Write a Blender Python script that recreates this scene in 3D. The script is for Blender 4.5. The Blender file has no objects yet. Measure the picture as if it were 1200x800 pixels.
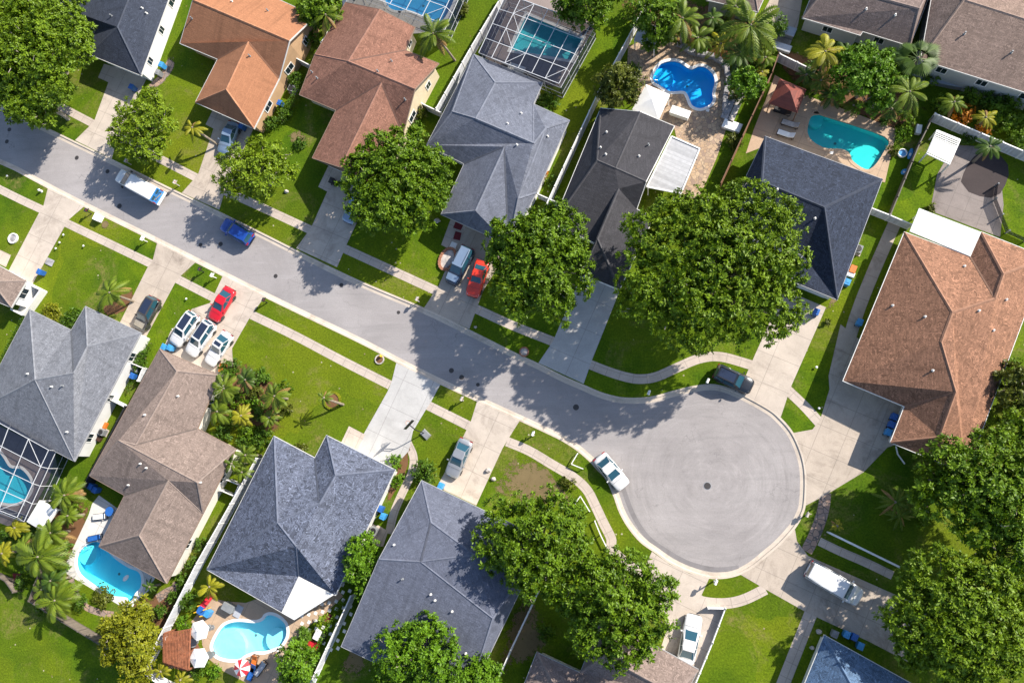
import bpy, bmesh, math, random
import numpy as np
from mathutils import Vector, Matrix
from mathutils.geometry import tessellate_polygon
from mathutils.bvhtree import BVHTree

random.seed(7)
C = bpy.context.scene.collection
H0 = 85.0                      # drone height in metres
FPX = 900.0                    # focal length for a 1200 px wide frame
# the drone looks almost straight down, tilted a little towards the north-west
_n = np.array([.17, .17, 1.0]); _n /= np.linalg.norm(_n)
_e1 = np.array([1, 0, 0]) - _n[0] * _n; _e1 /= np.linalg.norm(_e1)
_e2 = np.cross(_n, _e1)

def ray(px, py):
    d = np.array([px - 600.0, py - 400.0, FPX])
    return Vector((float(d @ _e1), float(-(d @ _e2)), float(-(d @ _n))))

def W(px, py, h=0.0):
    """the place in the neighbourhood (metres) surveyed at a spot of the photo, for a thing h metres up"""
    d = ray(px, py)
    t = (H0 - h) / -d.z
    return Vector((d.x * t, d.y * t, h))

def mpp(px, py, h=0.0):
    return ((W(px + 2, py, h) - W(px - 2, py, h)).length + (W(px, py + 2, h) - W(px, py - 2, h)).length) / 8

ROAD = math.radians(-24.6)     # the street's direction

# ------------------------------------------------------------------ mesh collector
class MB:
    def __init__(s):
        s.v = []; s.f = []; s.m = []; s.uv = []
    def face(s, pts, mi=0, uv=None):
        b = len(s.v); s.v.extend([tuple(p) for p in pts]); s.f.append(tuple(range(b, b + len(pts)))); s.m.append(mi)
        s.uv.append(uv)
    def mesh(s, vs, fs, mi=0):
        b = len(s.v); s.v.extend([tuple(p) for p in vs])
        for f in fs:
            s.f.append(tuple(b + i for i in f)); s.m.append(mi); s.uv.append(None)
    def box(s, c, size, rz=0.0, mi=0, taper=1.0):
        x, y, z = size[0] / 2, size[1] / 2, size[2] / 2
        ca, sa = math.cos(rz), math.sin(rz)
        vs = []
        for k, zz in ((1.0, -z), (taper, z)):
            for (a, b) in ((-x, -y), (x, -y), (x, y), (-x, y)):
                a *= k; b *= k
                vs.append((c[0] + a * ca - b * sa, c[1] + a * sa + b * ca, c[2] + zz))
        s.mesh(vs, [(3, 2, 1, 0), (4, 5, 6, 7), (0, 1, 5, 4), (1, 2, 6, 5), (2, 3, 7, 6), (3, 0, 4, 7)], mi)
    def beam(s, a, b, w, h=None, mi=0):
        a = Vector(a); b = Vector(b); h = h or w
        d = (b - a)
        if d.length < 1e-6: return
        d.normalize()
        up = Vector((0, 0, 1)) if abs(d.z) < .95 else Vector((1, 0, 0))
        x = d.cross(up).normalized() * (w / 2); y = x.normalized().cross(d).normalized() * (h / 2)
        vs = [p + q for p in (a, b) for q in (-x - y, x - y, x + y, -x + y)]
        s.mesh(vs, [(3, 2, 1, 0), (4, 5, 6, 7), (0, 1, 5, 4), (1, 2, 6, 5), (2, 3, 7, 6), (3, 0, 4, 7)], mi)
    def tube(s, pts, r, n=6, mi=0, r2=None, cap=True):
        pts = [Vector(p) for p in pts]; r2 = r if r2 is None else r2
        rings = []
        for i, p in enumerate(pts):
            d = (pts[min(i + 1, len(pts) - 1)] - pts[max(i - 1, 0)]).normalized()
            up = Vector((0, 0, 1)) if abs(d.z) < .9 else Vector((1, 0, 0))
            x = d.cross(up).normalized(); y = d.cross(x).normalized()
            rr = r + (r2 - r) * i / max(1, len(pts) - 1)
            rings.append([p + x * (rr * math.cos(2 * math.pi * k / n)) + y * (rr * math.sin(2 * math.pi * k / n)) for k in range(n)])
        vs = [q for R in rings for q in R]; fs = []
        for i in range(len(rings) - 1):
            for k in range(n):
                fs.append((i * n + k, i * n + (k + 1) % n, (i + 1) * n + (k + 1) % n, (i + 1) * n + k))
        if cap:
            fs.append(tuple(range(n))); fs.append(tuple((len(rings) - 1) * n + k for k in range(n)))
        s.mesh(vs, fs, mi)
    def lathe(s, c, prof, n=16, mi=0, ax=0.0, sx=1.0, sy=1.0):
        vs = []
        for (r, z) in prof:
            for k in range(n):
                a = 2 * math.pi * k / n + ax
                vs.append((c[0] + r * sx * math.cos(a), c[1] + r * sy * math.sin(a), c[2] + z))
        fs = []
        for i in range(len(prof) - 1):
            for k in range(n):
                fs.append((i * n + k, i * n + (k + 1) % n, (i + 1) * n + (k + 1) % n, (i + 1) * n + k))
        fs.append(tuple(range(n))[::-1]); fs.append(tuple((len(prof) - 1) * n + k for k in range(n)))
        s.mesh(vs, fs, mi)
    def prism(s, poly, z0, z1, mi=0):
        n = len(poly)
        vs = [(p[0], p[1], z0) for p in poly] + [(p[0], p[1], z1) for p in poly]
        s.mesh(vs, [tuple(range(n))[::-1], tuple(range(n, 2 * n))] + [(i, (i + 1) % n, n + (i + 1) % n, n + i) for i in range(n)], mi)
    def build(s, name, mats, parent=None, smooth=False, origin=None):
        me = bpy.data.meshes.new(name)
        o3 = Vector(origin) if origin is not None else (Vector(parent.location) if parent is not None and parent.get('_w') else Vector((0, 0, 0)))
        vs = [(v[0] - o3.x, v[1] - o3.y, v[2] - o3.z) for v in s.v]
        me.from_pydata(vs, [], s.f)
        if not isinstance(mats, (list, tuple)): mats = [mats]
        for m in mats: me.materials.append(m)
        if len(mats) > 1: me.polygons.foreach_set('material_index', s.m)
        if any(u is not None for u in s.uv):
            uvl = me.uv_layers.new(name='UVMap')
            for p, u in zip(me.polygons, s.uv):
                if u is None: continue
                for li, q in zip(p.loop_indices, u): uvl.data[li].uv = q
        if smooth: me.polygons.foreach_set('use_smooth', [True] * len(me.polygons))
        me.update()
        ob = bpy.data.objects.new(name, me); C.objects.link(ob)
        if origin is not None: ob.location = o3
        if parent is not None:
            ob.parent = parent
            if origin is not None: ob.location = (0, 0, 0)
        return ob

def tag(o, label, cat, group=None, kind=None):
    o['label'] = label; o['category'] = cat
    if group: o['group'] = group
    if kind: o['kind'] = kind
    return o

def thing(name, label, cat, loc, rz=0.0, group=None):
    """an empty at a thing's base; '_w' says its parts are given in world metres"""
    o = bpy.data.objects.new(name, None); C.objects.link(o); o.empty_display_size = .3
    o.location = loc; o.rotation_euler = (0, 0, rz)
    if rz == 0.0: o['_w'] = 1
    return tag(o, label, cat, group)

def local(name, label, cat, loc, rz=0.0, group=None):
    o = thing(name, label, cat, loc, rz, group)
    if '_w' in o: del o['_w']
    return o

def copy_tree(o, parent=None):
    c = o.copy(); C.objects.link(c)
    if parent is not None: c.parent = parent
    for ch in list(o.children): copy_tree(ch, c)
    return c

def flat(name, polys, z, mat, uvrot=ROAD, holes=(), uvs=1.0):
    """level sheet(s) of ground covering; polys in metres"""
    mb = MB(); ca, sa = math.cos(-uvrot), math.sin(-uvrot)
    for poly in polys:
        loops = [[Vector((p[0], p[1], 0)) for p in poly]] + [[Vector((p[0], p[1], 0)) for p in h] for h in holes]
        fl = [p for l in loops for p in l]
        for t in tessellate_polygon(loops):
            pts = [fl[i] for i in t]
            if (pts[1] - pts[0]).cross(pts[2] - pts[0]).z < 0: pts = pts[::-1]
            mb.face([(p.x, p.y, z) for p in pts], 0, [((p.x * ca - p.y * sa) * uvs, (p.x * sa + p.y * ca) * uvs) for p in pts])
    return mb.build(name, mat)

def poly(*px): return [W(x, y).xy for (x, y) in px]

def spline(pts, n=6, closed=False):
    P = [Vector(p) for p in pts]; out = []; N = len(P)
    for i in range(N if closed else N - 1):
        p1, p2 = P[i], P[(i + 1) % N]
        p0 = P[i - 1] if (closed or i > 0) else p1 * 2 - p2
        p3 = P[(i + 2) % N] if (closed or i + 2 < N) else p2 * 2 - p1
        for k in range(n):
            t = k / n
            out.append(.5 * ((2 * p1) + (p2 - p0) * t + (2 * p0 - 5 * p1 + 4 * p2 - p3) * t * t + (3 * p1 - p0 - 3 * p2 + p3) * t ** 3))
    if not closed: out.append(P[-1])
    return out

def offset(pts, d, closed=False):
    """offset a 2-D polyline to its left by d"""
    out = []; N = len(pts)
    for i in range(N):
        a = pts[i - 1] if (closed or i > 0) else None
        b = pts[i]; c = pts[(i + 1) % N] if (closed or i + 1 < N) else None
        ns = []
        for (p, q) in ((a, b), (b, c)):
            if p is None or q is None: continue
            e = Vector((q[0] - p[0], q[1] - p[1]))
            if e.length < 1e-6: continue
            e.normalize(); ns.append(Vector((-e.y, e.x)))
        if len(ns) == 2:
            m = ns[0] + ns[1]
            if m.length < .2: m = ns[0]
            else:
                m.normalize(); m = m / max(.35, m.dot(ns[0]))
        else: m = ns[0]
        out.append(Vector((b[0], b[1])) + m * d)
    return out

def area(p): return sum(p[i - 1][0] * p[i][1] - p[i][0] * p[i - 1][1] for i in range(len(p))) / 2

def strip(name, line, w, z, mat):
    L = offset(line, w / 2); R = offset(line, -w / 2); mb = MB(); s = 0
    for i in range(len(line) - 1):
        d = (Vector(line[i + 1]) - Vector(line[i])).length
        mb.face([(*R[i], z), (*R[i + 1], z), (*L[i + 1], z), (*L[i], z)], 0, [(s, 0), (s + d, 0), (s + d, w), (s, w)]); s += d
    return mb.build(name, mat)

# ------------------------------------------------------------------ materials
def nmat(name):
    m = bpy.data.materials.new(name); m.use_nodes = True
    nt = m.node_tree; b = nt.nodes['Principled BSDF']
    return m, nt, b
def nd(nt, typ, **kw):
    n = nt.nodes.new(typ)
    for k, v in kw.items():
        if k in n.inputs.keys() if isinstance(k, str) else False: n.inputs[k].default_value = v
        else: setattr(n, k, v)
    return n
def mixc(nt, fac, a, b, mode='MIX'):
    n = nt.nodes.new('ShaderNodeMix'); n.data_type = 'RGBA'; n.blend_type = mode
    for s, v in ((n.inputs[0], fac), (n.inputs[6], a), (n.inputs[7], b)):
        if hasattr(v, 'links'): nt.links.new(v, s)
        elif isinstance(v, (int, float)): s.default_value = v
        else: s.default_value = (*v, 1) if len(v) == 3 else v
    return n.outputs[2]
def math_(nt, op, a, b=None, clamp=False):
    n = nt.nodes.new('ShaderNodeMath'); n.operation = op; n.use_clamp = clamp
    for s, v in ((n.inputs[0], a), (n.inputs[1], b)):
        if v is None: continue
        if hasattr(v, 'links'): nt.links.new(v, s)
        else: s.default_value = v
    return n.outputs[0]
def ramp(nt, fac, lo, hi):
    n = nt.nodes.new('ShaderNodeMapRange'); n.inputs[1].default_value = lo; n.inputs[2].default_value = hi
    nt.links.new(fac, n.inputs[0]); return n.outputs[0]
def noise(nt, vec, scale, detail=4, rough=.6, dist=0.0):
    n = nt.nodes.new('ShaderNodeTexNoise'); n.inputs['Scale'].default_value = scale; n.inputs['Detail'].default_value = detail
    n.inputs['Roughness'].default_value = rough; n.inputs['Distortion'].default_value = dist
    nt.links.new(vec, n.inputs['Vector']); return n.outputs['Fac']
def pos(nt): return nt.nodes.new('ShaderNodeNewGeometry').outputs['Position']
def uvn(nt): return nt.nodes.new('ShaderNodeTexCoord').outputs['UV']
def objv(nt): return nt.nodes.new('ShaderNodeTexCoord').outputs['Object']
def bump(nt, b, h, dist=.02, s=.5):
    n = nt.nodes.new('ShaderNodeBump'); n.inputs['Distance'].default_value = dist; n.inputs['Strength'].default_value = s
    nt.links.new(h, n.inputs['Height']); nt.links.new(n.outputs[0], b.inputs['Normal'])
def plain(name, col, rough=.6, metal=0.0, spec=.5, var=.12, scale=3.0, coat=0.0):
    m, nt, b = nmat(name)
    f = noise(nt, objv(nt), scale, 3)
    c = mixc(nt, ramp(nt, f, .3, .7), [x * (1 - var) for x in col], [min(1, x * (1 + var)) for x in col])
    nt.links.new(c, b.inputs['Base Color'])
    b.inputs['Roughness'].default_value = rough; b.inputs['Metallic'].default_value = metal
    b.inputs['Specular IOR Level'].default_value = spec
    if coat: b.inputs['Coat Weight'].default_value = coat; b.inputs['Coat Roughness'].default_value = .05
    return m

def m_grass():
    m, nt, b = nmat('lawn_grass'); p = pos(nt)
    big = noise(nt, p, .045, 4, .6, .4); mid = noise(nt, p, .35, 5, .65, .5); fine = noise(nt, p, 5.0, 5, .75); fib = noise(nt, p, 1.6, 6, .8)
    c = mixc(nt, ramp(nt, mid, .3, .7), (.052, .108, .004), (.112, .178, .006))
    c = mixc(nt, math_(nt, 'MULTIPLY', ramp(nt, noise(nt, p, .11, 4, .65, 1.0), .48, .64), .6), c, (.032, .080, .004))
    c = mixc(nt, ramp(nt, big, .45, .66), c, (.120, .158, .008))
    dry = math_(nt, 'MULTIPLY', ramp(nt, noise(nt, p, .16, 5, .7, .8), .52, .68), ramp(nt, fib, .40, .58), True)
    # every yard is kept a little differently
    lot = nt.nodes.new('ShaderNodeTexVoronoi'); lot.inputs['Scale'].default_value = .055; wv = nt.nodes.new('ShaderNodeVectorMath'); wv.operation = 'ADD'; nt.links.new(p, wv.inputs[0])
    wn_ = nt.nodes.new('ShaderNodeTexNoise'); wn_.inputs['Scale'].default_value = .25; nt.links.new(p, wn_.inputs['Vector']); ws = nt.nodes.new('ShaderNodeVectorMath'); ws.operation = 'SCALE'; ws.inputs['Scale'].default_value = 5; nt.links.new(wn_.outputs['Color'], ws.inputs[0]); nt.links.new(ws.outputs[0], wv.inputs[1])
    nt.links.new(wv.outputs[0], lot.inputs['Vector']); ls = nt.nodes.new('ShaderNodeSeparateColor'); nt.links.new(lot.outputs['Color'], ls.inputs[0])
    c = mixc(nt, ls.outputs[0], mixc(nt, 1.0, c, (.78, .86, .8), 'MULTIPLY'), mixc(nt, 1.0, c, (1.22, 1.10, 1.0), 'MULTIPLY'))
    c = mixc(nt, math_(nt, 'MULTIPLY', dry, .85), c, (.19, .165, .055))
    c = mixc(nt, ramp(nt, fine, .32, .7), mixc(nt, 1.0, c, (.5, .52, .5), 'MULTIPLY'), mixc(nt, 1.0, c, (1.32, 1.3, 1.25), 'MULTIPLY'))
    # fallen leaves and clover heads
    vo = nt.nodes.new('ShaderNodeTexVoronoi'); vo.inputs['Scale'].default_value = 1.7; vo.inputs['Randomness'].default_value = 1; nt.links.new(p, vo.inputs['Vector'])
    so_ = nt.nodes.new('ShaderNodeSeparateColor'); nt.links.new(vo.outputs['Color'], so_.inputs[0])
    fl = math_(nt, 'MULTIPLY', math_(nt, 'LESS_THAN', vo.outputs['Distance'], .16), math_(nt, 'GREATER_THAN', math_(nt, 'ADD', so_.outputs[0], math_(nt, 'MULTIPLY', ramp(nt, noise(nt, p, .09, 3), .5, .68), .35)), .97))
    c = mixc(nt, math_(nt, 'MULTIPLY', fl, .8), c, mixc(nt, so_.outputs[1], (.16, .10, .04), (.46, .40, .30)))
    nt.links.new(c, b.inputs['Base Color']); b.inputs['Roughness'].default_value = .9; b.inputs['Specular IOR Level'].default_value = .1
    bump(nt, b, fine, .06, .8)
    return m
def m_concrete(name, col, joint=0.0, stain=.5, rough=.85):
    m, nt, b = nmat(name); p = pos(nt)
    a = noise(nt, p, .5, 6, .7, .6); f = noise(nt, p, 9, 4, .7); st = noise(nt, p, .23, 6, .75, 1.2)
    c = mixc(nt, ramp(nt, a, .3, .7), [x * .86 for x in col], [x * 1.1 for x in col])
    c = mixc(nt, math_(nt, 'MULTIPLY', ramp(nt, st, .52, .75), stain), c, [col[0] * .45, col[1] * .43, col[2] * .42])
    c = mixc(nt, ramp(nt, f, .25, .75), mixc(nt, 1.0, c, (.86, .86, .86), 'MULTIPLY'), mixc(nt, 1.0, c, (1.08, 1.08, 1.08), 'MULTIPLY'))
    if joint:
        s = nt.nodes.new('ShaderNodeSeparateXYZ'); nt.links.new(uvn(nt), s.inputs[0])
        j = None
        for k in (0, 1):
            fr = math_(nt, 'FRACT', math_(nt, 'DIVIDE', s.outputs[k], joint))
            l = math_(nt, 'LESS_THAN', math_(nt, 'ABSOLUTE', math_(nt, 'SUBTRACT', fr, .5)), .035 / joint)
            j = l if j is None else math_(nt, 'MAXIMUM', j, l)
        c = mixc(nt, math_(nt, 'MULTIPLY', j, .35), c, (.10, .09, .08))
    nt.links.new(c, b.inputs['Base Color']); b.inputs['Roughness'].default_value = rough; b.inputs['Specular IOR Level'].default_value = .25
    bump(nt, b, f, .01, .4)
    return m
def m_asphalt():
    m, nt, b = nmat('worn_asphalt'); p = pos(nt)
    mp = nt.nodes.new('ShaderNodeMapping'); mp.inputs['Rotation'].default_value = (0, 0, -ROAD); mp.inputs['Scale'].default_value = (.10, 1.1, 1)
    nt.links.new(p, mp.inputs[0])
    streak = noise(nt, mp.outputs[0], 1.0, 6, .7, .5); a = noise(nt, p, .12, 6, .65, .6); f = noise(nt, p, 7, 4, .8); g = noise(nt, p, 1.3, 5, .7, .3)
    c = mixc(nt, ramp(nt, a, .3, .7), (.238, .220, .218), (.318, .296, .293))
    c = mixc(nt, math_(nt, 'MULTIPLY', ramp(nt, streak, .5, .75), .45), c, (.19, .18, .18))
    c = mixc(nt, math_(nt, 'MULTIPLY', ramp(nt, streak, .45, .25), .35), c, (.40, .375, .378))
    c = mixc(nt, math_(nt, 'MULTIPLY', ramp(nt, g, .58, .78), .35), c, (.15, .14, .14))
    c = mixc(nt, ramp(nt, f, .25, .75), mixc(nt, 1.0, c, (.84, .84, .84), 'MULTIPLY'), mixc(nt, 1.0, c, (1.12, 1.12, 1.12), 'MULTIPLY'))
    # tyre scrub in rings round the turning circle
    cv = nt.nodes.new('ShaderNodeVectorMath'); cv.operation = 'SUBTRACT'; nt.links.new(p, cv.inputs[0]); cv.inputs[1].default_value = (7.3, -.8, 0)
    ln = nt.nodes.new('ShaderNodeVectorMath'); ln.operation = 'LENGTH'; nt.links.new(cv.outputs[0], ln.inputs[0]); rad = ln.outputs['Value']
    cx = nt.nodes.new('ShaderNodeCombineXYZ'); nt.links.new(math_(nt, 'MULTIPLY', rad, 1.3), cx.inputs[0])
    nrm = nt.nodes.new('ShaderNodeVectorMath'); nrm.operation = 'NORMALIZE'; nt.links.new(cv.outputs[0], nrm.inputs[0]); sxy = nt.nodes.new('ShaderNodeSeparateXYZ'); nt.links.new(nrm.outputs[0], sxy.inputs[0])
    nt.links.new(math_(nt, 'MULTIPLY', sxy.outputs[0], 1.2), cx.inputs[1]); nt.links.new(math_(nt, 'MULTIPLY', sxy.outputs[1], 1.2), cx.inputs[2])
    rg = noise(nt, cx.outputs[0], 1.3, 5, .75, .5); ins = math_(nt, 'LESS_THAN', rad, 9.2)
    c = mixc(nt, math_(nt, 'MULTIPLY', math_(nt, 'MULTIPLY', ramp(nt, rg, .52, .74), ins), .5), c, (.17, .158, .156))
    c = mixc(nt, math_(nt, 'MULTIPLY', math_(nt, 'MULTIPLY', ramp(nt, rg, .45, .28), ins), .4), c, (.40, .372, .366))
    # fine cracks
    v = nt.nodes.new('ShaderNodeTexVoronoi'); v.feature = 'DISTANCE_TO_EDGE'; v.inputs['Scale'].default_value = .13
    w = nt.nodes.new('ShaderNodeVectorMath'); w.operation = 'ADD'; nt.links.new(p, w.inputs[0])
    nv = nt.nodes.new('ShaderNodeTexNoise'); nv.inputs['Scale'].default_value = .5; nv.inputs['Detail'].default_value = 5; nt.links.new(p, nv.inputs['Vector'])
    ms = nt.nodes.new('ShaderNodeVectorMath'); ms.operation = 'SCALE'; ms.inputs['Scale'].default_value = 5; nt.links.new(nv.outputs['Color'], ms.inputs[0])
    nt.links.new(ms.outputs[0], w.inputs[1]); nt.links.new(w.outputs[0], v.inputs['Vector'])
    cr = math_(nt, 'MULTIPLY', math_(nt, 'LESS_THAN', v.outputs['Distance'], .005), ramp(nt, noise(nt, p, .2, 3), .45, .6))
    c = mixc(nt, math_(nt, 'MULTIPLY', cr, .4), c, (.13, .12, .12))
    nt.links.new(c, b.inputs['Base Color']); b.inputs['Roughness'].default_value = .85; b.inputs['Specular IOR Level'].default_value = .3
    bump(nt, b, f, .012, .5)
    return m
def m_shingle(name, col, var=.28, swirl=1.0, seed=0.0):
    """asphalt shingles: staggered tabs of mixed tone, weather streaks down the slope"""
    m, nt, b = nmat(name); u = uvn(nt)
    mp = nt.nodes.new('ShaderNodeMapping'); mp.inputs['Location'].default_value = (seed, seed * .7, 0); nt.links.new(u, mp.inputs[0]); u = mp.outputs[0]
    br = nt.nodes.new('ShaderNodeTexBrick'); nt.links.new(u, br.inputs['Vector'])
    br.inputs['Scale'].default_value = 1.0; br.inputs['Brick Width'].default_value = .62; br.inputs['Row Height'].default_value = .24
    br.inputs['Mortar Size'].default_value = .022; br.inputs['Color1'].default_value = (0, 0, 0, 1); br.inputs['Color2'].default_value = (1, 1, 1, 1); br.inputs['Mortar'].default_value = (.12, .12, .12, 1)
    sp = nt.nodes.new('ShaderNodeSeparateColor'); nt.links.new(br.outputs[0], sp.inputs[0])
    sw = noise(nt, u, 1.35, 1.5, .5, 1.6); fine = noise(nt, u, 8, 4, .75, .6); pat = noise(nt, u, .25, 5, .65, .5)
    ms = nt.nodes.new('ShaderNodeMapping'); ms.inputs['Scale'].default_value = (1.1, .1, 1); nt.links.new(u, ms.inputs[0])
    stk = noise(nt, ms.outputs[0], 1.0, 5, .7, .3)
    lo = [x * (1 - var) for x in col]; hi = [x * (1 + var) for x in col]
    c = mixc(nt, sp.outputs[0], [x * (1 - var * .6) for x in col], [x * (1 + var * .6) for x in col])
    for lv, wd, k_, tone in ((.5, .028, .8, 1 + var * 2.1), (.60, .03, .6, 1 + var * 1.5), (.43, .035, .7, 1 - var * 1.1), (.55, .03, .45, 1 - var * .9)):
        ln_ = ramp(nt, math_(nt, 'ABSOLUTE', math_(nt, 'SUBTRACT', sw, lv)), wd, wd * .25)
        c = mixc(nt, math_(nt, 'MULTIPLY', ln_, k_ * min(1, swirl)), c, [max(.004, x * tone) for x in col])
    c = mixc(nt, ramp(nt, fine, .25, .75), mixc(nt, 1.0, c, (.74, .74, .74), 'MULTIPLY'), mixc(nt, 1.0, c, (1.24, 1.24, 1.24), 'MULTIPLY'))
    c = mixc(nt, math_(nt, 'MULTIPLY', ramp(nt, stk, .50, .74), .6), c, [x * .5 for x in col])
    c = mixc(nt, math_(nt, 'MULTIPLY', ramp(nt, pat, .5, .75), .3), c, [x * 1.25 for x in col])
    nt.links.new(c, b.inputs['Base Color']); b.inputs['Roughness'].default_value = .9; b.inputs['Specular IOR Level'].default_value = .2
    bump(nt, b, math_(nt, 'ADD', sp.outputs[0], fine), .02, .5)
    return m
def m_leaf(name, a, b_, trans=.13, sat=1.0):
    m, nt, b = nmat(name)
    oi = nt.nodes.new('ShaderNodeNewGeometry'); r = oi.outputs['Random Per Island']
    cl = noise(nt, oi.outputs['Position'], .55, 3, .6)
    c = mixc(nt, r, a, b_)
    c = mixc(nt, math_(nt, 'MULTIPLY', ramp(nt, cl, .35, .7), .55), c, [min(1, x * 1.35) for x in b_])
    nt.links.new(c, b.inputs['Base Color']); b.inputs['Roughness'].default_value = .5; b.inputs['Specular IOR Level'].default_value = .22
    t = nt.nodes.new('ShaderNodeBsdfTranslucent'); mx = nt.nodes.new('ShaderNodeMixShader')
    nt.links.new(mixc(nt, 1.0, c, (1.5, 1.5, .7), 'MULTIPLY'), t.inputs[0]); mx.inputs[0].default_value = trans
    nt.links.new(b.outputs[0], mx.inputs[1]); nt.links.new(t.outputs[0], mx.inputs[2])
    nt.links.new(mx.outputs[0], nt.nodes['Material Output'].inputs[0])
    return m
def m_water(name, tint):
    m, nt, b = nmat(name)
    tr = nt.nodes.new('ShaderNodeBsdfTransparent'); tr.inputs[0].default_value = (*tint, 1)
    gl = nt.nodes.new('ShaderNodeBsdfGlossy'); gl.inputs['Roughness'].default_value = .04
    fr = nt.nodes.new('ShaderNodeFresnel'); fr.inputs[0].default_value = 1.33
    bp = nt.nodes.new('ShaderNodeBump'); bp.inputs['Strength'].default_value = .3; bp.inputs['Distance'].default_value = .05
    nt.links.new(noise(nt, pos(nt), 2.2, 3, .5, .6), bp.inputs['Height']); nt.links.new(bp.outputs[0], fr.inputs[1]); nt.links.new(bp.outputs[0], gl.inputs['Normal'])
    mx = nt.nodes.new('ShaderNodeMixShader'); bf = nt.nodes.new('ShaderNodeNewGeometry').outputs['Backfacing']
    nt.links.new(math_(nt, 'MULTIPLY', fr.outputs[0], math_(nt, 'SUBTRACT', 1.0, bf)), mx.inputs[0]); nt.links.new(tr.outputs[0], mx.inputs[1]); nt.links.new(gl.outputs[0], mx.inputs[2])
    nt.links.new(mx.outputs[0], nt.nodes['Material Output'].inputs[0])
    return m
def m_plaster(name, a, b_):
    m, nt, b = nmat(name); p = pos(nt)
    v = nt.nodes.new('ShaderNodeTexVoronoi'); v.feature = 'SMOOTH_F1'; v.inputs['Scale'].default_value = 1.1; nt.links.new(p, v.inputs['Vector'])
    f = noise(nt, p, .35, 4, .6, .5)
    c = mixc(nt, ramp(nt, f, .3, .7), a, b_)
    nt.links.new(c, b.inputs['Base Color']); b.inputs['Roughness'].default_value = .7
    return m
def m_screen(name, op, col):
    m, nt, b = nmat(name); b.inputs['Base Color'].default_value = (*col, 1); b.inputs['Roughness'].default_value = .8; b.inputs['Specular IOR Level'].default_value = .1
    tr = nt.nodes.new('ShaderNodeBsdfTransparent'); mx = nt.nodes.new('ShaderNodeMixShader')
    mx.inputs[0].default_value = op; nt.links.new(tr.outputs[0], mx.inputs[1]); nt.links.new(b.outputs[0], mx.inputs[2])
    nt.links.new(mx.outputs[0], nt.nodes['Material Output'].inputs[0])
    return m
def m_paving(name, cols, scale=1.0, grout=(.12, .10, .09)):
    m, nt, b = nmat(name); p = pos(nt)
    v = nt.nodes.new('ShaderNodeTexVoronoi'); v.inputs['Scale'].default_value = scale; nt.links.new(p, v.inputs['Vector'])
    e = nt.nodes.new('ShaderNodeTexVoronoi'); e.feature = 'DISTANCE_TO_EDGE'; e.inputs['Scale'].default_value = scale; nt.links.new(p, e.inputs['Vector'])
    s = nt.nodes.new('ShaderNodeSeparateColor'); nt.links.new(v.outputs['Color'], s.inputs[0])
    c = mixc(nt, s.outputs[0], cols[0], cols[1]); c = mixc(nt, ramp(nt, s.outputs[1], .55, .95), c, cols[2])
    c = mixc(nt, math_(nt, 'LESS_THAN', e.outputs['Distance'], .05), c, grout)
    f = noise(nt, p, 6, 4, .7); c = mixc(nt, ramp(nt, f, .3, .7), mixc(nt, 1.0, c, (.8, .8, .8), 'MULTIPLY'), c)
    nt.links.new(c, b.inputs['Base Color']); b.inputs['Roughness'].default_value = .85
    bump(nt, b, e.outputs['Distance'], .02, .3)
    return m
def m_glass(name, col=(.012, .022, .03)):
    m, nt, b = nmat(name); b.inputs['Base Color'].default_value = (*col, 1); b.inputs['Roughness'].default_value = .06; b.inputs['Specular IOR Level'].default_value = .8
    return m
def m_rowed(name, col, step=.2, dark=.6, rot=0.0, rough=.6, metal=0.0):
    """boards, slats or ribs: darker joint lines at a regular step"""
    m, nt, b = nmat(name); u = uvn(nt)
    s = nt.nodes.new('ShaderNodeSeparateXYZ'); nt.links.new(u, s.inputs[0])
    q = math_(nt, 'DIVIDE', s.outputs[1], step)
    l = math_(nt, 'LESS_THAN', math_(nt, 'FRACT', q), .16)
    wn = nt.nodes.new('ShaderNodeTexWhiteNoise'); wn.noise_dimensions = '1D'; nt.links.new(math_(nt, 'FLOOR', q), wn.inputs['W'])
    c = mixc(nt, wn.outputs[0], [x * .82 for x in col], [min(1, x * 1.12) for x in col])
    f = noise(nt, objv(nt), 2.5, 5, .7); c = mixc(nt, ramp(nt, f, .35, .75), c, mixc(nt, 1.0, c, (.7, .7, .7), 'MULTIPLY'))
    c = mixc(nt, l, c, [x * dark for x in col])
    nt.links.new(c, b.inputs['Base Color']); b.inputs['Roughness'].default_value = rough; b.inputs['Metallic'].default_value = metal
    return m

M = {}
M['grass'] = m_grass()
M['drive'] = m_concrete('driveway_concrete', (.47, .405, .345), 3.1, .7)
M['yard'] = m_concrete('weathered_grey_paving', (.235, .20, .185), 1.6, .8)
M['darkpad'] = m_concrete('dark_brown_gravel', (.052, .040, .040), 0, .6)
M['drive_pale'] = m_concrete('pale_driveway_concrete', (.42, .41, .40), 3.4, .25)
M['drive_old'] = m_concrete('old_driveway_concrete', (.42, .355, .295), 2.7, .9)
M['walk'] = m_concrete('sidewalk_concrete', (.46, .39, .335), 1.5, .45)
M['kerb'] = m_concrete('kerb_concrete', (.52, .445, .37), 3.0, .7)
M['asphalt'] = m_asphalt()
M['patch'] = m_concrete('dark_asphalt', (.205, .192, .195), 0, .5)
M['deck_tan'] = m_concrete('tan_pool_deck', (.43, .31, .215), 3.0, .25)
M['deck_white'] = m_concrete('white_pool_deck', (.56, .54, .52), 2.6, .2)
M['deck_grey'] = m_concrete('grey_brown_pool_deck', (.25, .205, .19), 1.8, .35)
M['flag'] = m_paving('flagstone', ((.42, .28, .17), (.50, .37, .25), (.30, .21, .16)), 2.5, (.24, .18, .13))
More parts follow.
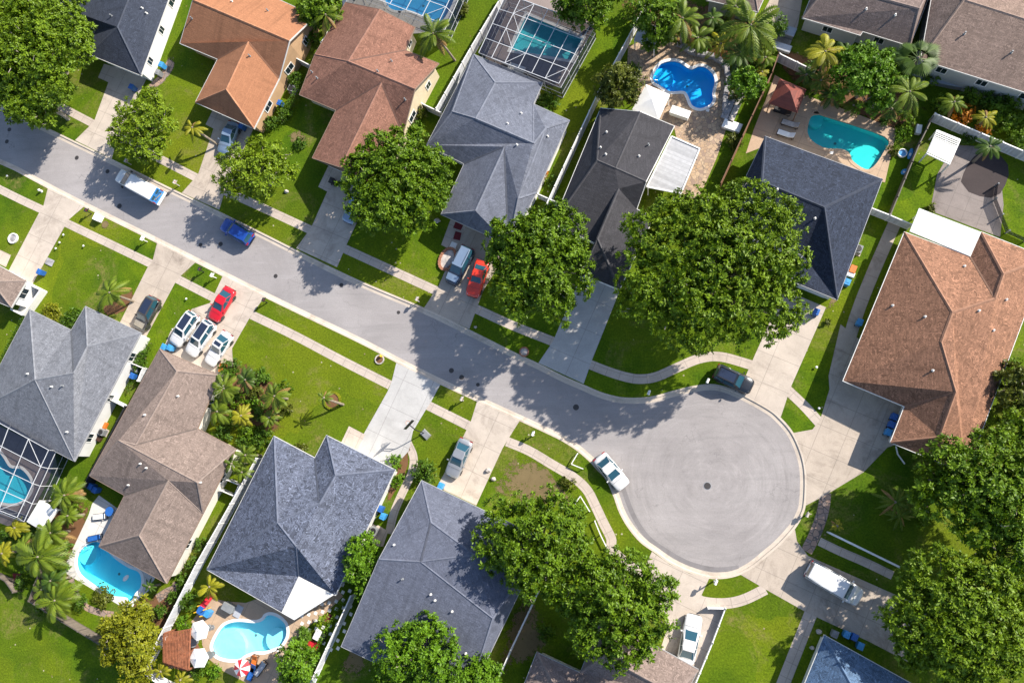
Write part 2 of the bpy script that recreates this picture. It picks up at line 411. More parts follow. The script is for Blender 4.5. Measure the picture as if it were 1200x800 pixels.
M['brick_path'] = m_paving('brick_path', ((.30, .20, .15), (.38, .26, .19), (.25, .20, .18)), 1.6)
M['mulch'] = m_concrete('bark_mulch', (.15, .075, .035), 0, .5)
M['mulch_red'] = m_concrete('red_mulch', (.16, .035, .02), 0, .4)
M['dirt'] = m_concrete('bare_sandy_soil', (.165, .122, .058), 0, .6)
M['white'] = plain('white_paint', (.72, .71, .69), .5, var=.06)
M['sidewall'] = plain('pale_grey_siding', (.60, .60, .59), .8, var=.06, scale=1)
M['fascia_grey'] = plain('grey_gutter', (.33, .33, .34), .5, var=.1)
M['fascia_brown'] = plain('brown_gutter', (.24, .17, .13), .6, var=.1)
M['fascia_soft'] = plain('pale_gutter', (.55, .54, .52), .5, var=.08)
M['offwhite'] = plain('off_white_stucco', (.66, .63, .56), .85, var=.06, scale=1)
M['cream'] = plain('cream_stucco', (.58, .49, .34), .85, var=.06, scale=1)
M['tanw'] = plain('tan_stucco', (.42, .27, .15), .85, var=.08, scale=1)
M['greyw'] = plain('grey_siding', (.42, .42, .40), .8, var=.06, scale=1)
M['glass'] = m_glass('window_glass')
M['carglass'] = m_glass('car_glass', (.014, .062, .092))  # teal reflection is put into the base colour of the glass
M['black'] = plain('black_plastic', (.018, .018, .02), .5)
M['rubber'] = plain('tyre_rubber', (.02, .02, .02), .8)
M['alloy'] = plain('alloy_rim', (.45, .46, .48), .35, .8)
M['bark'] = plain('pale_bark', (.30, .26, .22), .9, var=.3, scale=4)
M['bark_palm'] = plain('palm_bark', (.20, .165, .125), .9, var=.3, scale=4)
M['bark_dk'] = plain('brown_bark', (.13, .095, .07), .9, var=.3, scale=4)
M['alu'] = plain('white_aluminium', (.58, .59, .61), .4, .1, var=.03)
M['screen'] = m_screen('dark_insect_screen', .42, (.014, .022, .045))
M['screen_side'] = m_screen('dense_insect_screen', .55, (.014, .022, .045))
M['vinyl'] = m_rowed('white_vinyl_boards', (.60, .615, .655), .18, .8)
M['wood'] = m_rowed('brown_fence_boards', (.28, .13, .065), .15, .5)
M['wood_grey'] = m_rowed('grey_fence_boards', (.20, .165, .14), .15, .5)
M['whitemetal'] = m_rowed('white_seamed_sheet', (.70, .70, .69), 1.0, .82)
M['metalroof'] = m_rowed('ribbed_metal_sheet', (.40, .40, .41), .42, .78, rough=.5)
M['terracotta'] = m_rowed('weathered_brown_slats', (.20, .085, .045), .5, .22)
M['redtile'] = m_rowed('red_metal_tiles', (.20, .045, .03), .35, .6)
M['blue'] = plain('blue_plastic', (.02, .105, .36), .4)
M['ltblue'] = plain('light_blue_plastic', (.045, .25, .52), .4)
M['red'] = plain('red_plastic', (.50, .02, .03), .4)
M['yellow'] = plain('yellow_plastic', (.62, .38, .02), .4)
M['orange'] = plain('orange_plastic', (.55, .14, .02), .5)
M['greyp'] = plain('grey_plastic', (.20, .21, .22), .5)
M['steel'] = plain('galvanised_steel', (.40, .41, .42), .4, .7)
M['tile_blue'] = plain('pool_tile', (.03, .12, .26), .3, var=.25, scale=12)
M['iron'] = plain('cast_iron', (.05, .045, .045), .6, .3)
M['canvas'] = plain('white_canvas', (.76, .75, .73), .8, var=.04)
M['canvas_grey'] = plain('grey_canvas', (.34, .36, .40), .8, var=.05)
M['stone'] = plain('pale_stone', (.42, .38, .35), .9, var=.3, scale=2)
M['stone_grey'] = plain('grey_stone', (.27, .26, .27), .9, var=.35, scale=2)
M['cap'] = {}
# leaves
M['oak'] = m_leaf('oak_leaf', (.031, .077, .003), (.134, .205, .008))
M['oak2'] = m_leaf('dark_oak_leaf', (.025, .069, .003), (.113, .188, .007))
M['lime'] = m_leaf('light_green_leaf', (.050, .098, .004), (.155, .222, .009))
M['bright'] = m_leaf('bright_green_leaf', (.032, .090, .004), (.105, .200, .008))
M['olive'] = m_leaf('olive_leaf', (.036, .052, .006), (.095, .110, .012))
M['yellowleaf'] = m_leaf('yellow_green_leaf', (.07, .095, .005), (.200, .205, .010))
M['orangeleaf'] = m_leaf('orange_croton_leaf', (.26, .075, .008), (.42, .17, .012))
M['palm'] = m_leaf('palm_frond', (.030, .066, .004), (.110, .150, .009))
M['palm_y'] = m_leaf('yellowing_palm_frond', (.10, .115, .007), (.24, .225, .011))
M['palm_d'] = m_leaf('dark_palm_frond', (.018, .050, .006), (.058, .100, .010))
M['palm_dry'] = m_leaf('dry_palm_frond', (.13, .075, .025), (.26, .16, .06))
M['hedge'] = m_leaf('hedge_leaf', (.028, .072, .005), (.072, .135, .010))
# ------------------------------------------------------------------ street, kerb, lawns, paths
ZR = -.13
up_px = [(0, 122.5), (60, 152), (120, 181), (180, 210.5), (240, 239.5), (300, 269), (408, 322.5), (497, 360.5), (550, 386), (600, 411), (632, 426), (660, 440), (683, 450), (707, 460), (732, 465.5), (762, 464.5), (787, 458), (812, 452), (838, 450), (865, 458.5), (900, 477), (915, 489), (930, 507), (941, 532), (945.5, 557), (944.5, 590), (940, 605), (932, 619), (915, 638), (900, 651), (884, 664), (868, 673), (850, 677.5), (830, 677.5), (807.5, 671), (785, 660.5), (768, 648), (750, 635), (735, 617), (725, 599), (719, 582), (710, 562), (699, 550), (691, 541), (676, 528), (660, 517.5), (640, 507.5), (600, 489), (517, 451), (465, 425), (417, 400), (310, 348.5), (184, 285), (100, 243.5), (58, 222), (17, 200)]
pts = [W(x, y).xy for x, y in up_px]
i_top = 11   # the straight reach of the street is extended westwards beyond the frame
dirw = -Vector((math.cos(ROAD), math.sin(ROAD)))
far_up = pts[0] + dirw * 130; far_lo = pts[-1] + dirw * 130
core = spline([(p.x, p.y, 0) for p in pts], 5)
outer = [far_up] + [Vector((p.x, p.y)) for p in core] + [far_lo]
KW = .66
if area(outer) < 0: outer = outer[::-1]
inn = offset(outer, KW)         # counter-clockwise: left is inside
road_hole = [p for p in outer]
inn[0] = Vector(inn[0]); 

pools = {
 'a': [(450, -40), (450, -5), (455, 8), (464, 13), (480, 13), (495, 19), (507, 26), (518, 25), (527, 12), (538, -15), (545, -40)],
 'b': [(611, 29), (617, 17), (683, 45), (670, 71), (598, 59)],
 'c': [(765, 90), (770, 80), (776, 74), (787, 71.5), (796, 73), (805, 79), (811, 81), (819, 78), (827, 79), (835, 86), (838, 94), (837, 101), (835, 110), (836, 116), (832, 123), (821, 127.5), (811, 124), (806, 113), (801, 107.5), (785, 107.5), (772, 100), (767, 97)],
 'd': [(951, 136), (959, 134), (967, 136), (1037, 160), (1036, 178), (1019, 199), (1000, 190), (995, 180), (985, 175), (967, 174), (952, 166), (946, 156), (947, 145)],
 'e': [(-40, 535), (-10, 523), (3, 534), (12, 547), (25, 549), (35, 560), (37, 572), (29, 585), (13, 590), (-10, 585), (-45, 570)],
 'f': [(90, 657), (94, 645), (103, 637), (117, 635), (133, 652), (150, 664), (162, 669), (166, 677), (165, 688), (159, 695), (156, 702), (150, 705), (147, 700), (127, 697), (110, 685), (94, 672)],
 'g': [(249, 760), (250, 752), (257, 739), (265, 731), (279, 727.5), (299, 729), (308, 726), (312, 721), (319, 720), (328, 724), (335, 732), (336, 744), (330, 755), (325, 758), (310, 763), (300, 763), (288, 767), (280, 772), (266, 772), (254, 768)],
}
def pool_poly(k):
    p = [W(x, y).xy for x, y in pools[k]]
    if k not in 'b': p = [q.xy for q in spline([(q.x, q.y, 0) for q in p], 4, True)]
    return p if area(p) > 0 else p[::-1]
PP = {k: pool_poly(k) for k in pools}

BIG = [(-700, -700), (700, -700), (700, 700), (-700, 700)]
o = flat('ground', [BIG], 0, M['grass'], holes=[road_hole] + list(PP.values()))
tag(o, 'bright green lawns between the houses and the street', 'lawn', kind='structure')
o = flat('road', [inn], ZR, M['asphalt']); tag(o, 'worn pale grey asphalt street ending in a round turning circle', 'road', kind='structure')
mb = MB()
N = len(outer); prof = [(KW, ZR), (.30, ZR + .035), (.24, ZR + .12), (.20, 0.006), (0.0, 0.008)]
rows = [[(*p, z) for p in offset(outer, d)] for d, z in prof]
for i in range(N - 1):
    s = i * 1.0
    for a in range(4):
        mb.face([rows[a][i], rows[a][i + 1], rows[a + 1][i + 1], rows[a + 1][i]][::-1], 0, [(0, 0), (1, 0), (1, 1), (0, 1)])
o = mb.build('kerb', M['kerb']); tag(o, 'pale concrete kerb and gutter along both sides of the street', 'kerb', kind='structure')

def path(name, px, w, label, z=.008, mat='walk', cat='sidewalk', smooth=True):
    p = [W(x, y) for x, y in px]
    if smooth and len(p) > 2: p = spline(p, 6)
    q = [Vector((a.x, a.y)) for a in p]
    return tag(strip(name, q, w, z, M[mat]), label, cat, kind='structure')
def ext(p, q, k): return (p[0] + (p[0] - q[0]) * k, p[1] + (p[1] - q[1]) * k)
path('sidewalk', [(-160, 10), (45, 112), (187, 186), (240, 213), (300, 240), (365, 270)], 1.05, 'straight upper sidewalk running under the tree crowns left of the street trees')
path('sidewalk', [(403, 291), (512, 341)], 1.05, 'short sidewalk below the lawn with the leafy oak and the brick ring')
path('sidewalk', [(556, 361), (600, 381), (648, 400)], 1.05, 'short sidewalk between the red car driveway and the pale blue shaded driveway')
path('sidewalk', [(689, 426), (712, 435), (735, 442), (752, 444), (770, 441), (795, 430), (820, 420), (845, 418), (882, 428)], 1.05, 'bowed sidewalk in the shade below the biggest tree')
path('sidewalk', [(922, 456), (942, 475), (962, 497)], 1.05, 'short diagonal sidewalk left of the big brown roofed house')
path('sidewalk', [(967, 577), (966, 590), (962, 607), (954, 628), (945, 646)], 1.15, 'grass-flecked curved sidewalk right of the turning circle', mat='brick_path')
path('sidewalk', [(897, 690), (872, 702), (850, 706.5), (824, 704.5), (800, 695)], 1.05, 'curved sidewalk below the small crescent of grass by the turning circle')
path('sidewalk', [(775, 690), (722, 649), (716, 630), (707, 612), (698, 593), (688, 574), (672, 559), (647, 544), (620, 528), (594, 517)], 1.05, 'long curved sidewalk left of the turning circle')
path('sidewalk', [(500, 474), (552, 500)], 1.05, 'short sidewalk above the lawn with the basketball hoop')
path('sidewalk', [(289, 366), (345, 393), (400, 422), (457, 451)], 1.05, 'long straight sidewalk above the lawn with the small palm')
path('sidewalk', [(206, 326), (251, 349)], 1.05, 'short sidewalk above the white parked cars')
path('sidewalk', [(77, 261), (125, 284), (177, 309)], 1.05, 'sidewalk above the square lawn with the palm bed')
path('sidewalk', [(-160, 141), (0, 222), (52, 247)], 1.05, 'sidewalk above the lawn with the white stone ring')
path('path', [(477, 517), (484.5, 535), (483, 552), (476, 568), (468, 585), (461, 603), (456, 625)], .95, 'narrow concrete path curving beside the hedge to the back garden', mat='walk', cat='path')
path('path', [(950, 719), (918, 800), (905, 835)], 1.25, 'grey concrete walk between the bright lawn and the blue roofed house', mat='walk', cat='path')
path('path', [(1050, 258), (1025, 315), (1007, 360), (994, 400)], 1.3, 'dark side path between the navy roof and the brown roof', mat='drive_old', cat='path')
path('path', [(960, 634), (985, 646), (1015, 659), (1046, 674)], .85, 'narrow concrete strip beside the white railing', mat='walk', cat='path')
path('path', [(83, 678), (90, 697), (100, 710), (116, 717), (133, 720)], .75, 'curving stepping path of tan pavers below the white pool deck', mat='brick_path', cat='path')
path('path', [(184, 701), (195, 694), (204, 690), (208, 683)], 1.0, 'short tan paver path at the bottom corner of the taupe house', mat='brick_path', cat='path')

def drive(px, label, mat='drive', z=.012, cat='driveway', name='driveway', holes=()):
    return tag(flat(name, [poly(*px)], z, M[mat], holes=holes), label, cat, kind='structure')
drive([(134, 78), (172, 92), (138, 160), (131, 186), (88, 164.5), (110, 143)], 'narrow driveway with a blue bin below the navy roof at top left')
drive([(122, 75), (140, 80), (130, 98), (115, 91)], 'square concrete front step left of the narrow driveway', 'walk', .016, 'path', 'path')
drive([(258, 128), (300, 145), (266, 215), (257, 246), (213, 226), (232, 205)], 'driveway with a silver car below the orange brown roof', 'drive_old')
drive([(251, 126), (268, 132), (256, 154), (241, 146)], 'square concrete pad beside the driveway below the orange brown roof', 'walk', .016, 'path', 'path')
drive([(398, 192), (442, 210), (406, 287), (395, 313), (347, 291), (365, 266)], 'pale grey driveway beside the leafy oak and reddish brown house')
drive([(386, 192), (400, 199), (386, 226), (373, 219)], 'concrete front walk beside the pale grey driveway', 'walk', .016, 'path', 'path')
drive([(546, 262), (600, 286), (566, 341), (550, 385.5), (497, 360.5), (514, 335)], 'driveway with a navy car and a red car', 'drive_old')
drive([(530, 252), (548, 260), (533, 295), (517, 287)], 'short front walk with two red door mats', 'walk', .016, 'path', 'path')
drive([(685, 313), (730, 331), (694, 421), (684, 449.5), (631, 425), (648, 400)], 'smooth pale driveway in the blue shade below the black roof', 'drive_pale')
drive([(920, 340), (968, 360), (926, 455), (915, 488.5), (900, 477), (866, 458.5), (881, 424), (903, 375)], 'tan driveway beside the parked black car')
drive([(985, 380), (1010, 400), (1015, 440), (1068, 465), (1052, 520), (1040, 524), (1012, 553), (967, 580), (944.5, 592), (945.5, 557), (941, 532), (930, 507), (952, 503), (961, 492), (972, 456), (971, 440)], 'wide fan shaped driveway in front of the big brown roofed house', 'drive_old')
drive([(931.5, 620), (934, 634), (947, 651), (1080, 710), (1068, 777), (1020, 752), (945, 717), (897, 690), (868, 673), (884, 664), (900, 651), (915, 638)], 'driveway with the long white van', 'drive_old')
drive([(764, 646), (785, 661), (807.5, 671.5), (831, 677.5), (822, 697), (849, 712), (812, 806), (766, 786), (782, 735), (770, 705), (752, 672)], 'driveway with a white sedan beside a low white fence')
drive([(559, 470.5), (609, 493), (600, 507), (589, 525), (558, 592), (512, 570), (526, 545), (552, 493)], 'driveway with a silver sedan')
drive([(464.5, 425), (459, 447), (454, 459), (414, 530), (455, 555), (479, 528), (484, 505), (499, 480), (505, 471), (516, 450.5)], 'pale driveway with the basketball hoop', 'drive_pale')
drive([(400, 518), (409, 499), (428, 509), (417, 530)], 'small concrete step left of the driveway with the basketball hoop', 'walk', .016, 'path', 'path')
drive([(261, 323.5), (310, 348), (294, 370), (272, 408), (273, 428), (255, 448), (185, 424), (200, 388), (225, 362), (246, 355), (252, 343)], 'driveway crowded with the red sedan and three white cars')
drive([(184, 285), (229, 307.5), (212, 323), (205, 332), (162, 412), (132, 395), (172, 315), (179, 305)], 'stained driveway with the charcoal car', 'drive_old')
drive([(56, 221), (98, 242.5), (80, 258), (75, 267), (33, 342), (6, 325), (45, 251), (51, 241)], 'wide pale driveway at far left beside the white stone ring')
drive([(-12, 287), (13, 299), (7, 313), (-20, 300)], 'front walk left of the far left driveway', 'walk', .016, 'path', 'path')
drive([(917, -30), (945, -30), (935, 30), (922, 62), (905, 45), (893, 18)], 'shaded grey driveway at the top edge beside the taupe roof', 'drive_old')

def deck(px, label, mat, pk=None, z=.016):
    hs = [PP[k] for k in (pk or '')]
    return tag(flat('patio', [poly(*px)], z, M[mat], holes=hs), label, 'patio', kind='structure')
deck([(395, -60), (402, 10), (445, 20), (480, 40), (521, 37), (560, -60)], 'pale pool deck inside the small screened cage at the top', 'deck_white', 'a')
deck([(592, -2), (561, 62), (600, 90), (657, 103), (697, 32), (650, -10)], 'grey brown pool deck inside the big screened cage', 'deck_grey', 'b')
deck([(736, 55), (762, 44), (788, 50), (815, 60), (838, 66), (853, 76), (858, 95), (853, 120), (852, 148), (840, 185), (818, 235), (790, 225), (800, 190), (790, 150), (755, 128), (742, 110), (735, 80)], 'flagstone terrace around the bright blue peanut shaped pool', 'flag', 'c')
deck([(908, 88), (925, 98), (950, 114), (1002, 133), (1051, 152), (1037, 214), (960, 190), (905, 168), (874, 180), (884, 150), (898, 115)], 'tan terrace around the teal pool behind the navy roof', 'deck_tan', 'd')
deck([(-70, 470), (66, 528), (58, 560), (31, 611), (9, 616), (-95, 575)], 'grey brown pool deck inside the left screened cage', 'deck_grey', 'e')
deck([(108, 590), (104, 603), (73, 669), (147, 713), (174, 692), (182, 676), (120, 640), (140, 597), (116, 580)], 'white deck around the turquoise pool of the taupe house', 'deck_white', 'f')
deck([(247, 700), (264, 704), (288, 706), (305, 700), (335, 716), (352, 676), (397, 692), (402, 698), (384, 716), (357, 737), (344, 752), (344, 778), (322, 812), (290, 800), (262, 786), (243, 770), (237, 755), (236, 740), (224, 728)], 'tan deck around the light blue pool with umbrellas', 'deck_tan', 'g')
deck([(1098, 205), (1118, 170), (1155, 172), (1172, 200), (1176, 240), (1172, 278), (1145, 268), (1090, 247)], 'weathered grey brown paved yard behind the white flat roof', 'yard')
deck([(1126, 213), (1129, 203), (1134, 193), (1141, 184), (1150, 178), (1162, 178), (1173, 183), (1181, 193), (1182, 205), (1178, 217), (1172, 227), (1161, 232), (1148, 230), (1135, 225)], 'dark brown octagonal pad beside the dark palm', 'darkpad', z=.024)
deck([(443, 615), (455, 622), (449, 640), (430, 640), (436, 618)], 'small concrete pad between the two grey roofed houses', 'drive', None)
def m_bed(name, base):
    """soil or mulch whose rim breaks up raggedly into the grass"""
    m = M[base].copy(); m.name = name; nt = m.node_tree; out = nt.nodes['Material Output']; sh = out.inputs[0].links[0].from_socket
    tr = nt.nodes.new('ShaderNodeBsdfTransparent'); mx = nt.nodes.new('ShaderNodeMixShader'); s_ = nt.nodes.new('ShaderNodeSeparateXYZ'); nt.links.new(uvn(nt), s_.inputs[0])
    n_ = noise(nt, pos(nt), .9, 6, .75, .5); n2 = noise(nt, pos(nt), .22, 4, .6)
    v = math_(nt, 'ADD', math_(nt, 'MULTIPLY', s_.outputs[0], 1.5), math_(nt, 'MULTIPLY', math_(nt, 'SUBTRACT', n_, .5), 2.2))
    v = math_(nt, 'ADD', v, math_(nt, 'MULTIPLY', math_(nt, 'SUBTRACT', n2, .55), 1.6))
    if base == 'dirt': v = math_(nt, 'SUBTRACT', math_(nt, 'ADD', v, math_(nt, 'MULTIPLY', math_(nt, 'SUBTRACT', noise(nt, pos(nt), 2.6, 5, .8), .5), 2.6)), .6)
    nt.links.new(ramp(nt, v, .25, .5), mx.inputs[0]); nt.links.new(tr.outputs[0], mx.inputs[1]); nt.links.new(sh, mx.inputs[2]); nt.links.new(mx.outputs[0], out.inputs[0])
    return m
for k in ('mulch', 'mulch_red', 'dirt', 'brick_path'): M['bed_' + k] = m_bed('ragged_' + k, k)
def bed(px, label, mat, z=.010):
    p = [W(x, y) for x, y in px]; p = [q.xy for q in spline(p, 5, True)]
    if area(p) < 0: p = p[::-1]
    c = sum(p, Vector((0, 0))) / len(p); mb = MB(); n = len(p); rings = [(1.12, 0), (.75, .5), (.35, 1), (0.02, 1)]
    for (k0, u0), (k1, u1) in zip(rings, rings[1:]):
        for i in range(n):
            a, b = p[i], p[(i + 1) % n]; mb.face([(*(c + (a - c) * k0), z), (*(c + (b - c) * k0), z), (*(c + (b - c) * k1), z), (*(c + (a - c) * k1), z)], 0, [(u0, 0), (u0, 0), (u1, 0), (u1, 0)])
    return tag(mb.build('planting_bed', M['bed_' + mat]), label, 'planting bed', kind='structure')
bed([(797, 52), (812, 58), (838, 66), (850, 76), (866, 70), (850, 58), (820, 45), (800, 44)], 'red mulch bed above the curved stone wall', 'mulch_red')
bed([(176, 98), (188, 86), (199, 66), (204, 74), (196, 92), (184, 103), (172, 104)], 'brick edged bed with bins beside the white wall at top left', 'brick_path')
bed([(137, 352), (148, 338), (157, 345), (150, 362), (138, 368), (122, 372), (120, 360)], 'mulch bed around the palm on the square lawn', 'mulch')
bed([(336, 155), (352, 149), (364, 163), (352, 174), (338, 168)], 'sandy patch in the lawn beside the reddish brown house', 'dirt')
bed([(574, 550), (596, 526), (640, 540), (678, 572), (690, 600), (660, 598), (610, 590), (568, 578)], 'dry tan patch of lawn above the round tree', 'dirt', .006)
bed([(260, 420), (262, 470), (300, 505), (330, 500), (330, 460), (295, 430)], 'mulch bed under the palms beside the taupe house', 'mulch')
bed([(590, 715), (618, 690), (645, 735), (640, 770), (605, 790), (578, 790)], 'bare shaded ground between the grey roof and the taupe roof', 'dirt', .006)
bed([(480, 525), (479, 545), (470, 565), (455, 590), (452, 580), (465, 550), (474, 528)], 'orange mulch edge of the hedge', 'mulch')
bed([(400, 770), (432, 705), (440, 705), (432, 760), (425, 800), (395, 800)], 'bare shaded strip beside the grey roof at the bottom', 'dirt', .006)
bed([(974, 350), (995, 300), (1000, 302), (990, 335), (976, 365), (962, 372)], 'sandy strip beside the navy roof', 'dirt')
bed([(66, 590), (104, 590), (95, 640), (80, 680), (60, 690), (45, 660)], 'mulch bed under the palms left of the white pool deck', 'mulch', .006)
bed([(172, 700), (210, 690), (195, 735), (172, 770), (150, 770), (150, 720)], 'planted strip left of the long white fence', 'mulch', .006)
bed([(905, 60), (930, 60), (1075, 110), (1080, 140), (1045, 150), (990, 128), (930, 95)], 'planted strip under the palms behind the teal pool', 'mulch', .006)
bed([(735, 0), (830, 5), (880, 20), (890, 80), (870, 80), (850, 58), (800, 48), (745, 40)], 'planted ground under the tropical trees at the top', 'mulch', .006)

# checkerboard of stepping stones
mb = MB(); c0 = W(410, 692); c1 = W(366, 752); d = (c1 - c0); L = d.length; d.normalize(); s_ = Vector((-d.y, d.x, 0))
rnd = random.Random(3)
for i in range(int(L / .62)):
    wdt = 1.0 + 2.0 * i / (L / .62)
    for j in range(-6, 7):
        if (i + j) % 2 or abs(j * .5) > wdt: continue
        p = c0 + d * (i * .62) + s_ * (j * .55) ; mb.box((p.x, p.y, .02), (.36, .36, .05), ROAD + rnd.uniform(-.1, .1))
o = mb.build('stepping_stones', M['white']); tag(o, 'chequered white stepping stones in the narrow garden beside the pool', 'stepping stones', kind='structure')

# darker strip of newer asphalt along the kerb of the turning circle
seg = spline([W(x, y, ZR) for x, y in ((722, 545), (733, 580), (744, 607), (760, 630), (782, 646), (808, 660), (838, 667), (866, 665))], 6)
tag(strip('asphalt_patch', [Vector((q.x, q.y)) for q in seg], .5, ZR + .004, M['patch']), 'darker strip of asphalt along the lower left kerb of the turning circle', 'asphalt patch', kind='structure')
# ------------------------------------------------------------------ swimming pools
def pool(k, label, tint, pa, pb, coping='white', zd=.016, depth=1.1, cw=.3, step=None):
    P = PP[k]; c = sum((Vector(p) for p in P), Vector((0, 0))) / len(P)
    t = thing('swimming_pool', label, 'pool', (c.x, c.y, 0), 0, None)
    mb = MB(); n = len(P)
    key = ('plaster', tuple(pa))
    if key not in M: M[key] = m_plaster('pool_plaster', pa, pb)
    for i in range(n):
        a, b = P[i], P[(i + 1) % n]
        mb.face([(*a, -depth), (*b, -depth), (*b, 0), (*a, 0)][::-1])
    for tr in tessellate_polygon([[Vector((*p, 0)) for p in P]]):
        q = [P[i] for i in tr]
        mb.face([(*p, -depth) for p in q] if area(q) > 0 else [(*p, -depth) for p in q[::-1]])
    mb.build('basin', M[key], t)
    tl = MB(); Q = offset(P, .012, True)
    for i in range(n):
        j = (i + 1) % n; tl.face([(*Q[i], -.26), (*Q[j], -.26), (*Q[j], -.03), (*Q[i], -.03)][::-1])
    tl.build('tile_band', M['tile_blue'], t)
    dr = MB(); dr.lathe((c.x, c.y, -depth), [(.16, .004), (.16, .02), (.05, .025)], 14); dr.build('drain', M['greyp'], t)
    sk_ = MB(); a_ = P[n // 3]; sk_.box((*(Vector(a_) + (Vector(a_) - c).normalized() * .45), zd + .02), (.35, .35, .03), ROAD); sk_.build('skimmer_lid', M['white'], t)
    O = offset(P, -cw, True); I = offset(P, .04, True); mc = MB(); zt = zd + .035
    for i in range(n):
        j = (i + 1) % n
        mc.face([(*O[i], zt), (*O[j], zt), (*I[j], zt), (*I[i], zt)])
        mc.face([(*I[i], zt), (*I[j], zt), (*I[j], -.12), (*I[i], -.12)]); mc.face([(*O[i], 0), (*O[j], 0), (*O[j], zt), (*O[i], zt)])
    mc.build('coping', M[coping], t)
    w = MB()
    for tr in tessellate_polygon([[Vector((*p, 0)) for p in P]]):
        q = [P[i] for i in tr]
        w.face([(*p, -.09) for p in q] if area(q) > 0 else [(*p, -.09) for p in q[::-1]])
    kw = ('water', tuple(tint))
    if kw not in M: M[kw] = m_water('pool_water', tint)
    w.build('water', M[kw], t)
    for (sx, sy, r, z) in (step or []):
        s = MB(); q = W(sx, sy); s.lathe((q.x, q.y, 0), [(r, -depth), (r, z)], 20); s.build('step', M[key], t)
    return t
pool('a', 'blue pool inside the small screened cage at the top edge', (.42, .80, .93), (.25, .55, .80), (.35, .62, .85))
pool('b', 'rectangular teal pool inside the big screened cage', (.48, .86, .88), (.22, .66, .72), (.34, .78, .84))
pool('c', 'bright blue peanut shaped pool on the flagstone terrace', (.28, .78, .97), (.10, .58, .95), (.16, .68, .97), step=[(776, 90, 1.3, -.45), (825, 121, 1.0, -.6)])
pool('d', 'teal pool with a rounded end behind the navy roof', (.42, .86, .85), (.10, .62, .64), (.16, .70, .70), 'deck_tan', step=[(1015, 186, 1.8, -.5), (957, 140, .8, -.4)])
pool('e', 'turquoise pool inside the left screened cage', (.46, .88, .94), (.18, .72, .84), (.26, .80, .90))
pool('f', 'turquoise pool on the white deck of the taupe house', (.52, .92, .97), (.20, .74, .90), (.36, .82, .94), step=[(100, 650, 1.2, -.4)])
pool('g', 'light blue kidney shaped pool beside the patio umbrellas', (.66, .94, .97), (.42, .84, .92), (.62, .90, .95), step=[(265, 760, 2.1, -.5), (322, 750, 1.3, -.5)])
# ------------------------------------------------------------------ houses
E_ = 2.75
ROOFS = {}     # house name -> BVH of its roof, for vents
NAD = Vector((0, 0))
def roof_uv(pts):
    n = Vector((0, 0, 0))
    for i in range(len(pts)):
        a, b = pts[i], pts[(i + 1) % len(pts)]; n += a.cross(b)
    if n.length < 1e-9: n = Vector((0, 0, 1))
    n.normalize()
    if n.z < 0: n = -n
    u = Vector((0, 0, 1)).cross(n)
    u = u.normalized() if u.length > .03 else Vector((math.cos(ROAD), math.sin(ROAD), 0))
    v = n.cross(u)
    return [(p.dot(u), p.dot(v)) for p in pts]

PANES = {}
def window(parent, c, along, out, w, h, name='window', pane='glass'):
    z = Vector((0, 0, 1)); mb = MB()
    def q(a, b, d): return c + along * a + z * b + out * d
    fw = .09
    for (a0, a1, b0, b1) in ((-w / 2 - fw, w / 2 + fw, h / 2, h / 2 + fw), (-w / 2 - fw, w / 2 + fw, -h / 2 - fw, -h / 2), (-w / 2 - fw, -w / 2, -h / 2, h / 2), (w / 2, w / 2 + fw, -h / 2, h / 2), (-.02, .02, -h / 2, h / 2)):
        vs = [q(a0, b0, .003), q(a1, b0, .003), q(a1, b1, .003), q(a0, b1, .003), q(a0, b0, .06), q(a1, b0, .06), q(a1, b1, .06), q(a0, b1, .06)]
        mb.mesh(vs, [(4, 5, 6, 7), (0, 1, 5, 4), (1, 2, 6, 5), (2, 3, 7, 6), (3, 0, 4, 7)])
    f = mb.build(name, M['white'], parent)
    pb = MB(); pb.face([q(-w / 2, -h / 2, .02), q(w / 2, -h / 2, .02), q(w / 2, h / 2, .02), q(-w / 2, h / 2, .02)])
    pn = pb.build('pane', M[pane], None, origin=Vector(parent.location)); pn.parent = f; pn.location = (0, 0, 0)
    return f

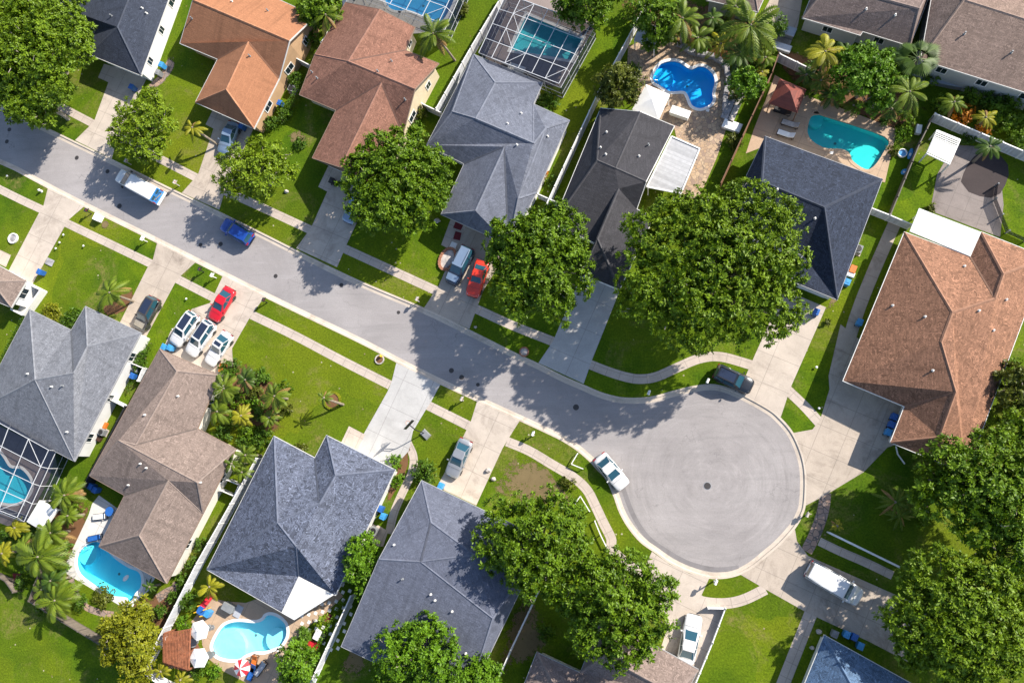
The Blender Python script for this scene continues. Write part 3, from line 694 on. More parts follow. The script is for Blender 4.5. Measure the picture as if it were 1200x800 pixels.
def house(label, P, faces, perim, roof, wall='offwhite', ins=.45, cap=True, garage=(), win=True, wtop=.1, vents=(), white_vents=(), cat='house', fascia='fascia_soft', capcol=None, doors=()):
    pts = {k: W(v[0], v[1], v[2] if len(v) > 2 else E_) for k, v in P.items()}
    pl = [pts[k] for k in perim]
    ctr = sum(pl, Vector((0, 0, 0))) / len(pl)
    t = thing('house', label, cat, (ctr.x, ctr.y, 0))
    if area(pl) < 0: pl = pl[::-1]; perim = perim[::-1]
    # roof
    mb = MB()
    tris = []
    for f in faces:
        q = [pts[k] for k in f]
        if area(q) < 0: q = q[::-1]; f = f[::-1]
        # split concave slopes into triangles so that each stays flat
        for tr in tessellate_polygon([[Vector((p.x, p.y, 0)) for p in q]]):
            tp = [q[i] for i in tr]
            if area(tp) < 0: tp = tp[::-1]
            tris.append(tp)
        uv = roof_uv(q); 
        for tr in tessellate_polygon([[Vector((p.x, p.y, 0)) for p in q]]):
            tr = list(tr)
            if area([q[i] for i in tr]) < 0: tr = tr[::-1]
            mb.face([q[i] for i in tr], 0, [uv[i] for i in tr])
    ro = mb.build('roof', M[roof], t)
    vs = [p for tp in tris for p in tp]
    bvh = BVHTree.FromPolygons([tuple(p) for p in vs], [(3 * i, 3 * i + 1, 3 * i + 2) for i in range(len(tris))])
    ROOFS[label] = bvh
    # ridge caps
    if cap:
        ed = {}
        for f in faces:
            q = [pts[k] for k in f]
            n = Vector((0, 0, 0))
            for i in range(len(q)): n += q[i].cross(q[(i + 1) % len(q)])
            n.normalize(); n = n if n.z > 0 else -n
            cc = sum(q, Vector((0, 0, 0))) / len(q)
            for i in range(len(f)):
                k = tuple(sorted((f[i], f[(i + 1) % len(f)]))); ed.setdefault(k, []).append((n, cc))
        mc = MB(); any_ = False; nv_ = 0
        for k, l in ed.items():
            if len(l) != 2: continue
            a, b = pts[k[0]], pts[k[1]]
            e = (b - a)
            conv = (l[1][1] - a).dot(l[0][0]) < -.02
            conc = (l[1][1] - a).dot(l[0][0]) > .05
            if not conv:
                if conc and e.length > 1:
                    ed_ = e.normalized(); s = Vector((-ed_.y, ed_.x, 0)).normalized() * .09
                    up = Vector((0, 0, .045)); nv_ += 1
                    vv = MB(); vv.face([a - s + up, b - s + up, b + s + up, a + s + up], 0, [(0, 0), (e.length, 0), (e.length, .2), (0, .2)]); vv.build('valley_flashing', M[roof + '_valley'], t)
                continue
            ed_ = e.normalized(); s = Vector((-ed_.y, ed_.x, 0)).normalized() * .15
            up = Vector((0, 0, .07)); dn = Vector((0, 0, -.06))
            mc.face([a - s + dn + up * .4, b - s + dn + up * .4, b + up, a + up], 0, [(0, 0), (e.length, 0), (e.length, .2), (0, .2)])
            mc.face([a + up, b + up, b + s + dn + up * .4, a + s + dn + up * .4], 0, [(0, 0), (e.length, 0), (e.length, .2), (0, .2)]); any_ = True
        if any_: mc.build('ridge_cap', M[roof + '_cap'], t)
    # fascia and gutter, soffit
    fb = MB(); n = len(pl); O = offset(pl, -.05, True)
    for i in range(n):
        j = (i + 1) % n; a, b = pl[i], pl[j]; ao, bo = O[i], O[j]
        zt = .015
        fb.face([(a.x, a.y, a.z + zt), (ao.x, ao.y, a.z + zt), (bo.x, bo.y, b.z + zt), (b.x, b.y, b.z + zt)])
        fb.face([(ao.x, ao.y, a.z - .2), (bo.x, bo.y, b.z - .2), (bo.x, bo.y, b.z + zt), (ao.x, ao.y, a.z + zt)])
    for tr in tessellate_polygon([[Vector((p.x, p.y, 0)) for p in pl]]):
        if max(pl[i].z for i in tr) - min(pl[i].z for i in tr) < .4:
            q = [Vector((O[i].x, O[i].y, pl[i].z - .2)) for i in tr]; fb.face(q)
    fb.build('fascia', M[fascia], t)
    # walls
    I = offset(pl, ins, True); wb = MB()
    for i in range(n):
        j = (i + 1) % n; a, b = I[i], I[j]
        wb.face([(a.x, a.y, 0), (b.x, b.y, 0), (b.x, b.y, pl[j].z - wtop), (a.x, a.y, pl[i].z - wtop)], 0, [(0, 0), ((b - a).length, 0), ((b - a).length, 2.6), (0, 2.6)])
    wb.build('wall', M[wall], t)
    for i in range(n):
        j = (i + 1) % n; a, b = Vector((*I[i], 0)), Vector((*I[j], 0)); e = b - a; L = e.length
        if L < 2.2: continue
        e.normalize(); out = Vector((e.y, -e.x, 0)); mid = (a + b) / 2
        key = (perim[i], perim[j])
        if key in garage or key[::-1] in garage:
            g = MB(); w_ = min(4.9, L - 1.0); 
            for k in range(4):
                z0 = .03 + k * .54; p0 = mid - e * w_ / 2 + out * .004; p1 = mid + e * w_ / 2 + out * .004; o = out * .04
                vs = [p0 + Vector((0, 0, z0)), p1 + Vector((0, 0, z0)), p1 + Vector((0, 0, z0 + .51)), p0 + Vector((0, 0, z0 + .51))]
                vs += [v + o for v in vs]
                g.mesh(vs, [(4, 5, 6, 7), (0, 1, 5, 4), (1, 2, 6, 5), (2, 3, 7, 6), (3, 0, 4, 7)])
            g.build('garage_door', M['white'], t); continue
        if not win or out.dot(Vector((NAD.x, NAD.y, 0)) - mid) < 6: continue
        zt = min(pl[i].z, pl[j].z)
        k = max(1, int(L / 4.2))
        for m in range(k):
            window(t, a + e * (L * (m + .5) / k + random.uniform(-.4, .4)) + Vector((0, 0, zt - 1.15)), e, out, random.choice((.8, 1.0, 1.3)), .95)
    # vent pipes standing on the roof, found by looking along the survey ray
    def onroof(px, py):
        r = bvh.ray_cast(Vector((0, 0, H0)), ray(px, py)); return r[0]
    for lst, mt, r_, h_ in ((vents, 'greyp', .07, .4), (white_vents, 'fascia_soft', .075, .25)):
        for (px, py) in lst:
            p = onroof(px, py)
            if p is None: continue
            v = MB(); v.lathe((p.x, p.y, p.z - .1), [(r_ * 1.8, 0), (r_ * 1.8, .14), (r_, .16), (r_, h_), (r_ * 1.35, h_ + .02), (r_ * 1.2, h_ + .12)], 10); v.build('roof_vent', M[mt], t)
    return t, pts, onroof

def roofmats(name, col, **k):
    M[name] = m_shingle(name, col, **k)
    M[name + '_cap'] = plain(name + '_ridge_shingle', [min(1, c * 1.12) for c in col], .9, var=.22, scale=2)
    M[name + '_valley'] = plain(name + '_valley_metal', [c * .6 for c in col], .8, var=.2, scale=2)
roofmats('r_navy', (.036, .043, .062), seed=1)
roofmats('r_orange', (.295, .135, .072), var=.14, swirl=.35, seed=2)
roofmats('r_brown', (.195, .098, .070), var=.30, seed=3)
roofmats('r_slate', (.112, .122, .155), var=.26, swirl=.7, seed=4)
roofmats('r_black', (.045, .044, .050), var=.26, swirl=.4, seed=5)
roofmats('r_navy2', (.024, .031, .050), var=.42, swirl=1.0, seed=6)
roofmats('r_rust', (.212, .110, .070), var=.40, swirl=1.15, seed=7)
roofmats('r_taupe', (.185, .142, .122), var=.28, seed=8)
roofmats('r_slate2', (.140, .146, .166), var=.28, swirl=.9, seed=9)
roofmats('r_taupe2', (.18, .138, .122), var=.30, seed=10)
roofmats('r_mottle', (.088, .100, .138), var=.60, swirl=1.3, seed=11)
roofmats('r_slate3', (.098, .108, .145), var=.24, swirl=.8, seed=12)
roofmats('r_taupe3', (.165, .125, .112), var=.28, seed=13)
roofmats('r_blue', (.07, .115, .19), var=.42, swirl=1.2, seed=14)
roofmats('r_tan2', (.195, .140, .115), var=.28, seed=15)

house('dark navy shingle roofed house with a long white side wall at the top left corner',
 dict(a=(105, 64), b=(165, 88.5), D=(233, -98), Ee=(128, -142), F=(70, 8), g=(111, 35), R1=(137.5, 32, 4.7), R2=(178, -70, 5.1)),
 [['a', 'b', 'R1'], ['b', 'D', 'R2', 'R1'], ['D', 'Ee', 'R2'], ['Ee', 'F', 'g', 'a', 'R1', 'R2']], ['a', 'b', 'D', 'Ee', 'F', 'g'], 'r_navy', 'sidewall', garage=[('a', 'b')], vents=[(131, 19)], white_vents=[(167, 10), (172, 16)])

house('house with an orange brown shingle roof and tan gable walls',
 dict(LA=(226, 0, 5.1), a=(211, 51), b=(255, 69.5), c=(229, 120), d=(297.5, 150.5), K=(327, 92), RA=(339, 48, 5.1), q=(369, 19), p=(250, -35), J=(291, 49, 4.75), Wp=(265, 105, 4.7)),
 [['LA', 'a', 'b', 'J', 'K', 'RA'], ['b', 'c', 'Wp', 'J'], ['c', 'd', 'Wp'], ['d', 'K', 'J', 'Wp'], ['LA', 'RA', 'q', 'p']], ['LA', 'a', 'b', 'c', 'd', 'K', 'RA', 'q', 'p'], 'r_orange', 'tanw', fascia='fascia_soft', garage=[('c', 'd')], vents=[(225, 22), (314, 13), (293, 66)], white_vents=[(272, 2)])

house('house with a reddish brown shingle roof and cream gable wall',
 dict(a=(351, 111), l=(369, 64), t=(405, 3), u=(445, 11, 4.5), v=(486, 32), w=(475, 59), q=(514, 74.5), RA=(486, 104.5, 5.0), k=(472, 157), g=(440, 217), d=(399, 196, 4.5), c=(366, 185), b=(394, 129), Mm=(408, 72, 5.1), J=(447, 97, 4.8)),
 [['l', 'a', 'b', 'J', 'k', 'RA', 'Mm'], ['t', 'l', 'Mm', 'u'], ['u', 'Mm', 'w', 'v'], ['Mm', 'RA', 'q', 'w'], ['b', 'c', 'd', 'J'], ['d', 'g', 'k', 'J']],
 ['a', 'l', 't', 'u', 'v', 'w', 'q', 'RA', 'k', 'g', 'd', 'c', 'b'], 'r_brown', 'cream', fascia='fascia_brown', garage=[('d', 'g'), ('c', 'd')], vents=[(443, 84), (459, 72), (372, 92), (366, 85), (475, 117)])

house('house with a blue grey multi gabled roof below the big screened cage',
 dict(p0=(555, 64), p1=(500, 170), p2=(544, 192), p3=(517, 251), p4=(546, 264), p5=(596, 287), p6=(629, 225), p7=(667, 141), p8=(625, 122), p9=(636, 97), A=(530, 131, 4.4), R1=(557, 139, 5.0), R2=(625, 168, 5.0), Rb=(580, 97, 4.5), F1=(557, 247, 4.4), J1=(591, 172, 4.7), Cc=(639, 150, 4.4), F2=(607, 232, 4.2)),
 [['p0', 'p9', 'Rb'], ['Rb', 'p9', 'p8', 'R2', 'R1'], ['p0', 'Rb', 'R1', 'A'], ['p0', 'A', 'p1'], ['p1', 'A', 'R1', 'R2', 'J1', 'p2'], ['p2', 'J1', 'F1', 'p3'], ['p3', 'F1', 'p4'], ['F1', 'p4', 'p5', 'J1'], ['R2', 'p8', 'p7', 'Cc'], ['Cc', 'p7', 'p6', 'F2'], ['J1', 'R2', 'Cc', 'F2', 'p5'], ['F2', 'p6', 'p5']],
 ['p0', 'p1', 'p2', 'p3', 'p4', 'p5', 'p6', 'p7', 'p8', 'p9'], 'r_slate', 'white', fascia='fascia_grey', white_vents=[(611, 133), (595, 145), (642, 160), (606, 170)])

t, _, _ = house('house with a plain black shingle roof in front of the flagstone terrace',
 dict(p0=(704, 127), T=(750, 131, 4.9), p1=(790, 148), RA=(757, 213, 4.7), p3=(746, 245), p4=(766, 255), p5=(726, 339), p6=(682, 321), p7=(698, 285), p8=(648, 262), Mm=(721, 197, 5.0), Lr=(700, 188, 5.0), J=(725, 221, 4.6), Wp=(700, 280, 4.3)),
 [['p0', 'T', 'Mm', 'Lr'], ['T', 'p1', 'RA', 'Mm'], ['Lr', 'Mm', 'RA', 'p3', 'J', 'p7', 'p8'], ['p0', 'Lr', 'p8'], ['J', 'Wp', 'p6', 'p7'], ['Wp', 'p6', 'p5'], ['J', 'Wp', 'p5', 'p4', 'p3']],
 ['p0', 'T', 'p1', 'RA', 'p3', 'p4', 'p5', 'p6', 'p7', 'p8'], 'r_black', 'offwhite', fascia='white', garage=[('p5', 'p6')], vents=[(760, 170)], white_vents=[(704, 173), (710, 181), (749, 183), (711, 155)])

house('house with a long navy shingle roof between the teal pool and the biggest tree',
 dict(p0=(897, 160), p1=(1034, 210), p2=(981, 351), p3=(927, 329), p3b=(941, 299), p4=(845, 268), R1=(893, 213, 5.2), R2=(966, 243, 5.2)),
 [['p0', 'p1', 'R2', 'R1'], ['p1', 'p2', 'R2'], ['p2', 'p3', 'p3b', 'p4', 'R1', 'R2'], ['p4', 'p0', 'R1']], ['p0', 'p1', 'p2', 'p3', 'p3b', 'p4'], 'r_navy2', 'offwhite', fascia='fascia_grey', garage=[('p2', 'p3')], white_vents=[(955, 256), (911, 222)])

t7, P7, on7 = house('largest house, a wide rust brown shingle roof at the right edge',
 dict(p0=(1060, 272), p1=(988, 446), p2=(1060, 476), p3=(1043.5, 518), p5=(1132, 554), p6=(1226, 302), n2=(1150, 272), n1=(1137, 301), R1=(1116, 366, 5.9), R1b=(1103, 401, 5.9), G1=(1120, 459, 5.3), G2=(1101, 512, 4.3), V=(1166, 350, 5.0), RW=(1176, 321, 4.9)),
 [['p0', 'p1', 'p2', 'G1', 'R1b', 'R1'], ['p2', 'p3', 'G2', 'G1'], ['p3', 'p5', 'G2'], ['p5', 'p6', 'RW', 'V', 'R1', 'R1b', 'G1', 'G2'], ['p0', 'R1', 'V', 'n1'], ['n1', 'V', 'RW', 'n2'], ['n2', 'p6', 'RW']],
 ['p0', 'p1', 'p2', 'p3', 'p5', 'p6', 'n2', 'n1'], 'r_rust', 'offwhite', fascia='white', garage=[('p2', 'p3')], white_vents=[(1084, 371), (1046, 358), (1093, 434), (1179, 351), (1164, 387), (1130, 312), (1147, 364)])
mb = MB()
q = [W(x, y, 2.82) for x, y in ((1077, 244), (1150, 272), (1137, 300.5), (1066, 271))]
mb.prism([p.xy for p in (q if area(q) > 0 else q[::-1])], 2.66, 2.84)
for i_, f_ in enumerate(mb.f): mb.uv[i_] = [(mb.v[k][0] * .42 - mb.v[k][1] * .9, mb.v[k][0] * .9 + mb.v[k][1] * .42) for k in f_]
mb.build('flat_roof', M['whitemetal'], t7)
mb = MB()
for x, y in ((1080, 247), (1146, 273)):
    p = W(x, y, 2.7); mb.box((p.x, p.y, 1.33), (.12, .12, 2.64), ROAD)
mb.build('post', M['white'], t7)

house('taupe roofed house with a grey side wall at the top edge behind the yellowing palm',
 dict(a=(940.5, 21), b=(1008, 41.5), c=(1011, 37), d=(1066, 54), e=(1110, -58), f=(966, -100), g=(950, -2), R1=(972, -18, 4.4), R2=(1077, 10, 4.6)),
 [['a', 'b', 'c', 'd', 'R2', 'R1'], ['d', 'e', 'R2'], ['e', 'f', 'R1', 'R2'], ['f', 'g', 'a', 'R1']], ['a', 'b', 'c', 'd', 'e', 'f', 'g'], 'r_taupe3', 'greyw', white_vents=[(1015, 11), (1049, 18)], ins=.3)
E8 = 3.7
house('largest taupe roofed house at the top right corner with a row of small windows',
 dict(a=(1079, 70, E8), b=(1290, 136, E8), c=(1330, 10, E8), d=(1250, -110, E8), e=(1102, -60, E8), R1=(1130, 0, 5.4), R2=(1240, 35, 5.4)),
 [['a', 'b', 'R2', 'R1'], ['b', 'c', 'R2'], ['c', 'd', 'e', 'R1', 'R2'], ['e', 'a', 'R1']], ['a', 'b', 'c', 'd', 'e'], 'r_tan2', 'greyw', ins=.3, vents=[(1130, 40), (1185, 62)])
house('small taupe roof with a grey wall cut by the top edge',
 dict(a=(828, 0), b=(888, 14), c=(930, -80), d=(855, -105), R=(878, -45, 4.4)),
 [['a', 'b', 'R'], ['b', 'c', 'R'], ['c', 'd', 'R'], ['d', 'a', 'R']], ['a', 'b', 'c', 'd'], 'r_taupe3', 'greyw', ins=.3)
house('taupe roof cut by the left edge beside the walled patio',
 dict(a=(31, 329), b=(13, 360), c=(-90, 318), d=(-68, 275), R=(-10, 330, 4.2), R2=(-60, 305, 4.2)),
 [['a', 'b', 'R'], ['b', 'c', 'R2', 'R'], ['c', 'd', 'R2'], ['d', 'a', 'R', 'R2']], ['a', 'b', 'c', 'd'], 'r_taupe', 'white')
house('slate grey roofed house at the left with a white side wall',
 dict(p0=(34.5, 362.5), p1=(83.5, 387), p2=(100, 359), p3=(165, 390), p4=(87, 540), p5=(-28, 481), Mm=(41, 445, 5.6), J=(86, 437, 5.4), Wp=(102, 406, 4.9)),
 [['p0', 'p5', 'Mm'], ['p0', 'p1', 'J', 'Mm'], ['p1', 'p2', 'Wp', 'J'], ['p2', 'p3', 'Wp'], ['Wp', 'p3', 'p4', 'Mm', 'J'], ['p4', 'p5', 'Mm']], ['p0', 'p1', 'p2', 'p3', 'p4', 'p5'], 'r_slate2', 'sidewall', fascia='fascia_grey', garage=[('p2', 'p3')], white_vents=[(33, 438), (61, 453), (79, 506)], vents=[(74, 452)])
house('taupe roofed house with the white decked pool at its foot',
 dict(p0=(187, 409), p1=(257, 440), p2=(231, 502), p3=(276, 526), p4=(195, 683), p5=(116, 640), p6=(146, 580), p7=(105, 557), T=(207, 435, 4.6), A=(159, 521, 4.8), B=(139, 516, 4.9), Cc=(231, 565, 5.2), J2=(197, 563, 5.0), H=(163, 627, 4.7), q=(237.5, 601)),
 [['p0', 'p1', 'T'], ['p0', 'T', 'A', 'B', 'p7'], ['T', 'p1', 'p2', 'A'], ['A', 'p2', 'p3', 'Cc', 'B'], ['Cc', 'p3', 'q'], ['J2', 'q', 'p4', 'H'], ['p7', 'B', 'Cc', 'q', 'J2', 'p6'], ['J2', 'H', 'p5', 'p6'], ['H', 'p4', 'p5']],
 ['p0', 'p1', 'p2', 'p3', 'q', 'p4', 'p5', 'p6', 'p7'], 'r_taupe', 'offwhite', fascia='fascia_brown', garage=[('p0', 'p1')], white_vents=[(170, 486), (165, 543), (172, 548), (151, 568), (209, 464), (235, 565)])
t13, P13, _ = house('house with a mottled blue grey roof and a white corner awning',
 dict(p0=(321, 511), p1=(369, 536.5), p2=(382.5, 510), p3=(463, 550.5), p4=(393, 697), n=(350, 675), p5=(330, 717), p6=(242.5, 667), Mm=(325, 612, 5.7), J=(374, 590, 5.2), Wp=(393, 557, 4.8), M2=(347, 640, 5.7)),
 [['p0', 'p6', 'Mm'], ['p0', 'p1', 'J', 'Mm'], ['p1', 'p2', 'Wp', 'J'], ['p2', 'p3', 'Wp'], ['Wp', 'p3', 'p4', 'n', 'M2', 'Mm', 'J'], ['n', 'p5', 'p6', 'Mm', 'M2']], ['p0', 'p1', 'p2', 'p3', 'p4', 'n', 'p5', 'p6'], 'r_mottle', 'white', fascia='fascia_soft', garage=[('p2', 'p3')])
mb = MB(); q = [W(350, 675, 2.8), W(391.5, 696.5, 2.75), W(345, 726, 2.55), W(330, 717.5, 2.55)]
if area(q) < 0: q = q[::-1]
mb.mesh([p + Vector((0, 0, .05)) for p in q] + [p - Vector((0, 0, .05)) for p in q], [(0, 1, 2, 3), (7, 6, 5, 4), (0, 4, 5, 1), (1, 5, 6, 2), (2, 6, 7, 3), (3, 7, 4, 0)])
for i_, f_ in enumerate(mb.f): mb.uv[i_] = [(mb.v[k][0] * .42 - mb.v[k][1] * .9, mb.v[k][0] * .9 + mb.v[k][1] * .42) for k in f_]
mb.build('awning', M['whitemetal'], t13)
house('long slate grey roofed house between two round trees at the bottom',
 dict(p0=(494, 563), p1=(638, 632), p2=(545, 826), p3=(400, 757), LA=(444, 655, 4.9), Wp=(505, 612, 4.7), J=(493, 658, 4.9), J3=(556, 650, 5.0), R=(577, 724, 5.0), K=(472, 697, 4.7), K2=(440, 752, 3.6)),
 [['p0', 'p1', 'J3', 'Wp'], ['p0', 'Wp', 'J', 'LA'], ['Wp', 'J3', 'J'], ['J3', 'p1', 'R', 'J'], ['p1', 'p2', 'R'], ['LA', 'J', 'R', 'p2', 'p3']], ['p0', 'p1', 'p2', 'p3', 'LA'], 'r_slate3', 'offwhite', fascia='fascia_grey', white_vents=[(505, 696), (510, 703), (462, 638), (530, 716), (546, 765)], vents=[(472, 678)])
house('taupe roofed house cut by the bottom edge beside the white sedan',
 dict(p0=(629, 764), p1=(680, 788), p2=(706, 722), p4=(818, 784), p5=(775, 872), p6=(600, 838), R1=(708, 768, 4.5), R2=(790, 813, 4.6), X=(660, 822, 3.6)),
 [['p0', 'p1', 'X'], ['p0', 'X', 'p6'], ['p1', 'p2', 'R1'], ['p2', 'p4', 'R2', 'R1'], ['p4', 'p5', 'R2'], ['p1', 'R1', 'R2', 'p5', 'p6', 'X']], ['p0', 'p1', 'p2', 'p4', 'p5', 'p6'], 'r_taupe2', 'offwhite', fascia='fascia_grey')
house('blue roofed house at the bottom right corner beside a row of bins',
 dict(p0=(966, 744), p1=(1085, 810), p2=(1048, 880), p3=(922, 852), R=(1003, 812, 4.7)),
 [['p0', 'p1', 'R'], ['p1', 'p2', 'R'], ['p2', 'p3', 'R'], ['p3', 'p0', 'R']], ['p0', 'p1', 'p2', 'p3'], 'r_blue', 'offwhite')
# ------------------------------------------------------------------ trees, palms, shrubs
def leaf_quads(base, dirs, L, Wd, rng, droop=.15, nrm=None):
    """diamond leaves: base (n,3), dirs (n,3) unit; returns (n*4,3)"""
    n = len(base)
    if nrm is None: r = rng.normal(size=(n, 3)) * .55; r[:, 2] += 1.0
    else: r = nrm
    side = np.cross(dirs, r); side /= np.linalg.norm(side, axis=1, keepdims=True) + 1e-9
    tip = base + dirs * L[:, None]; tip[:, 2] -= droop * L
    mid = base + dirs * (L * .5)[:, None]
    a = mid + side * (Wd / 2)[:, None]; b = mid - side * (Wd / 2)[:, None]
    return np.stack([base, a, tip, b], 1).reshape(-1, 3)

def quad_mesh(name, V, mat):
    me = bpy.data.meshes.new(name); n = len(V) // 4
    me.vertices.add(len(V)); me.vertices.foreach_set('co', V.astype(np.float32).ravel())
    me.loops.add(n * 4); me.loops.foreach_set('vertex_index', np.arange(n * 4, dtype=np.int32))
    me.polygons.add(n); me.polygons.foreach_set('loop_start', np.arange(0, n * 4, 4, dtype=np.int32)); me.polygons.foreach_set('loop_total', np.full(n, 4, dtype=np.int32))
    me.materials.append(mat); me.update(calc_edges=True)
    return me

def crown_points(rx, ry, rz, seed, dens, nl, lobe=None):
    """branch ends on many small boughs that together make an uneven crown"""
    rng = np.random.default_rng(seed)
    if lobe is None:
        q = 1.45 / max(1.45, math.sqrt(rx * ry)); lobe = (max(.10, .62 * q * .8), max(.19, min(.5, .62 * q * 1.55)))
    cs = []; rs = []
    # a big crown is several rounded masses, each carried by its own limb
    mac = []
    nr = 5 if rx * ry < 25 else 7; a0 = rng.uniform(0, 6.28)
    for i in range(nr):
        a = a0 + 2 * math.pi * (i + rng.uniform(-.22, .22)) / nr; q_ = rng.uniform(.50, .66); mac.append((np.array([q_ * math.cos(a), q_ * math.sin(a), rng.uniform(0, .28)]), rng.uniform(.34, .47) if nr == 5 else rng.uniform(.30, .42)))
    for i in range(2 if nr == 5 else 4):
        a = a0 + 1 + 2 * math.pi * (i + rng.uniform(-.2, .2)) / (2 if nr == 5 else 4); q_ = rng.uniform(.12, .30); mac.append((np.array([q_ * math.cos(a), q_ * math.sin(a), rng.uniform(.3, .55)]), rng.uniform(.32, .44)))
    for i in range(nl):
        for _ in range(40):
            d = rng.normal(size=3); d[2] = abs(d[2]) * .95 - .30; d /= np.linalg.norm(d)
            mc, mr = mac[rng.integers(len(mac))]
            c = mc + d * mr * rng.uniform(.6, 1.0) if rx * ry > 14 else d * rng.uniform(.25, .90) ** .6; r = rng.uniform(*lobe)
            if np.linalg.norm(c) + r < 1.12 and all(np.linalg.norm(c - o) > .80 * max(r, q_) for o, q_ in zip(cs, rs)): break
        else: continue
        cs.append(c); rs.append(r)
    CS = np.array(cs); RS = np.array(rs)
    S = np.array([rx, ry, rz]); n = int(dens * math.pi * rx * ry)
    P = []; D = []; k = 0; wts = RS ** 2 / (RS ** 2).sum()
    while len(P) < n and k < 8:
        k += 1; m = n * 2
        ii = rng.choice(len(RS), m, p=wts); d = rng.normal(size=(m, 3)); d /= np.linalg.norm(d, axis=1, keepdims=True)
        lo = d[:, 2] < -.3; d[lo, 2] *= -1
        p = CS[ii] + d * (RS[ii] * rng.uniform(.80, 1.06, m))[:, None]
        dist = np.sqrt(np.maximum(0, (p ** 2).sum(1)[:, None] + (CS ** 2).sum(1)[None] - 2 * p @ CS.T)) / RS[None]; dist[np.arange(m), ii] = 9
        ok = dist.min(1) > .74
        q = d * .85 + p * .3 + np.array([0, 0, .15]); q /= np.linalg.norm(q, axis=1, keepdims=True)
        P += list((p * S)[ok]); D += list(q[ok])
    P = P[:n]; D = D[:n]
    m = int(n * .8)      # leaves on inner twigs keep the crown from being a hollow shell
    ii = rng.integers(len(RS), size=m); d = rng.normal(size=(m, 3)); d /= np.linalg.norm(d, axis=1, keepdims=True)
    P += list((CS[ii] + d * (RS[ii] * rng.uniform(.1, .7, m))[:, None]) * S); D += list(d)
    big = [(c * S, r * min(rx, ry, rz)) for c, r in zip(cs, rs)]
    return np.array(P), np.array(D), big, rng

def crown_mesh(name, rx, ry, rz, seed, mat, dens=3.0, k=16, leaf=.5, nl=13, spread=.85, wr=.46):
    P, D, lobes, rng = crown_points(rx, ry, rz, seed, dens, nl)
    n = len(P)
    # leaves lie roughly like shingles on their bough: that is what gives a crown its light and dark clumps
    base = np.repeat(P, k, 0); Dk = np.repeat(D, k, 0); N_ = Dk + rng.normal(size=(n * k, 3)) * .34; N_ /= np.linalg.norm(N_, axis=1, keepdims=True)
    d = rng.normal(size=(n * k, 3)); d -= N_ * (d * N_).sum(1, keepdims=True); d /= np.linalg.norm(d, axis=1, keepdims=True)
    d = d + Dk * .45; d /= np.linalg.norm(d, axis=1, keepdims=True)
    base = base + rng.normal(size=(n * k, 3)) * .16 * leaf / .5
    ls = np.repeat(rng.uniform(.75, 1.3, n), k) * rng.uniform(.7, 1.2, n * k) * leaf
    return quad_mesh(name, leaf_quads(base, d, ls, ls * wr, rng, .08, N_), mat), P, D, lobes, rng

def tree(label, px, py, rpx, h, mat='oak', ry=None, name='leafy_tree', bark='bark', cat='tree', group=None, seed=0, leaf=.33, dens=7.0, k=26, twigs=True, rzf=None, nl=None, zc=None):
    """a tree whose crown is seen rpx wide at its middle height"""
    rz = h * .40 if rzf is None else rzf; zc = h - rz if zc is None else zc
    c = W(px, py, zc + rz * .25); m = mpp(px, py, zc + rz * .25); rx = rpx * m * 1.0; ryy = (ry or rpx) * m
    g = c.copy(); g.z = 0
    t = local(name, label, cat, g, 0, group)
    nl = nl or max(9, min(230, int(rx * ryy * 2.6)))
    me, P, D, lobes, rng = crown_mesh('crown', rx, ryy, rz, seed + int(px) * 7 + int(py), M[mat], dens, k, leaf, nl)
    cr = bpy.data.objects.new('crown', me); C.objects.link(cr); cr.parent = t; cr.location = (0, 0, zc)
    tb = MB(); r0 = max(.12, rx * .045)
    fork = zc - rz * .75
    tb.tube([(0, 0, 0), (.03 * rx, .02, fork * .5), (0, 0, fork)], r0 * 1.25, 8, r2=r0)
    for c_, r_ in lobes[:40]:
        e = Vector(c_) + Vector((0, 0, zc)); s = Vector((0, 0, fork)); md = s.lerp(e, .5) + Vector((0, 0, -.25 * rz * .3))
        tb.tube([s, md, e], r0 * .5, 5, r2=r0 * .15, cap=False)
    if twigs:
        for i in rng.choice(len(P), min(len(P), int(8 + rx * 7)), replace=False):
            e = Vector(P[i]) + Vector((0, 0, zc)); lc = min(lobes, key=lambda o: np.linalg.norm(o[0] - P[i]))
            s = Vector(lc[0]) + Vector((0, 0, zc)); e2 = e + (e - s).normalized() * .12
            tb.tube([s.lerp(e, .35), s.lerp(e, .75) + Vector(rng.normal(size=3) * .12), e2], .05, 4, r2=.02, cap=False)
    tb.build('trunk', M[bark], t)
    return t

def shrub(label, px, py, rpx, h, mat='hedge', name='shrub', ry=None, group=None, leaf=.28, dens=7, k=14, cat='shrub', seed=0, nl=7):
    rz = h * .55; zc = h - rz; c = W(px, py, zc); m = mpp(px, py, zc); rx = rpx * m; ryy = (ry or rpx) * m
    t = local(name, label, cat, (c.x, c.y, 0), 0, group)
    me, P, D, lobes, rng = crown_mesh('foliage', rx, ryy, rz, seed + int(px) * 5 + int(py), M[mat], dens, k, leaf, nl, .7)
    cr = bpy.data.objects.new('foliage', me); C.objects.link(cr); cr.parent = t; cr.location = (0, 0, zc)
    tb = MB()
    for c_, r_ in lobes[:12]: tb.tube([(c_[0] * .15, c_[1] * .15, 0), (c_[0] * .6, c_[1] * .6, zc * .7), (c_[0], c_[1], zc + c_[2])], .03, 4, r2=.012, cap=False)
    tb.build('stem', M['bark_dk'], t)
    return t

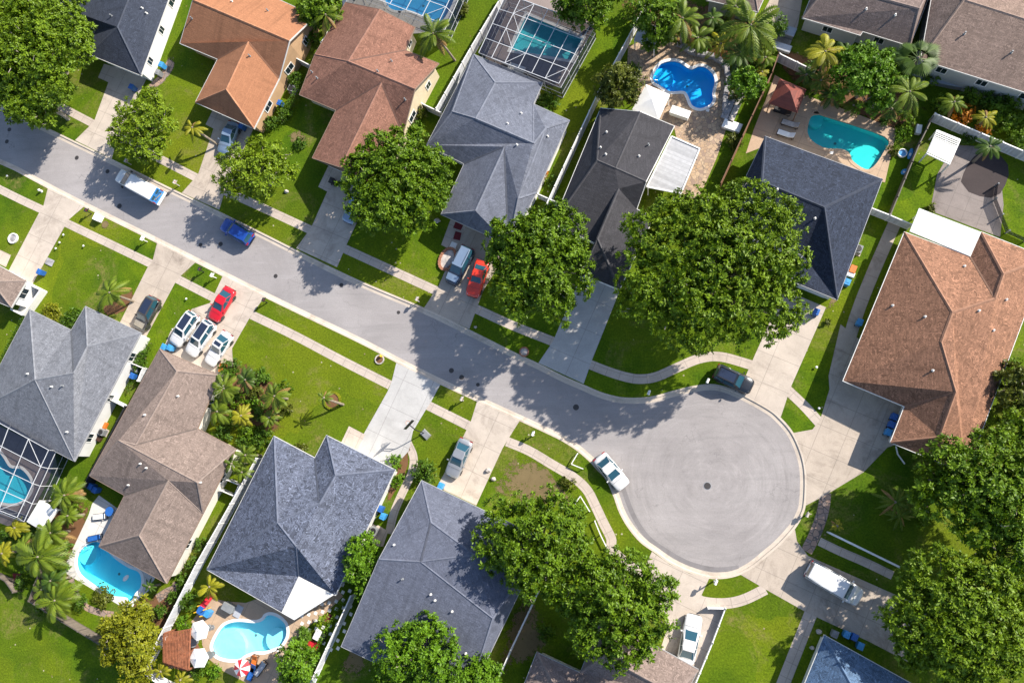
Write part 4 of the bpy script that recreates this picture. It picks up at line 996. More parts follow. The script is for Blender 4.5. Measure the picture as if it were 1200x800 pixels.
def palm(label, px, py, rpx, h, mat='palm', lean=(0, 0), nf=13, name='palm_tree', fan=False, group=None, cat='palm', seed=0, leaflets=10, trunk_r=.14, lf=1.0):
    """feather palm (or fan palm): crown seen at (px, py), trunk leaning back to its foot"""
    c = W(px, py, h); r = rpx * mpp(px, py, h); rng = random.Random(seed + int(px) * 3 + int(py))
    foot = Vector((c.x - lean[0], c.y - lean[1], 0))
    t = local(name, label, cat, foot, 0, group)
    top = Vector((lean[0], lean[1], h))
    tb = MB(); tb.tube([(0, 0, 0), Vector((lean[0] * .35, lean[1] * .35, h * .5)), top], trunk_r * 1.2, 8, r2=trunk_r * .8); tb.lathe(top, [(trunk_r, -.3), (trunk_r * 1.3, 0), (trunk_r * .5, .25)], 8)
    tb.build('trunk', M['bark_palm'], t)
    V = []; G = []; dry = set(rng.sample(range(nf), 2)) if nf > 11 and not fan else set()
    for i in range(nf):
        if i in dry: G.append(len(V))
        a = 2 * math.pi * (i + rng.uniform(-.3, .3)) / nf; el = rng.uniform(.1, .75) if i % 2 else rng.uniform(-.15, .35)
        L = r * rng.uniform(.72, 1.15) * 1.12; ca, sa = math.cos(a), math.sin(a); droop = rng.uniform(.35, .6) * L
        def at(s):
            d = s * L * (math.cos(el) * (1 - .12 * s)); return Vector((top.x + ca * d, top.y + sa * d, top.z + .1 + math.sin(el) * s * L - droop * s * s))
        if fan:
            s0 = .42; b = at(s0)
            for q in range(-9, 10):
                aa = a + q * .15; l2 = L * .62 * (1 - abs(q) * .03)
                e = b + Vector((math.cos(aa) * l2, math.sin(aa) * l2, -.12 * l2 - .35 * abs(q) / 9 * l2)); sd = Vector((-math.sin(aa), math.cos(aa), 0)) * .075 * l2
                md = b.lerp(e, .55) + Vector((0, 0, .05))
                V += [b, md + sd, e, md - sd]
            sd = Vector((-sa, ca, 0)) * .03; V += [top - sd, top + sd, b + sd, b - sd]
            continue
        sd0 = Vector((-sa, ca, 0))
        for j in range(4):
            s0, s1 = j / 4, (j + 1) / 4; p0, p1 = at(s0), at(s1); w0 = .05 * (1 - s0) + .015; w1 = .05 * (1 - s1) + .015
            V += [p0 - sd0 * w0, p0 + sd0 * w0, p1 + sd0 * w1, p1 - sd0 * w1]
        for j in range(leaflets):
            s = .12 + .86 * (j + .5) / leaflets; p = at(s); tg = (at(min(1, s + .04)) - at(s - .04)).normalized()
            ll = L * .235 * lf * math.sin(math.pi * min(1, .22 + s * .72)) ; wd = L * .86 / leaflets * 1.05
            for sg in (-1, 1):
                e = p + (sd0 * sg * .66 + tg * .78).normalized() * ll + Vector((0, 0, -.32 * ll))
                md = p.lerp(e, .45) + Vector((0, 0, .04 * ll))
                V += [p - tg * wd * .2, md - tg * wd * .5, e, md + tg * wd * .55]
    per = (4 + 2 * leaflets) * 4; keep = []
    for g_ in G: keep.append(V[g_:g_ + per])
    for g_ in sorted(G, reverse=True): del V[g_:g_ + per]
    for dv in keep:
        zt = top.z; dv = [Vector((top.x + (v.x - top.x) * .85, top.y + (v.y - top.y) * .85, v.z - .5 * (Vector((v.x, v.y, 0)) - Vector((top.x, top.y, 0))).length)) for v in dv]
        dv = [Vector((v.x, v.y, max(.05, v.z))) for v in dv]
        dm = quad_mesh('dry_frond', np.array([tuple(v) for v in dv]), M['palm_dry']); do = bpy.data.objects.new('dry_frond', dm); C.objects.link(do); do.parent = t
    me = quad_mesh('fronds', np.array([tuple(v) for v in V]), M[mat])
    fo = bpy.data.objects.new('fronds', me); C.objects.link(fo); fo.parent = t
    return t

def hedge(label, px, w_px, h, mat='hedge', name='hedge', seed=0, leaf=.2):
    """clipped hedge along a line"""
    p = [W(x, y, h * .6) for x, y in px]; rng = np.random.default_rng(seed + int(px[0][0]))
    w = w_px * mpp(*px[0], h * .6); g = Vector((p[0].x, p[0].y, 0)); t = local(name, label, 'hedge', g)
    B = []; D = []
    for a, b in zip(p, p[1:]):
        L = (b - a).length; e = (b - a) / L; s = Vector((-e.y, e.x, 0))
        for _ in range(int(150 * (L + w) * (w + h) / 2)):
            u, v, z = rng.uniform(-.1, L + .1), rng.uniform(-.5, .5), rng.uniform(0, 1)
            k = rng.integers(4)
            if k < 2: z = 1 + rng.uniform(-.08, .05)
            elif k == 2: v = math.copysign(.5, v) + rng.uniform(-.04, .04)
            q = a + e * u + s * (v * w); B.append((q.x - g.x, q.y - g.y, z * h)); D.append((s * (v * 1.2)) + Vector((0, 0, .6 * z)))
    B = np.array(B); D = np.array([tuple(d) for d in D]) + rng.normal(size=(len(B), 3)) * .5; D /= np.linalg.norm(D, axis=1, keepdims=True)
    L_ = rng.uniform(.7, 1.3, len(B)) * leaf
    me = quad_mesh('foliage', leaf_quads(B, D, L_, L_ * .5, rng), M[mat]); o = bpy.data.objects.new('foliage', me); C.objects.link(o); o.parent = t
    tb = MB()
    for a, b in zip(p, p[1:]):
        for k in range(int((b - a).length / .6) + 1):
            q = a.lerp(b, min(1, k * .6 / (b - a).length)); tb.tube([(q.x - g.x, q.y - g.y, 0), (q.x - g.x + .05, q.y - g.y, h * .8)], .03, 4)
    tb.build('stem', M['bark_dk'], t)
    return t

ST = 'trees along the street'
tree('large broad tree covering the top left corner', 32, 55, 74, 9.5, 'oak', ry=76, seed=1)
tree('leafy tree at the kerb below the top left tree', 45, 118, 42, 7.5, 'oak', ry=30, seed=2)
tree('small light green tree beside the narrow driveway with a blue bin', 165, 147, 38, 6.5, 'lime', ry=42, seed=3, k=22, dens=5.0)
tree('light green tree over the silver car in front of the orange brown roof', 297, 199, 47, 7, 'lime', ry=38, seed=4, k=22, dens=5.0)
tree('dense round oak in front of the reddish brown house', 463, 214, 68, 8.5, 'oak2', seed=5)
tree('dense tall oak between the red car and the pale shaded driveway', 629, 306, 65, 10.4, 'oak2', ry=84, seed=6, rzf=3.0)
tree('biggest tree of all, a huge crown beside the black parked car', 838, 314, 119, 12.6, 'oak', ry=112, seed=7, rzf=4.2, dens=6.0)
tree('round green tree above the spreading dark tree left of the turning circle', 628, 638, 76, 9, 'oak2', ry=70, seed=8, leaf=.31)
tree('dark green spreading tree over the driveway with the white sedan', 724, 712, 74, 9.5, 'oak2', ry=70, seed=9)
tree('dark green tree at the right edge below the largest house', 1152, 570, 90, 9.5, 'oak2', ry=78, seed=10)
tree('dark tree at the right edge squeezed between two bigger ones', 1188, 648, 44, 8, 'oak2', ry=36, seed=25)
tree('huge tree in the bottom right corner with bare pale twigs', 1128, 728, 106, 9, 'oak', ry=92, seed=11)
tree('leafy tree at the bottom edge over the slate grey roof', 490, 782, 60, 8, 'bright', ry=56, seed=12, leaf=.31)
tree('small leafy tree at the bottom edge right of the one over the slate roof', 563, 796, 30, 5.5, 'bright', ry=28, seed=13, leaf=.34)
tree('upright light green tree between the mottled blue roof and the slate roof', 424, 664, 26, 5, 'bright', ry=38, seed=14, leaf=.32)
tree('bright green round tree behind the teal pool', 1017, 90, 42, 6.5, 'bright', ry=44, seed=15, leaf=.31)
tree('small tree with a few orange leaves beside the white canopy', 727, 98, 29, 5.5, 'olive', ry=30, seed=16, leaf=.34)
tree('small bright green round tree beside the brown wood fence', 875, 98, 22, 4.5, 'bright', seed=17, leaf=.3)
tree('yellow green tree at the bottom left beside the grey fence', 152, 750, 42, 6, 'yellowleaf', ry=50, seed=18, leaf=.33)
tree('bright leafy tree at the bottom edge beside the light blue pool', 348, 780, 25, 5, 'bright', ry=30, seed=19, leaf=.32)
tree('dark leafy tree at the top edge above the big screened cage', 690, 4, 42, 7, 'oak2', ry=30, seed=20)
tree('leafy tree behind the grey pop-up canopy at the top edge', 772, 22, 30, 6.5, 'oak2', ry=30, seed=21)
tree('yellowish shrubby tree at the right edge beside the rust brown roof', 1190, 455, 26, 5, 'olive', ry=34, seed=22, leaf=.32)
tree('leafy tree at the right edge under the yellowish shrubby tree', 1192, 500, 26, 5.5, 'oak', ry=24, seed=23, leaf=.33)
tree('leafy shrubby tree at the top edge left of the reddish brown roof', 372, 8, 26, 5, 'oak2', ry=24, seed=24, leaf=.33)

PA = 'palms in the gardens'
palm('small bright palm with a leaning trunk on the lawn at upper left', 226, 150, 13, 3.6, 'palm_y', (-1.5, .9), 14, seed=1)
palm('bright bushy palm in a bed on the square lawn', 129, 343, 21, 3.6, 'palm', (-.6, .3), 14, seed=2, lf=1.2)
palm('lone thin palm in a yellow grass ring on the lawn', 380, 466, 11, 3.2, 'palm', (-1.0, .5), 12, seed=3)
palm('palm with a pale leaning trunk beside the small screened cage', 508, 40, 26, 4.2, 'palm', (-1.6, 1.2), 17, seed=4)
palm('yellowing palm behind the white fence at the top', 967, 61, 27, 4.6, 'palm_y', (-.3, .2), 13, seed=5, lf=1.2)
palm('round dark fan palm beside the taupe roofs at the top', 1076, 68, 24, 5, 'palm_d', (0, 0), 14, fan=True, seed=6)
palm('feathery palm below the dark fan palm', 1066, 108, 27, 5, 'palm', (.8, -.6), 15, seed=7)
palm('large bushy palm at the top edge behind the flagstone terrace', 880, 30, 36, 5.5, 'palm', (.3, .2), 17, seed=8, lf=1.2)
palm('palm in shade below the large bushy palm at the top', 868, 62, 24, 3.8, 'palm_d', (.2, 0), 18, seed=9)
palm('drooping palm left of the large bushy palm at the top edge', 800, 22, 26, 5.5, 'palm', (0, 0), 12, seed=10)
palm('second drooping palm above the red mulch bed', 818, 45, 22, 3.6, 'palm', (0, 0), 11, seed=11)
palm('yellow tinged palm above the curved stone wall', 845, 52, 20, 3.0, 'palm_y', (0, 0), 10, seed=12)
palm('small dark palm on the dark octagonal pad', 1160, 172, 16, 3.4, 'palm_d', (.3, .2), 14, seed=13, lf=1.2)
palm('spiky cycad in the tree shade below the largest house', 1049, 588, 25, 2.4, 'palm', (0, 0), 14, seed=14, lf=.6)
palm('lower half of the spiky cycad clump in the tree shade', 1054, 604, 20, 1.8, 'palm', (0, 0), 14, seed=15, lf=.6)
palm('small yellow green palm at the end of the white railing', 981, 616, 9, 1.6, 'palm_y', (0, 0), 14, seed=16)
for i, (x, y, r, h, lb) in enumerate([(288, 533, 14, 3.6, 'uppermost of the three palms between the taupe roof and the mottled blue roof'), (272, 543, 13, 3.2, 'left one of the three palms between the taupe roof and the mottled blue roof'), (284, 553, 12, 2.8, 'lowest of the three palms between the taupe roof and the mottled blue roof')]):
    palm(lb, x, y, r, h, 'palm', (0, 0), 11, seed=20 + i, group='three palms between two roofs', lf=1.2)
for i, (x, y, r, h, mt, lb) in enumerate([
    (263, 455, 19, 3.4, 'palm', 'bushy palm at the top of the clump beside the taupe roof'), (288, 445, 16, 3.0, 'palm_d', 'dark palm at the upper right of the clump beside the taupe roof'),
    (255, 482, 17, 3.0, 'palm', 'bushy palm touching the right eave of the taupe roof'), (322, 464, 19, 3.2, 'palm', 'feathery palm at the right end of the clump beside the taupe roof'),
    (283, 487, 16, 2.4, 'palm_y', 'yellowish palm in the middle of the clump beside the taupe roof'), (316, 489, 13, 2.0, 'palm', 'small palm at the lower right of the clump beside the taupe roof')]):
    palm(lb, x, y, r * .98, h, mt, (0, 0), 16, seed=30 + i, group='palms beside the taupe roof', lf=1.2)
for i, (x, y, r, h, mt, lb) in enumerate([
    (45, 652, 31, 3.6, 'palm', 'biggest palm left of the white pool deck'), (76, 580, 20, 3.0, 'palm', 'palm above the white gable canopy at left'),
    (80, 604, 14, 2.6, 'palm', 'palm between the white gable canopy and the white deck'), (60, 624, 20, 3.0, 'palm', 'palm just below the white gable canopy'),
    (65, 703, 26, 3.0, 'palm', 'palm below the biggest one at the grey fence corner'), (60, 680, 16, 3.0, 'palm_d', 'dark palm squeezed between the two big ones at left'),
    (18, 618, 12, 2.6, 'palm_y', 'yellow fronded palm below the left screened cage'), (3, 648, 14, 2.8, 'palm_y', 'yellow fronded palm at the left edge')]):
    palm(lb, x, y, r, h, mt, (.2, .2) if r > 20 else (0, 0), 17, seed=40 + i, group='palms at the lower left', lf=1.35)
palm('bright croton-like palm at the bottom corner of the mottled blue roof', 246, 687, 17, 2.6, 'palm_y', (0, 0), 12, seed=60, lf=1.2)
palm('small palm beside the shallow corner of the turquoise pool', 176, 687, 10, 1.8, 'palm_d', (0, 0), 11, seed=61)
palm('small yellow palm beside the tiled pergola', 189, 786, 12, 2.0, 'palm_y', (0, 0), 11, seed=62, lf=1.2)
palm('yellow green palm at the bottom edge below the tiled pergola', 212, 796, 13, 2.2, 'palm_y', (0, 0), 11, seed=63, lf=1.2)
palm('banana-like plant left of the bright green round tree', 962, 95, 15, 2.8, 'palm', (0, 0), 12, seed=64, lf=1.3)
palm('dark leafy plant under the bright green round tree', 975, 112, 16, 2.2, 'palm_d', (0, 0), 12, seed=65, lf=1.3)
palm('palm between the reddish brown roof and the orange brown roof', 382, 18, 20, 4.0, 'palm', (0, 0), 12, seed=66, lf=1.1)
palm('wispy palm at the far right behind the white fence', 1118, 120, 18, 2.6, 'palm', (0, 0), 14, seed=67)
palm('wispy yellow palm at the far right behind the white fence', 1155, 138, 15, 2.4, 'palm_y', (0, 0), 14, seed=68)
for i, (x, y, r, h, mt, lb) in enumerate([
    (61, 366, 11, 1.2, 'yellowleaf', 'round yellow shrub above the slate grey roof at left'), (85, 372, 14, .9, 'hedge', 'low green shrub between the yellow shrub and the gable'),
    (1128, 136, 13, 1.7, 'orangeleaf', 'wide orange croton behind the white fence at top right'), (1153, 150, 10, 1.4, 'orangeleaf', 'smaller orange croton behind the white fence at top right'),
    (1180, 135, 24, 2.4, 'oak2', 'dark shrub below the windows of the top right house'), (1100, 125, 14, 1.8, 'oak2', 'dark green shrub at the left end of the white fence at top right'), (1192, 162, 16, 2.2, 'oak2', 'dark shrub at the right edge behind the white fence'),
    (1135, 162, 8, 1.0, 'hedge', 'round clipped shrub between the white pergola and the dark pad'), (498, 555, 16, 1.8, 'hedge', 'round shrub in front of the slate grey roof at the curved path'),
    (461, 542, 9, .9, 'bright', 'clipped shrub beside the orange mulch at the driveway corner'), (465, 563, 8, .9, 'bright', 'second clipped shrub along the curved path'),
    (168, 418, 9, 1.2, 'hedge', 'upper round shrub beside the white wall of the slate roofed house'), (164, 428, 8, 1.1, 'hedge', 'lower round shrub beside the white wall of the slate roofed house'),
    (216, 729, 10, .9, 'bright', 'clipped round shrub above the tiled pergola'), (222, 705, 12, 1.4, 'hedge', 'rounded shrub beside the red slide'),
    (356, 745, 11, 1.2, 'hedge', 'rounded hedge shrub at the pool deck corner'), (378, 728, 7, 1.6, 'lime', 'small round tree-like shrub among the stepping stones'),
    (233, 783, 12, 1.1, 'hedge', 'low shrub below the white umbrellas'), (250, 785, 10, .8, 'bright', 'low bright shrub beside the red and white umbrella'), (372, 698, 6, .6, 'hedge', 'small shrub at the narrow end of the stepping stone garden'),
    (318, 145, 9, 1.4, 'hedge', 'round shrub beside the tan wall of the orange brown house'), (334, 130, 9, 1.4, 'oak2', 'dark shrub below the garden gate of the orange brown house'), (346, 92, 9, 1.2, 'hedge', 'shrub between the tan wall and the reddish brown roof'),
    (493, 132, 9, 1.2, 'olive', 'shrub beside the cream wall below the vinyl fence'), (483, 147, 8, 1.0, 'hedge', 'shrub at the lower end of the cream wall'),
    (640, 122, 16, 1.0, 'hedge', 'low bushes below the big screened cage'), (637, 205, 8, 1.0, 'orangeleaf', 'orange shrub between the blue grey roof and the fence'), (648, 215, 8, 1.0, 'hedge', 'green shrub below the orange one beside the fence'),
    (742, 82, 9, .8, 'oak2', 'low dark plants beside the grey pop-up canopy'), (885, 60, 16, 2.0, 'olive', 'yellowish shrub beside the wood fence at the top'), (905, 30, 18, 2.4, 'hedge', 'green shrub at the top edge beside the shaded driveway'),
    (1060, 157, 10, .8, 'bright', 'low bright plant beside the blue kiddie pool'), (1046, 178, 7, .6, 'olive', 'low plants at the corner of the tan terrace'), (1090, 245, 6, .6, 'olive', 'scrappy plants beside the white flat roof'),
    (95, 706, 10, .8, 'hedge', 'low shrub under the white pool deck'), (120, 700, 14, .6, 'olive', 'low planting along the foot of the white pool deck'), (25, 683, 9, 1.0, 'hedge', 'shrub beside the grey fence corner at left'), (175, 720, 10, .9, 'olive', 'shrub right of the yellow green tree'),
    (235, 640, 9, 1.0, 'hedge', 'upper shrub between the taupe roof and the white fence'), (226, 660, 9, 1.0, 'hedge', 'middle shrub between the taupe roof and the white fence'), (215, 680, 9, 1.0, 'hedge', 'lower shrub between the taupe roof and the white fence'),
    (250, 518, 14, 1.2, 'bright', 'bright bushes under the three palms'), (305, 515, 14, 1.0, 'hedge', 'bushes left of the mottled blue roof'), (352, 525, 8, .6, 'olive', 'flowering plants at the front of the mottled blue roof'),
    (970, 378, 0.1 + 5, .5, 'olive', 'scruffy plant at the corner of the navy roof'), (860, 165, 9, 1.0, 'olive', 'yellow flowering shrub beside the stone bench'), (1150, 505, 10, 1.6, 'olive', 'shrub at the lower right corner of the rust brown roof'),
    (540, 12, 10, .8, 'olive', 'flowering bush along the lawn at the top'), (640, 40 + 700, 12, 1.2, 'oak2', 'dark shrub beside the thin white fence at the bottom'), (470, 800 - 8, 5, .5, 'oak2', 'small dark shrub under the bottom tree'),
    (352, 168, 8, .5, 'hedge', 'sprawling plant on the sandy patch of lawn'), (665, 566, 9, .6, 'olive', 'scruffy weeds on the dry lawn beside the curved sidewalk')]):
    shrub(lb, x, y, r, h, mt, seed=i * 13)
hedge('clipped hedge at the foot of the white wall of the slate roofed house', [(176, 402), (160, 436), (150, 458)], 4, .6)
hedge('narrow hedge beside the walled patio at left', [(30, 372), (20, 390), (4, 422)], 4, .8, seed=2)
hedge('clipped hedge along the white wall of the mottled blue roof', [(461, 549), (448, 576), (440, 590)], 6, .8, 'bright', seed=3)
hedge('low hedge behind the stepping stone garden', [(402, 704), (384, 737), (368, 765)], 3.5, .6, 'bright', seed=4)
hedge('hedge between the two top houses and the tan wall', [(352, 100), (342, 122), (330, 142)], 6, 1.2, 'hedge', seed=5)

for i, (x, y, r, h, mt, lb) in enumerate([
    (757, 45, 10, 2.0, 'palm_d', 'dark fronds right beside the grey pop-up canopy'), (785, 38, 14, 3.0, 'palm', 'green fronds above the left end of the stone wall'), (835, 22, 15, 3.2, 'palm_d', 'dark fronds between the drooping palm and the large bushy palm'),
    (862, 8, 15, 3.4, 'palm', 'green fronds at the top edge above the large bushy palm'), (897, 68, 13, 2.4, 'palm', 'green fronds at the top of the brown wooden fence'), (893, 85, 9, 1.6, 'palm_y', 'yellow fronds along the brown wooden fence'),
    (945, 88, 13, 2.2, 'palm_d', 'dark fronds right of the red gazebo'), (1045, 128, 14, 2.2, 'palm_d', 'dark fronds at the right end of the bed behind the teal pool'), (1000, 124, 12, 1.8, 'palm', 'low fronds at the back edge of the teal pool terrace'), (990, 60, 14, 3.0, 'palm_d', 'dark fronds between the yellowing palm and the bright round tree'),
    (28, 640, 14, 2.6, 'palm', 'small green fronds left of the biggest lower left palm'), (50, 690, 14, 2.4, 'palm', 'fronds inside the corner of the grey fence')]):
    palm(lb, x, y, r, h, mt, (0, 0), 14, seed=80 + i, lf=1.3)
for i, (x, y, r, h, mt, lb) in enumerate([
    (770, 48, 12, 1.4, 'hedge', 'low bushes at the top of the flagstone terrace'), (800, 42, 13, 1.4, 'olive', 'yellowish bushes in the red mulch bed'), (822, 56, 9, 1.0, 'hedge', 'bush at the middle of the red mulch bed'), (850, 35, 14, 1.8, 'oak2', 'dark bush under the large bushy palm'), (870, 78, 11, 1.4, 'oak2', 'dark bush above the small bright green tree'),
    (745, 12, 16, 2.4, 'oak2', 'dark bush at the top edge beside the vinyl fence'), (862, 112, 8, 1.0, 'olive', 'bush between the stone benches and the small bright green tree'), (950, 105, 12, 1.4, 'oak2', 'dark bush behind the red gazebo'), (1030, 118, 14, 1.6, 'hedge', 'bushes below the bright round tree'), (1058, 140, 11, 1.4, 'oak2', 'dark bush at the corner of the teal pool lawn'), (985, 108, 12, 1.6, 'oak2', 'dark bush left of the bright round tree'),
    (1090, 92, 12, 1.6, 'oak2', 'dark bush below the grey chest at the side wall'), (1165, 118, 18, 2.0, 'hedge', 'green bushes under the windows of the top right house'), (1140, 112, 12, 1.6, 'oak2', 'dark bushes left of the green ones under the windows'), (1195, 140, 12, 1.8, 'oak', 'green bush at the right edge above the white fence'),
    (38, 628, 13, 1.3, 'hedge', 'low green plants beside the white gable canopy'), (55, 668, 12, 1.2, 'oak2', 'dark plants under the biggest lower left palm'), (75, 640, 12, 1.2, 'hedge', 'low plants along the white deck'), (60, 715, 9, .9, 'olive', 'low plants along the grey fence'), (180, 745, 10, 1.3, 'olive', 'yellowish bush beside the long white fence'), (190, 715, 9, 1.0, 'hedge', 'green bush beside the long white fence'), (204, 700, 8, .9, 'hedge', 'green bush at the end of the paver path'),
    (270, 432, 13, 1.4, 'hedge', 'green bush behind the orange cart'), (300, 460, 12, 1.2, 'olive', 'yellowish bush in the middle of the palm bed'), (262, 505, 11, 1.3, 'hedge', 'bush at the lower end of the palm bed'), (335, 480, 8, .8, 'olive', 'small bush at the right edge of the palm bed'), (290, 505, 11, 1.0, 'oak2', 'dark bush below the yellowish palm'),
    (1185, 430, 12, 1.8, 'oak2', 'dark bush at the right edge beside the rust brown eave'), (1178, 480, 12, 1.8, 'hedge', 'green bush under the yellowish shrubby tree'), (1080, 605, 12, 1.0, 'oak2', 'dark undergrowth right of the spiky cycad'), (398, 640, 5, .7, 'hedge', 'small bush at the foot of the upright light green tree'), (356, 20, 10, 2.0, 'hedge', 'green bush left of the palm between two roofs'), (395, 35, 10, 1.4, 'olive', 'yellowish bush along the vinyl fence of the reddish brown house'), (365, 45, 11, 1.8, 'oak2', 'dark bush beside the garden gate')]):
    shrub(lb, x, y, r, h, mt, seed=500 + i * 11)

for i, (x, y, r, h, mt, lb) in enumerate([
    (276, 466, 12, 1.6, 'oak2', 'dark leafy bush in the centre of the palm bed'), (304, 440, 11, 1.4, 'hedge', 'green bush at the top right of the palm bed'), (250, 465, 10, 1.4, 'oak2', 'dark bush against the right eave of the taupe roof'), (306, 482, 11, 1.3, 'hedge', 'green bush between the feathery and the small palm'), (272, 492, 12, 1.5, 'oak2', 'dark bush below the centre of the palm bed'), (297, 475, 9, 1.2, 'bright', 'bright bush among the palms of the bed'), (333, 455, 9, 1.0, 'hedge', 'round bush right of the feathery palm'), (287, 518, 10, 1.1, 'hedge', 'low green bush above the three palms'),
    (35, 660, 11, 1.5, 'oak2', 'dark bush left of the biggest lower left palm'), (70, 662, 11, 1.4, 'hedge', 'green bush between the palms and the white deck'), (88, 600, 9, 1.4, 'oak2', 'dark bush at the upper end of the white deck'), (70, 580, 11, 1.4, 'hedge', 'green bush above the white gable canopy'), (55, 640, 12, 1.6, 'oak2', 'dark bush above the biggest lower left palm'), (80, 690, 10, 1.2, 'hedge', 'green bush beside the curving paver path'), (50, 712, 9, 1.1, 'oak2', 'dark bush at the outer corner of the grey fence'), (10, 630, 12, 1.2, 'hedge', 'green bush at the left edge below the screened cage'),
    (790, 15, 13, 2.2, 'oak2', 'dark bush between the drooping palms at the top edge'), (840, 40, 10, 1.6, 'hedge', 'green bush behind the yellow tinged palm'), (885, 75, 10, 1.5, 'hedge', 'green bush beside the top of the wooden fence'), (955, 78, 12, 1.8, 'hedge', 'green bush under the yellowing palm'), (1055, 95, 12, 2.0, 'oak2', 'dark bush between the bright round tree and the fan palm'), (1040, 140, 9, 1.2, 'hedge', 'green bush at the back corner of the tan terrace')]):
    shrub(lb, x, y, r, h, mt, seed=900 + i * 11)
# ------------------------------------------------------------------ vehicles (x forward, origin on the ground below the middle)
def paint(name, col, metal=.0):
    m, nt, b = nmat(name); b.inputs['Base Color'].default_value = (*col, 1)
    f = noise(nt, objv(nt), 1.5, 3); c = mixc(nt, ramp(nt, f, .3, .7), [x * .93 for x in col], [min(1, x * 1.05) for x in col]); nt.links.new(c, b.inputs['Base Color'])
    b.inputs['Roughness'].default_value = .35; b.inputs['Metallic'].default_value = metal; b.inputs['Coat Weight'].default_value = .7; b.inputs['Coat Roughness'].default_value = .08
    return m
CP = {k: paint('car_paint_' + k, v, mt) for k, v, mt in [('white', (.60, .60, .605), 0), ('red', (.52, .008, .018), 0), ('scarlet', (.62, .035, .012), 0), ('blue', (.010, .055, .30), .2), ('charcoal', (.055, .050, .048), .2), ('navy', (.016, .026, .050), .3), ('silver', (.36, .37, .39), .5), ('black', (.010, .013, .020), .2), ('steelblue', (.22, .30, .42), .4), ('beige', (.36, .32, .26), .2)]}
M['lamp_red'] = plain('tail_lamp_lens', (.28, .008, .01), .2, var=.02); M['lamp_clear'] = plain('head_lamp_lens', (.55, .56, .58), .15, var=.02)
M['trim'] = plain('dark_trim', (.025, .025, .028), .5); M['sunroof'] = m_glass('sunroof_glass', (.020, .028, .055)); M['brightblue'] = paint('van_blue', (.012, .22, .60))

def ring_loft(mb, secs, n_close=True):
    vs = [p for s in secs for p in s]; k = len(secs[0]); fs = []
    for i in range(len(secs) - 1):
        for j in range(k):
            fs.append((i * k + j, i * k + (j + 1) % k, (i + 1) * k + (j + 1) % k, (i + 1) * k + j))
    fs.append(tuple(range(k))); fs.append(tuple((len(secs) - 1) * k + j for j in range(k))[::-1])
    mb.mesh(vs, fs)

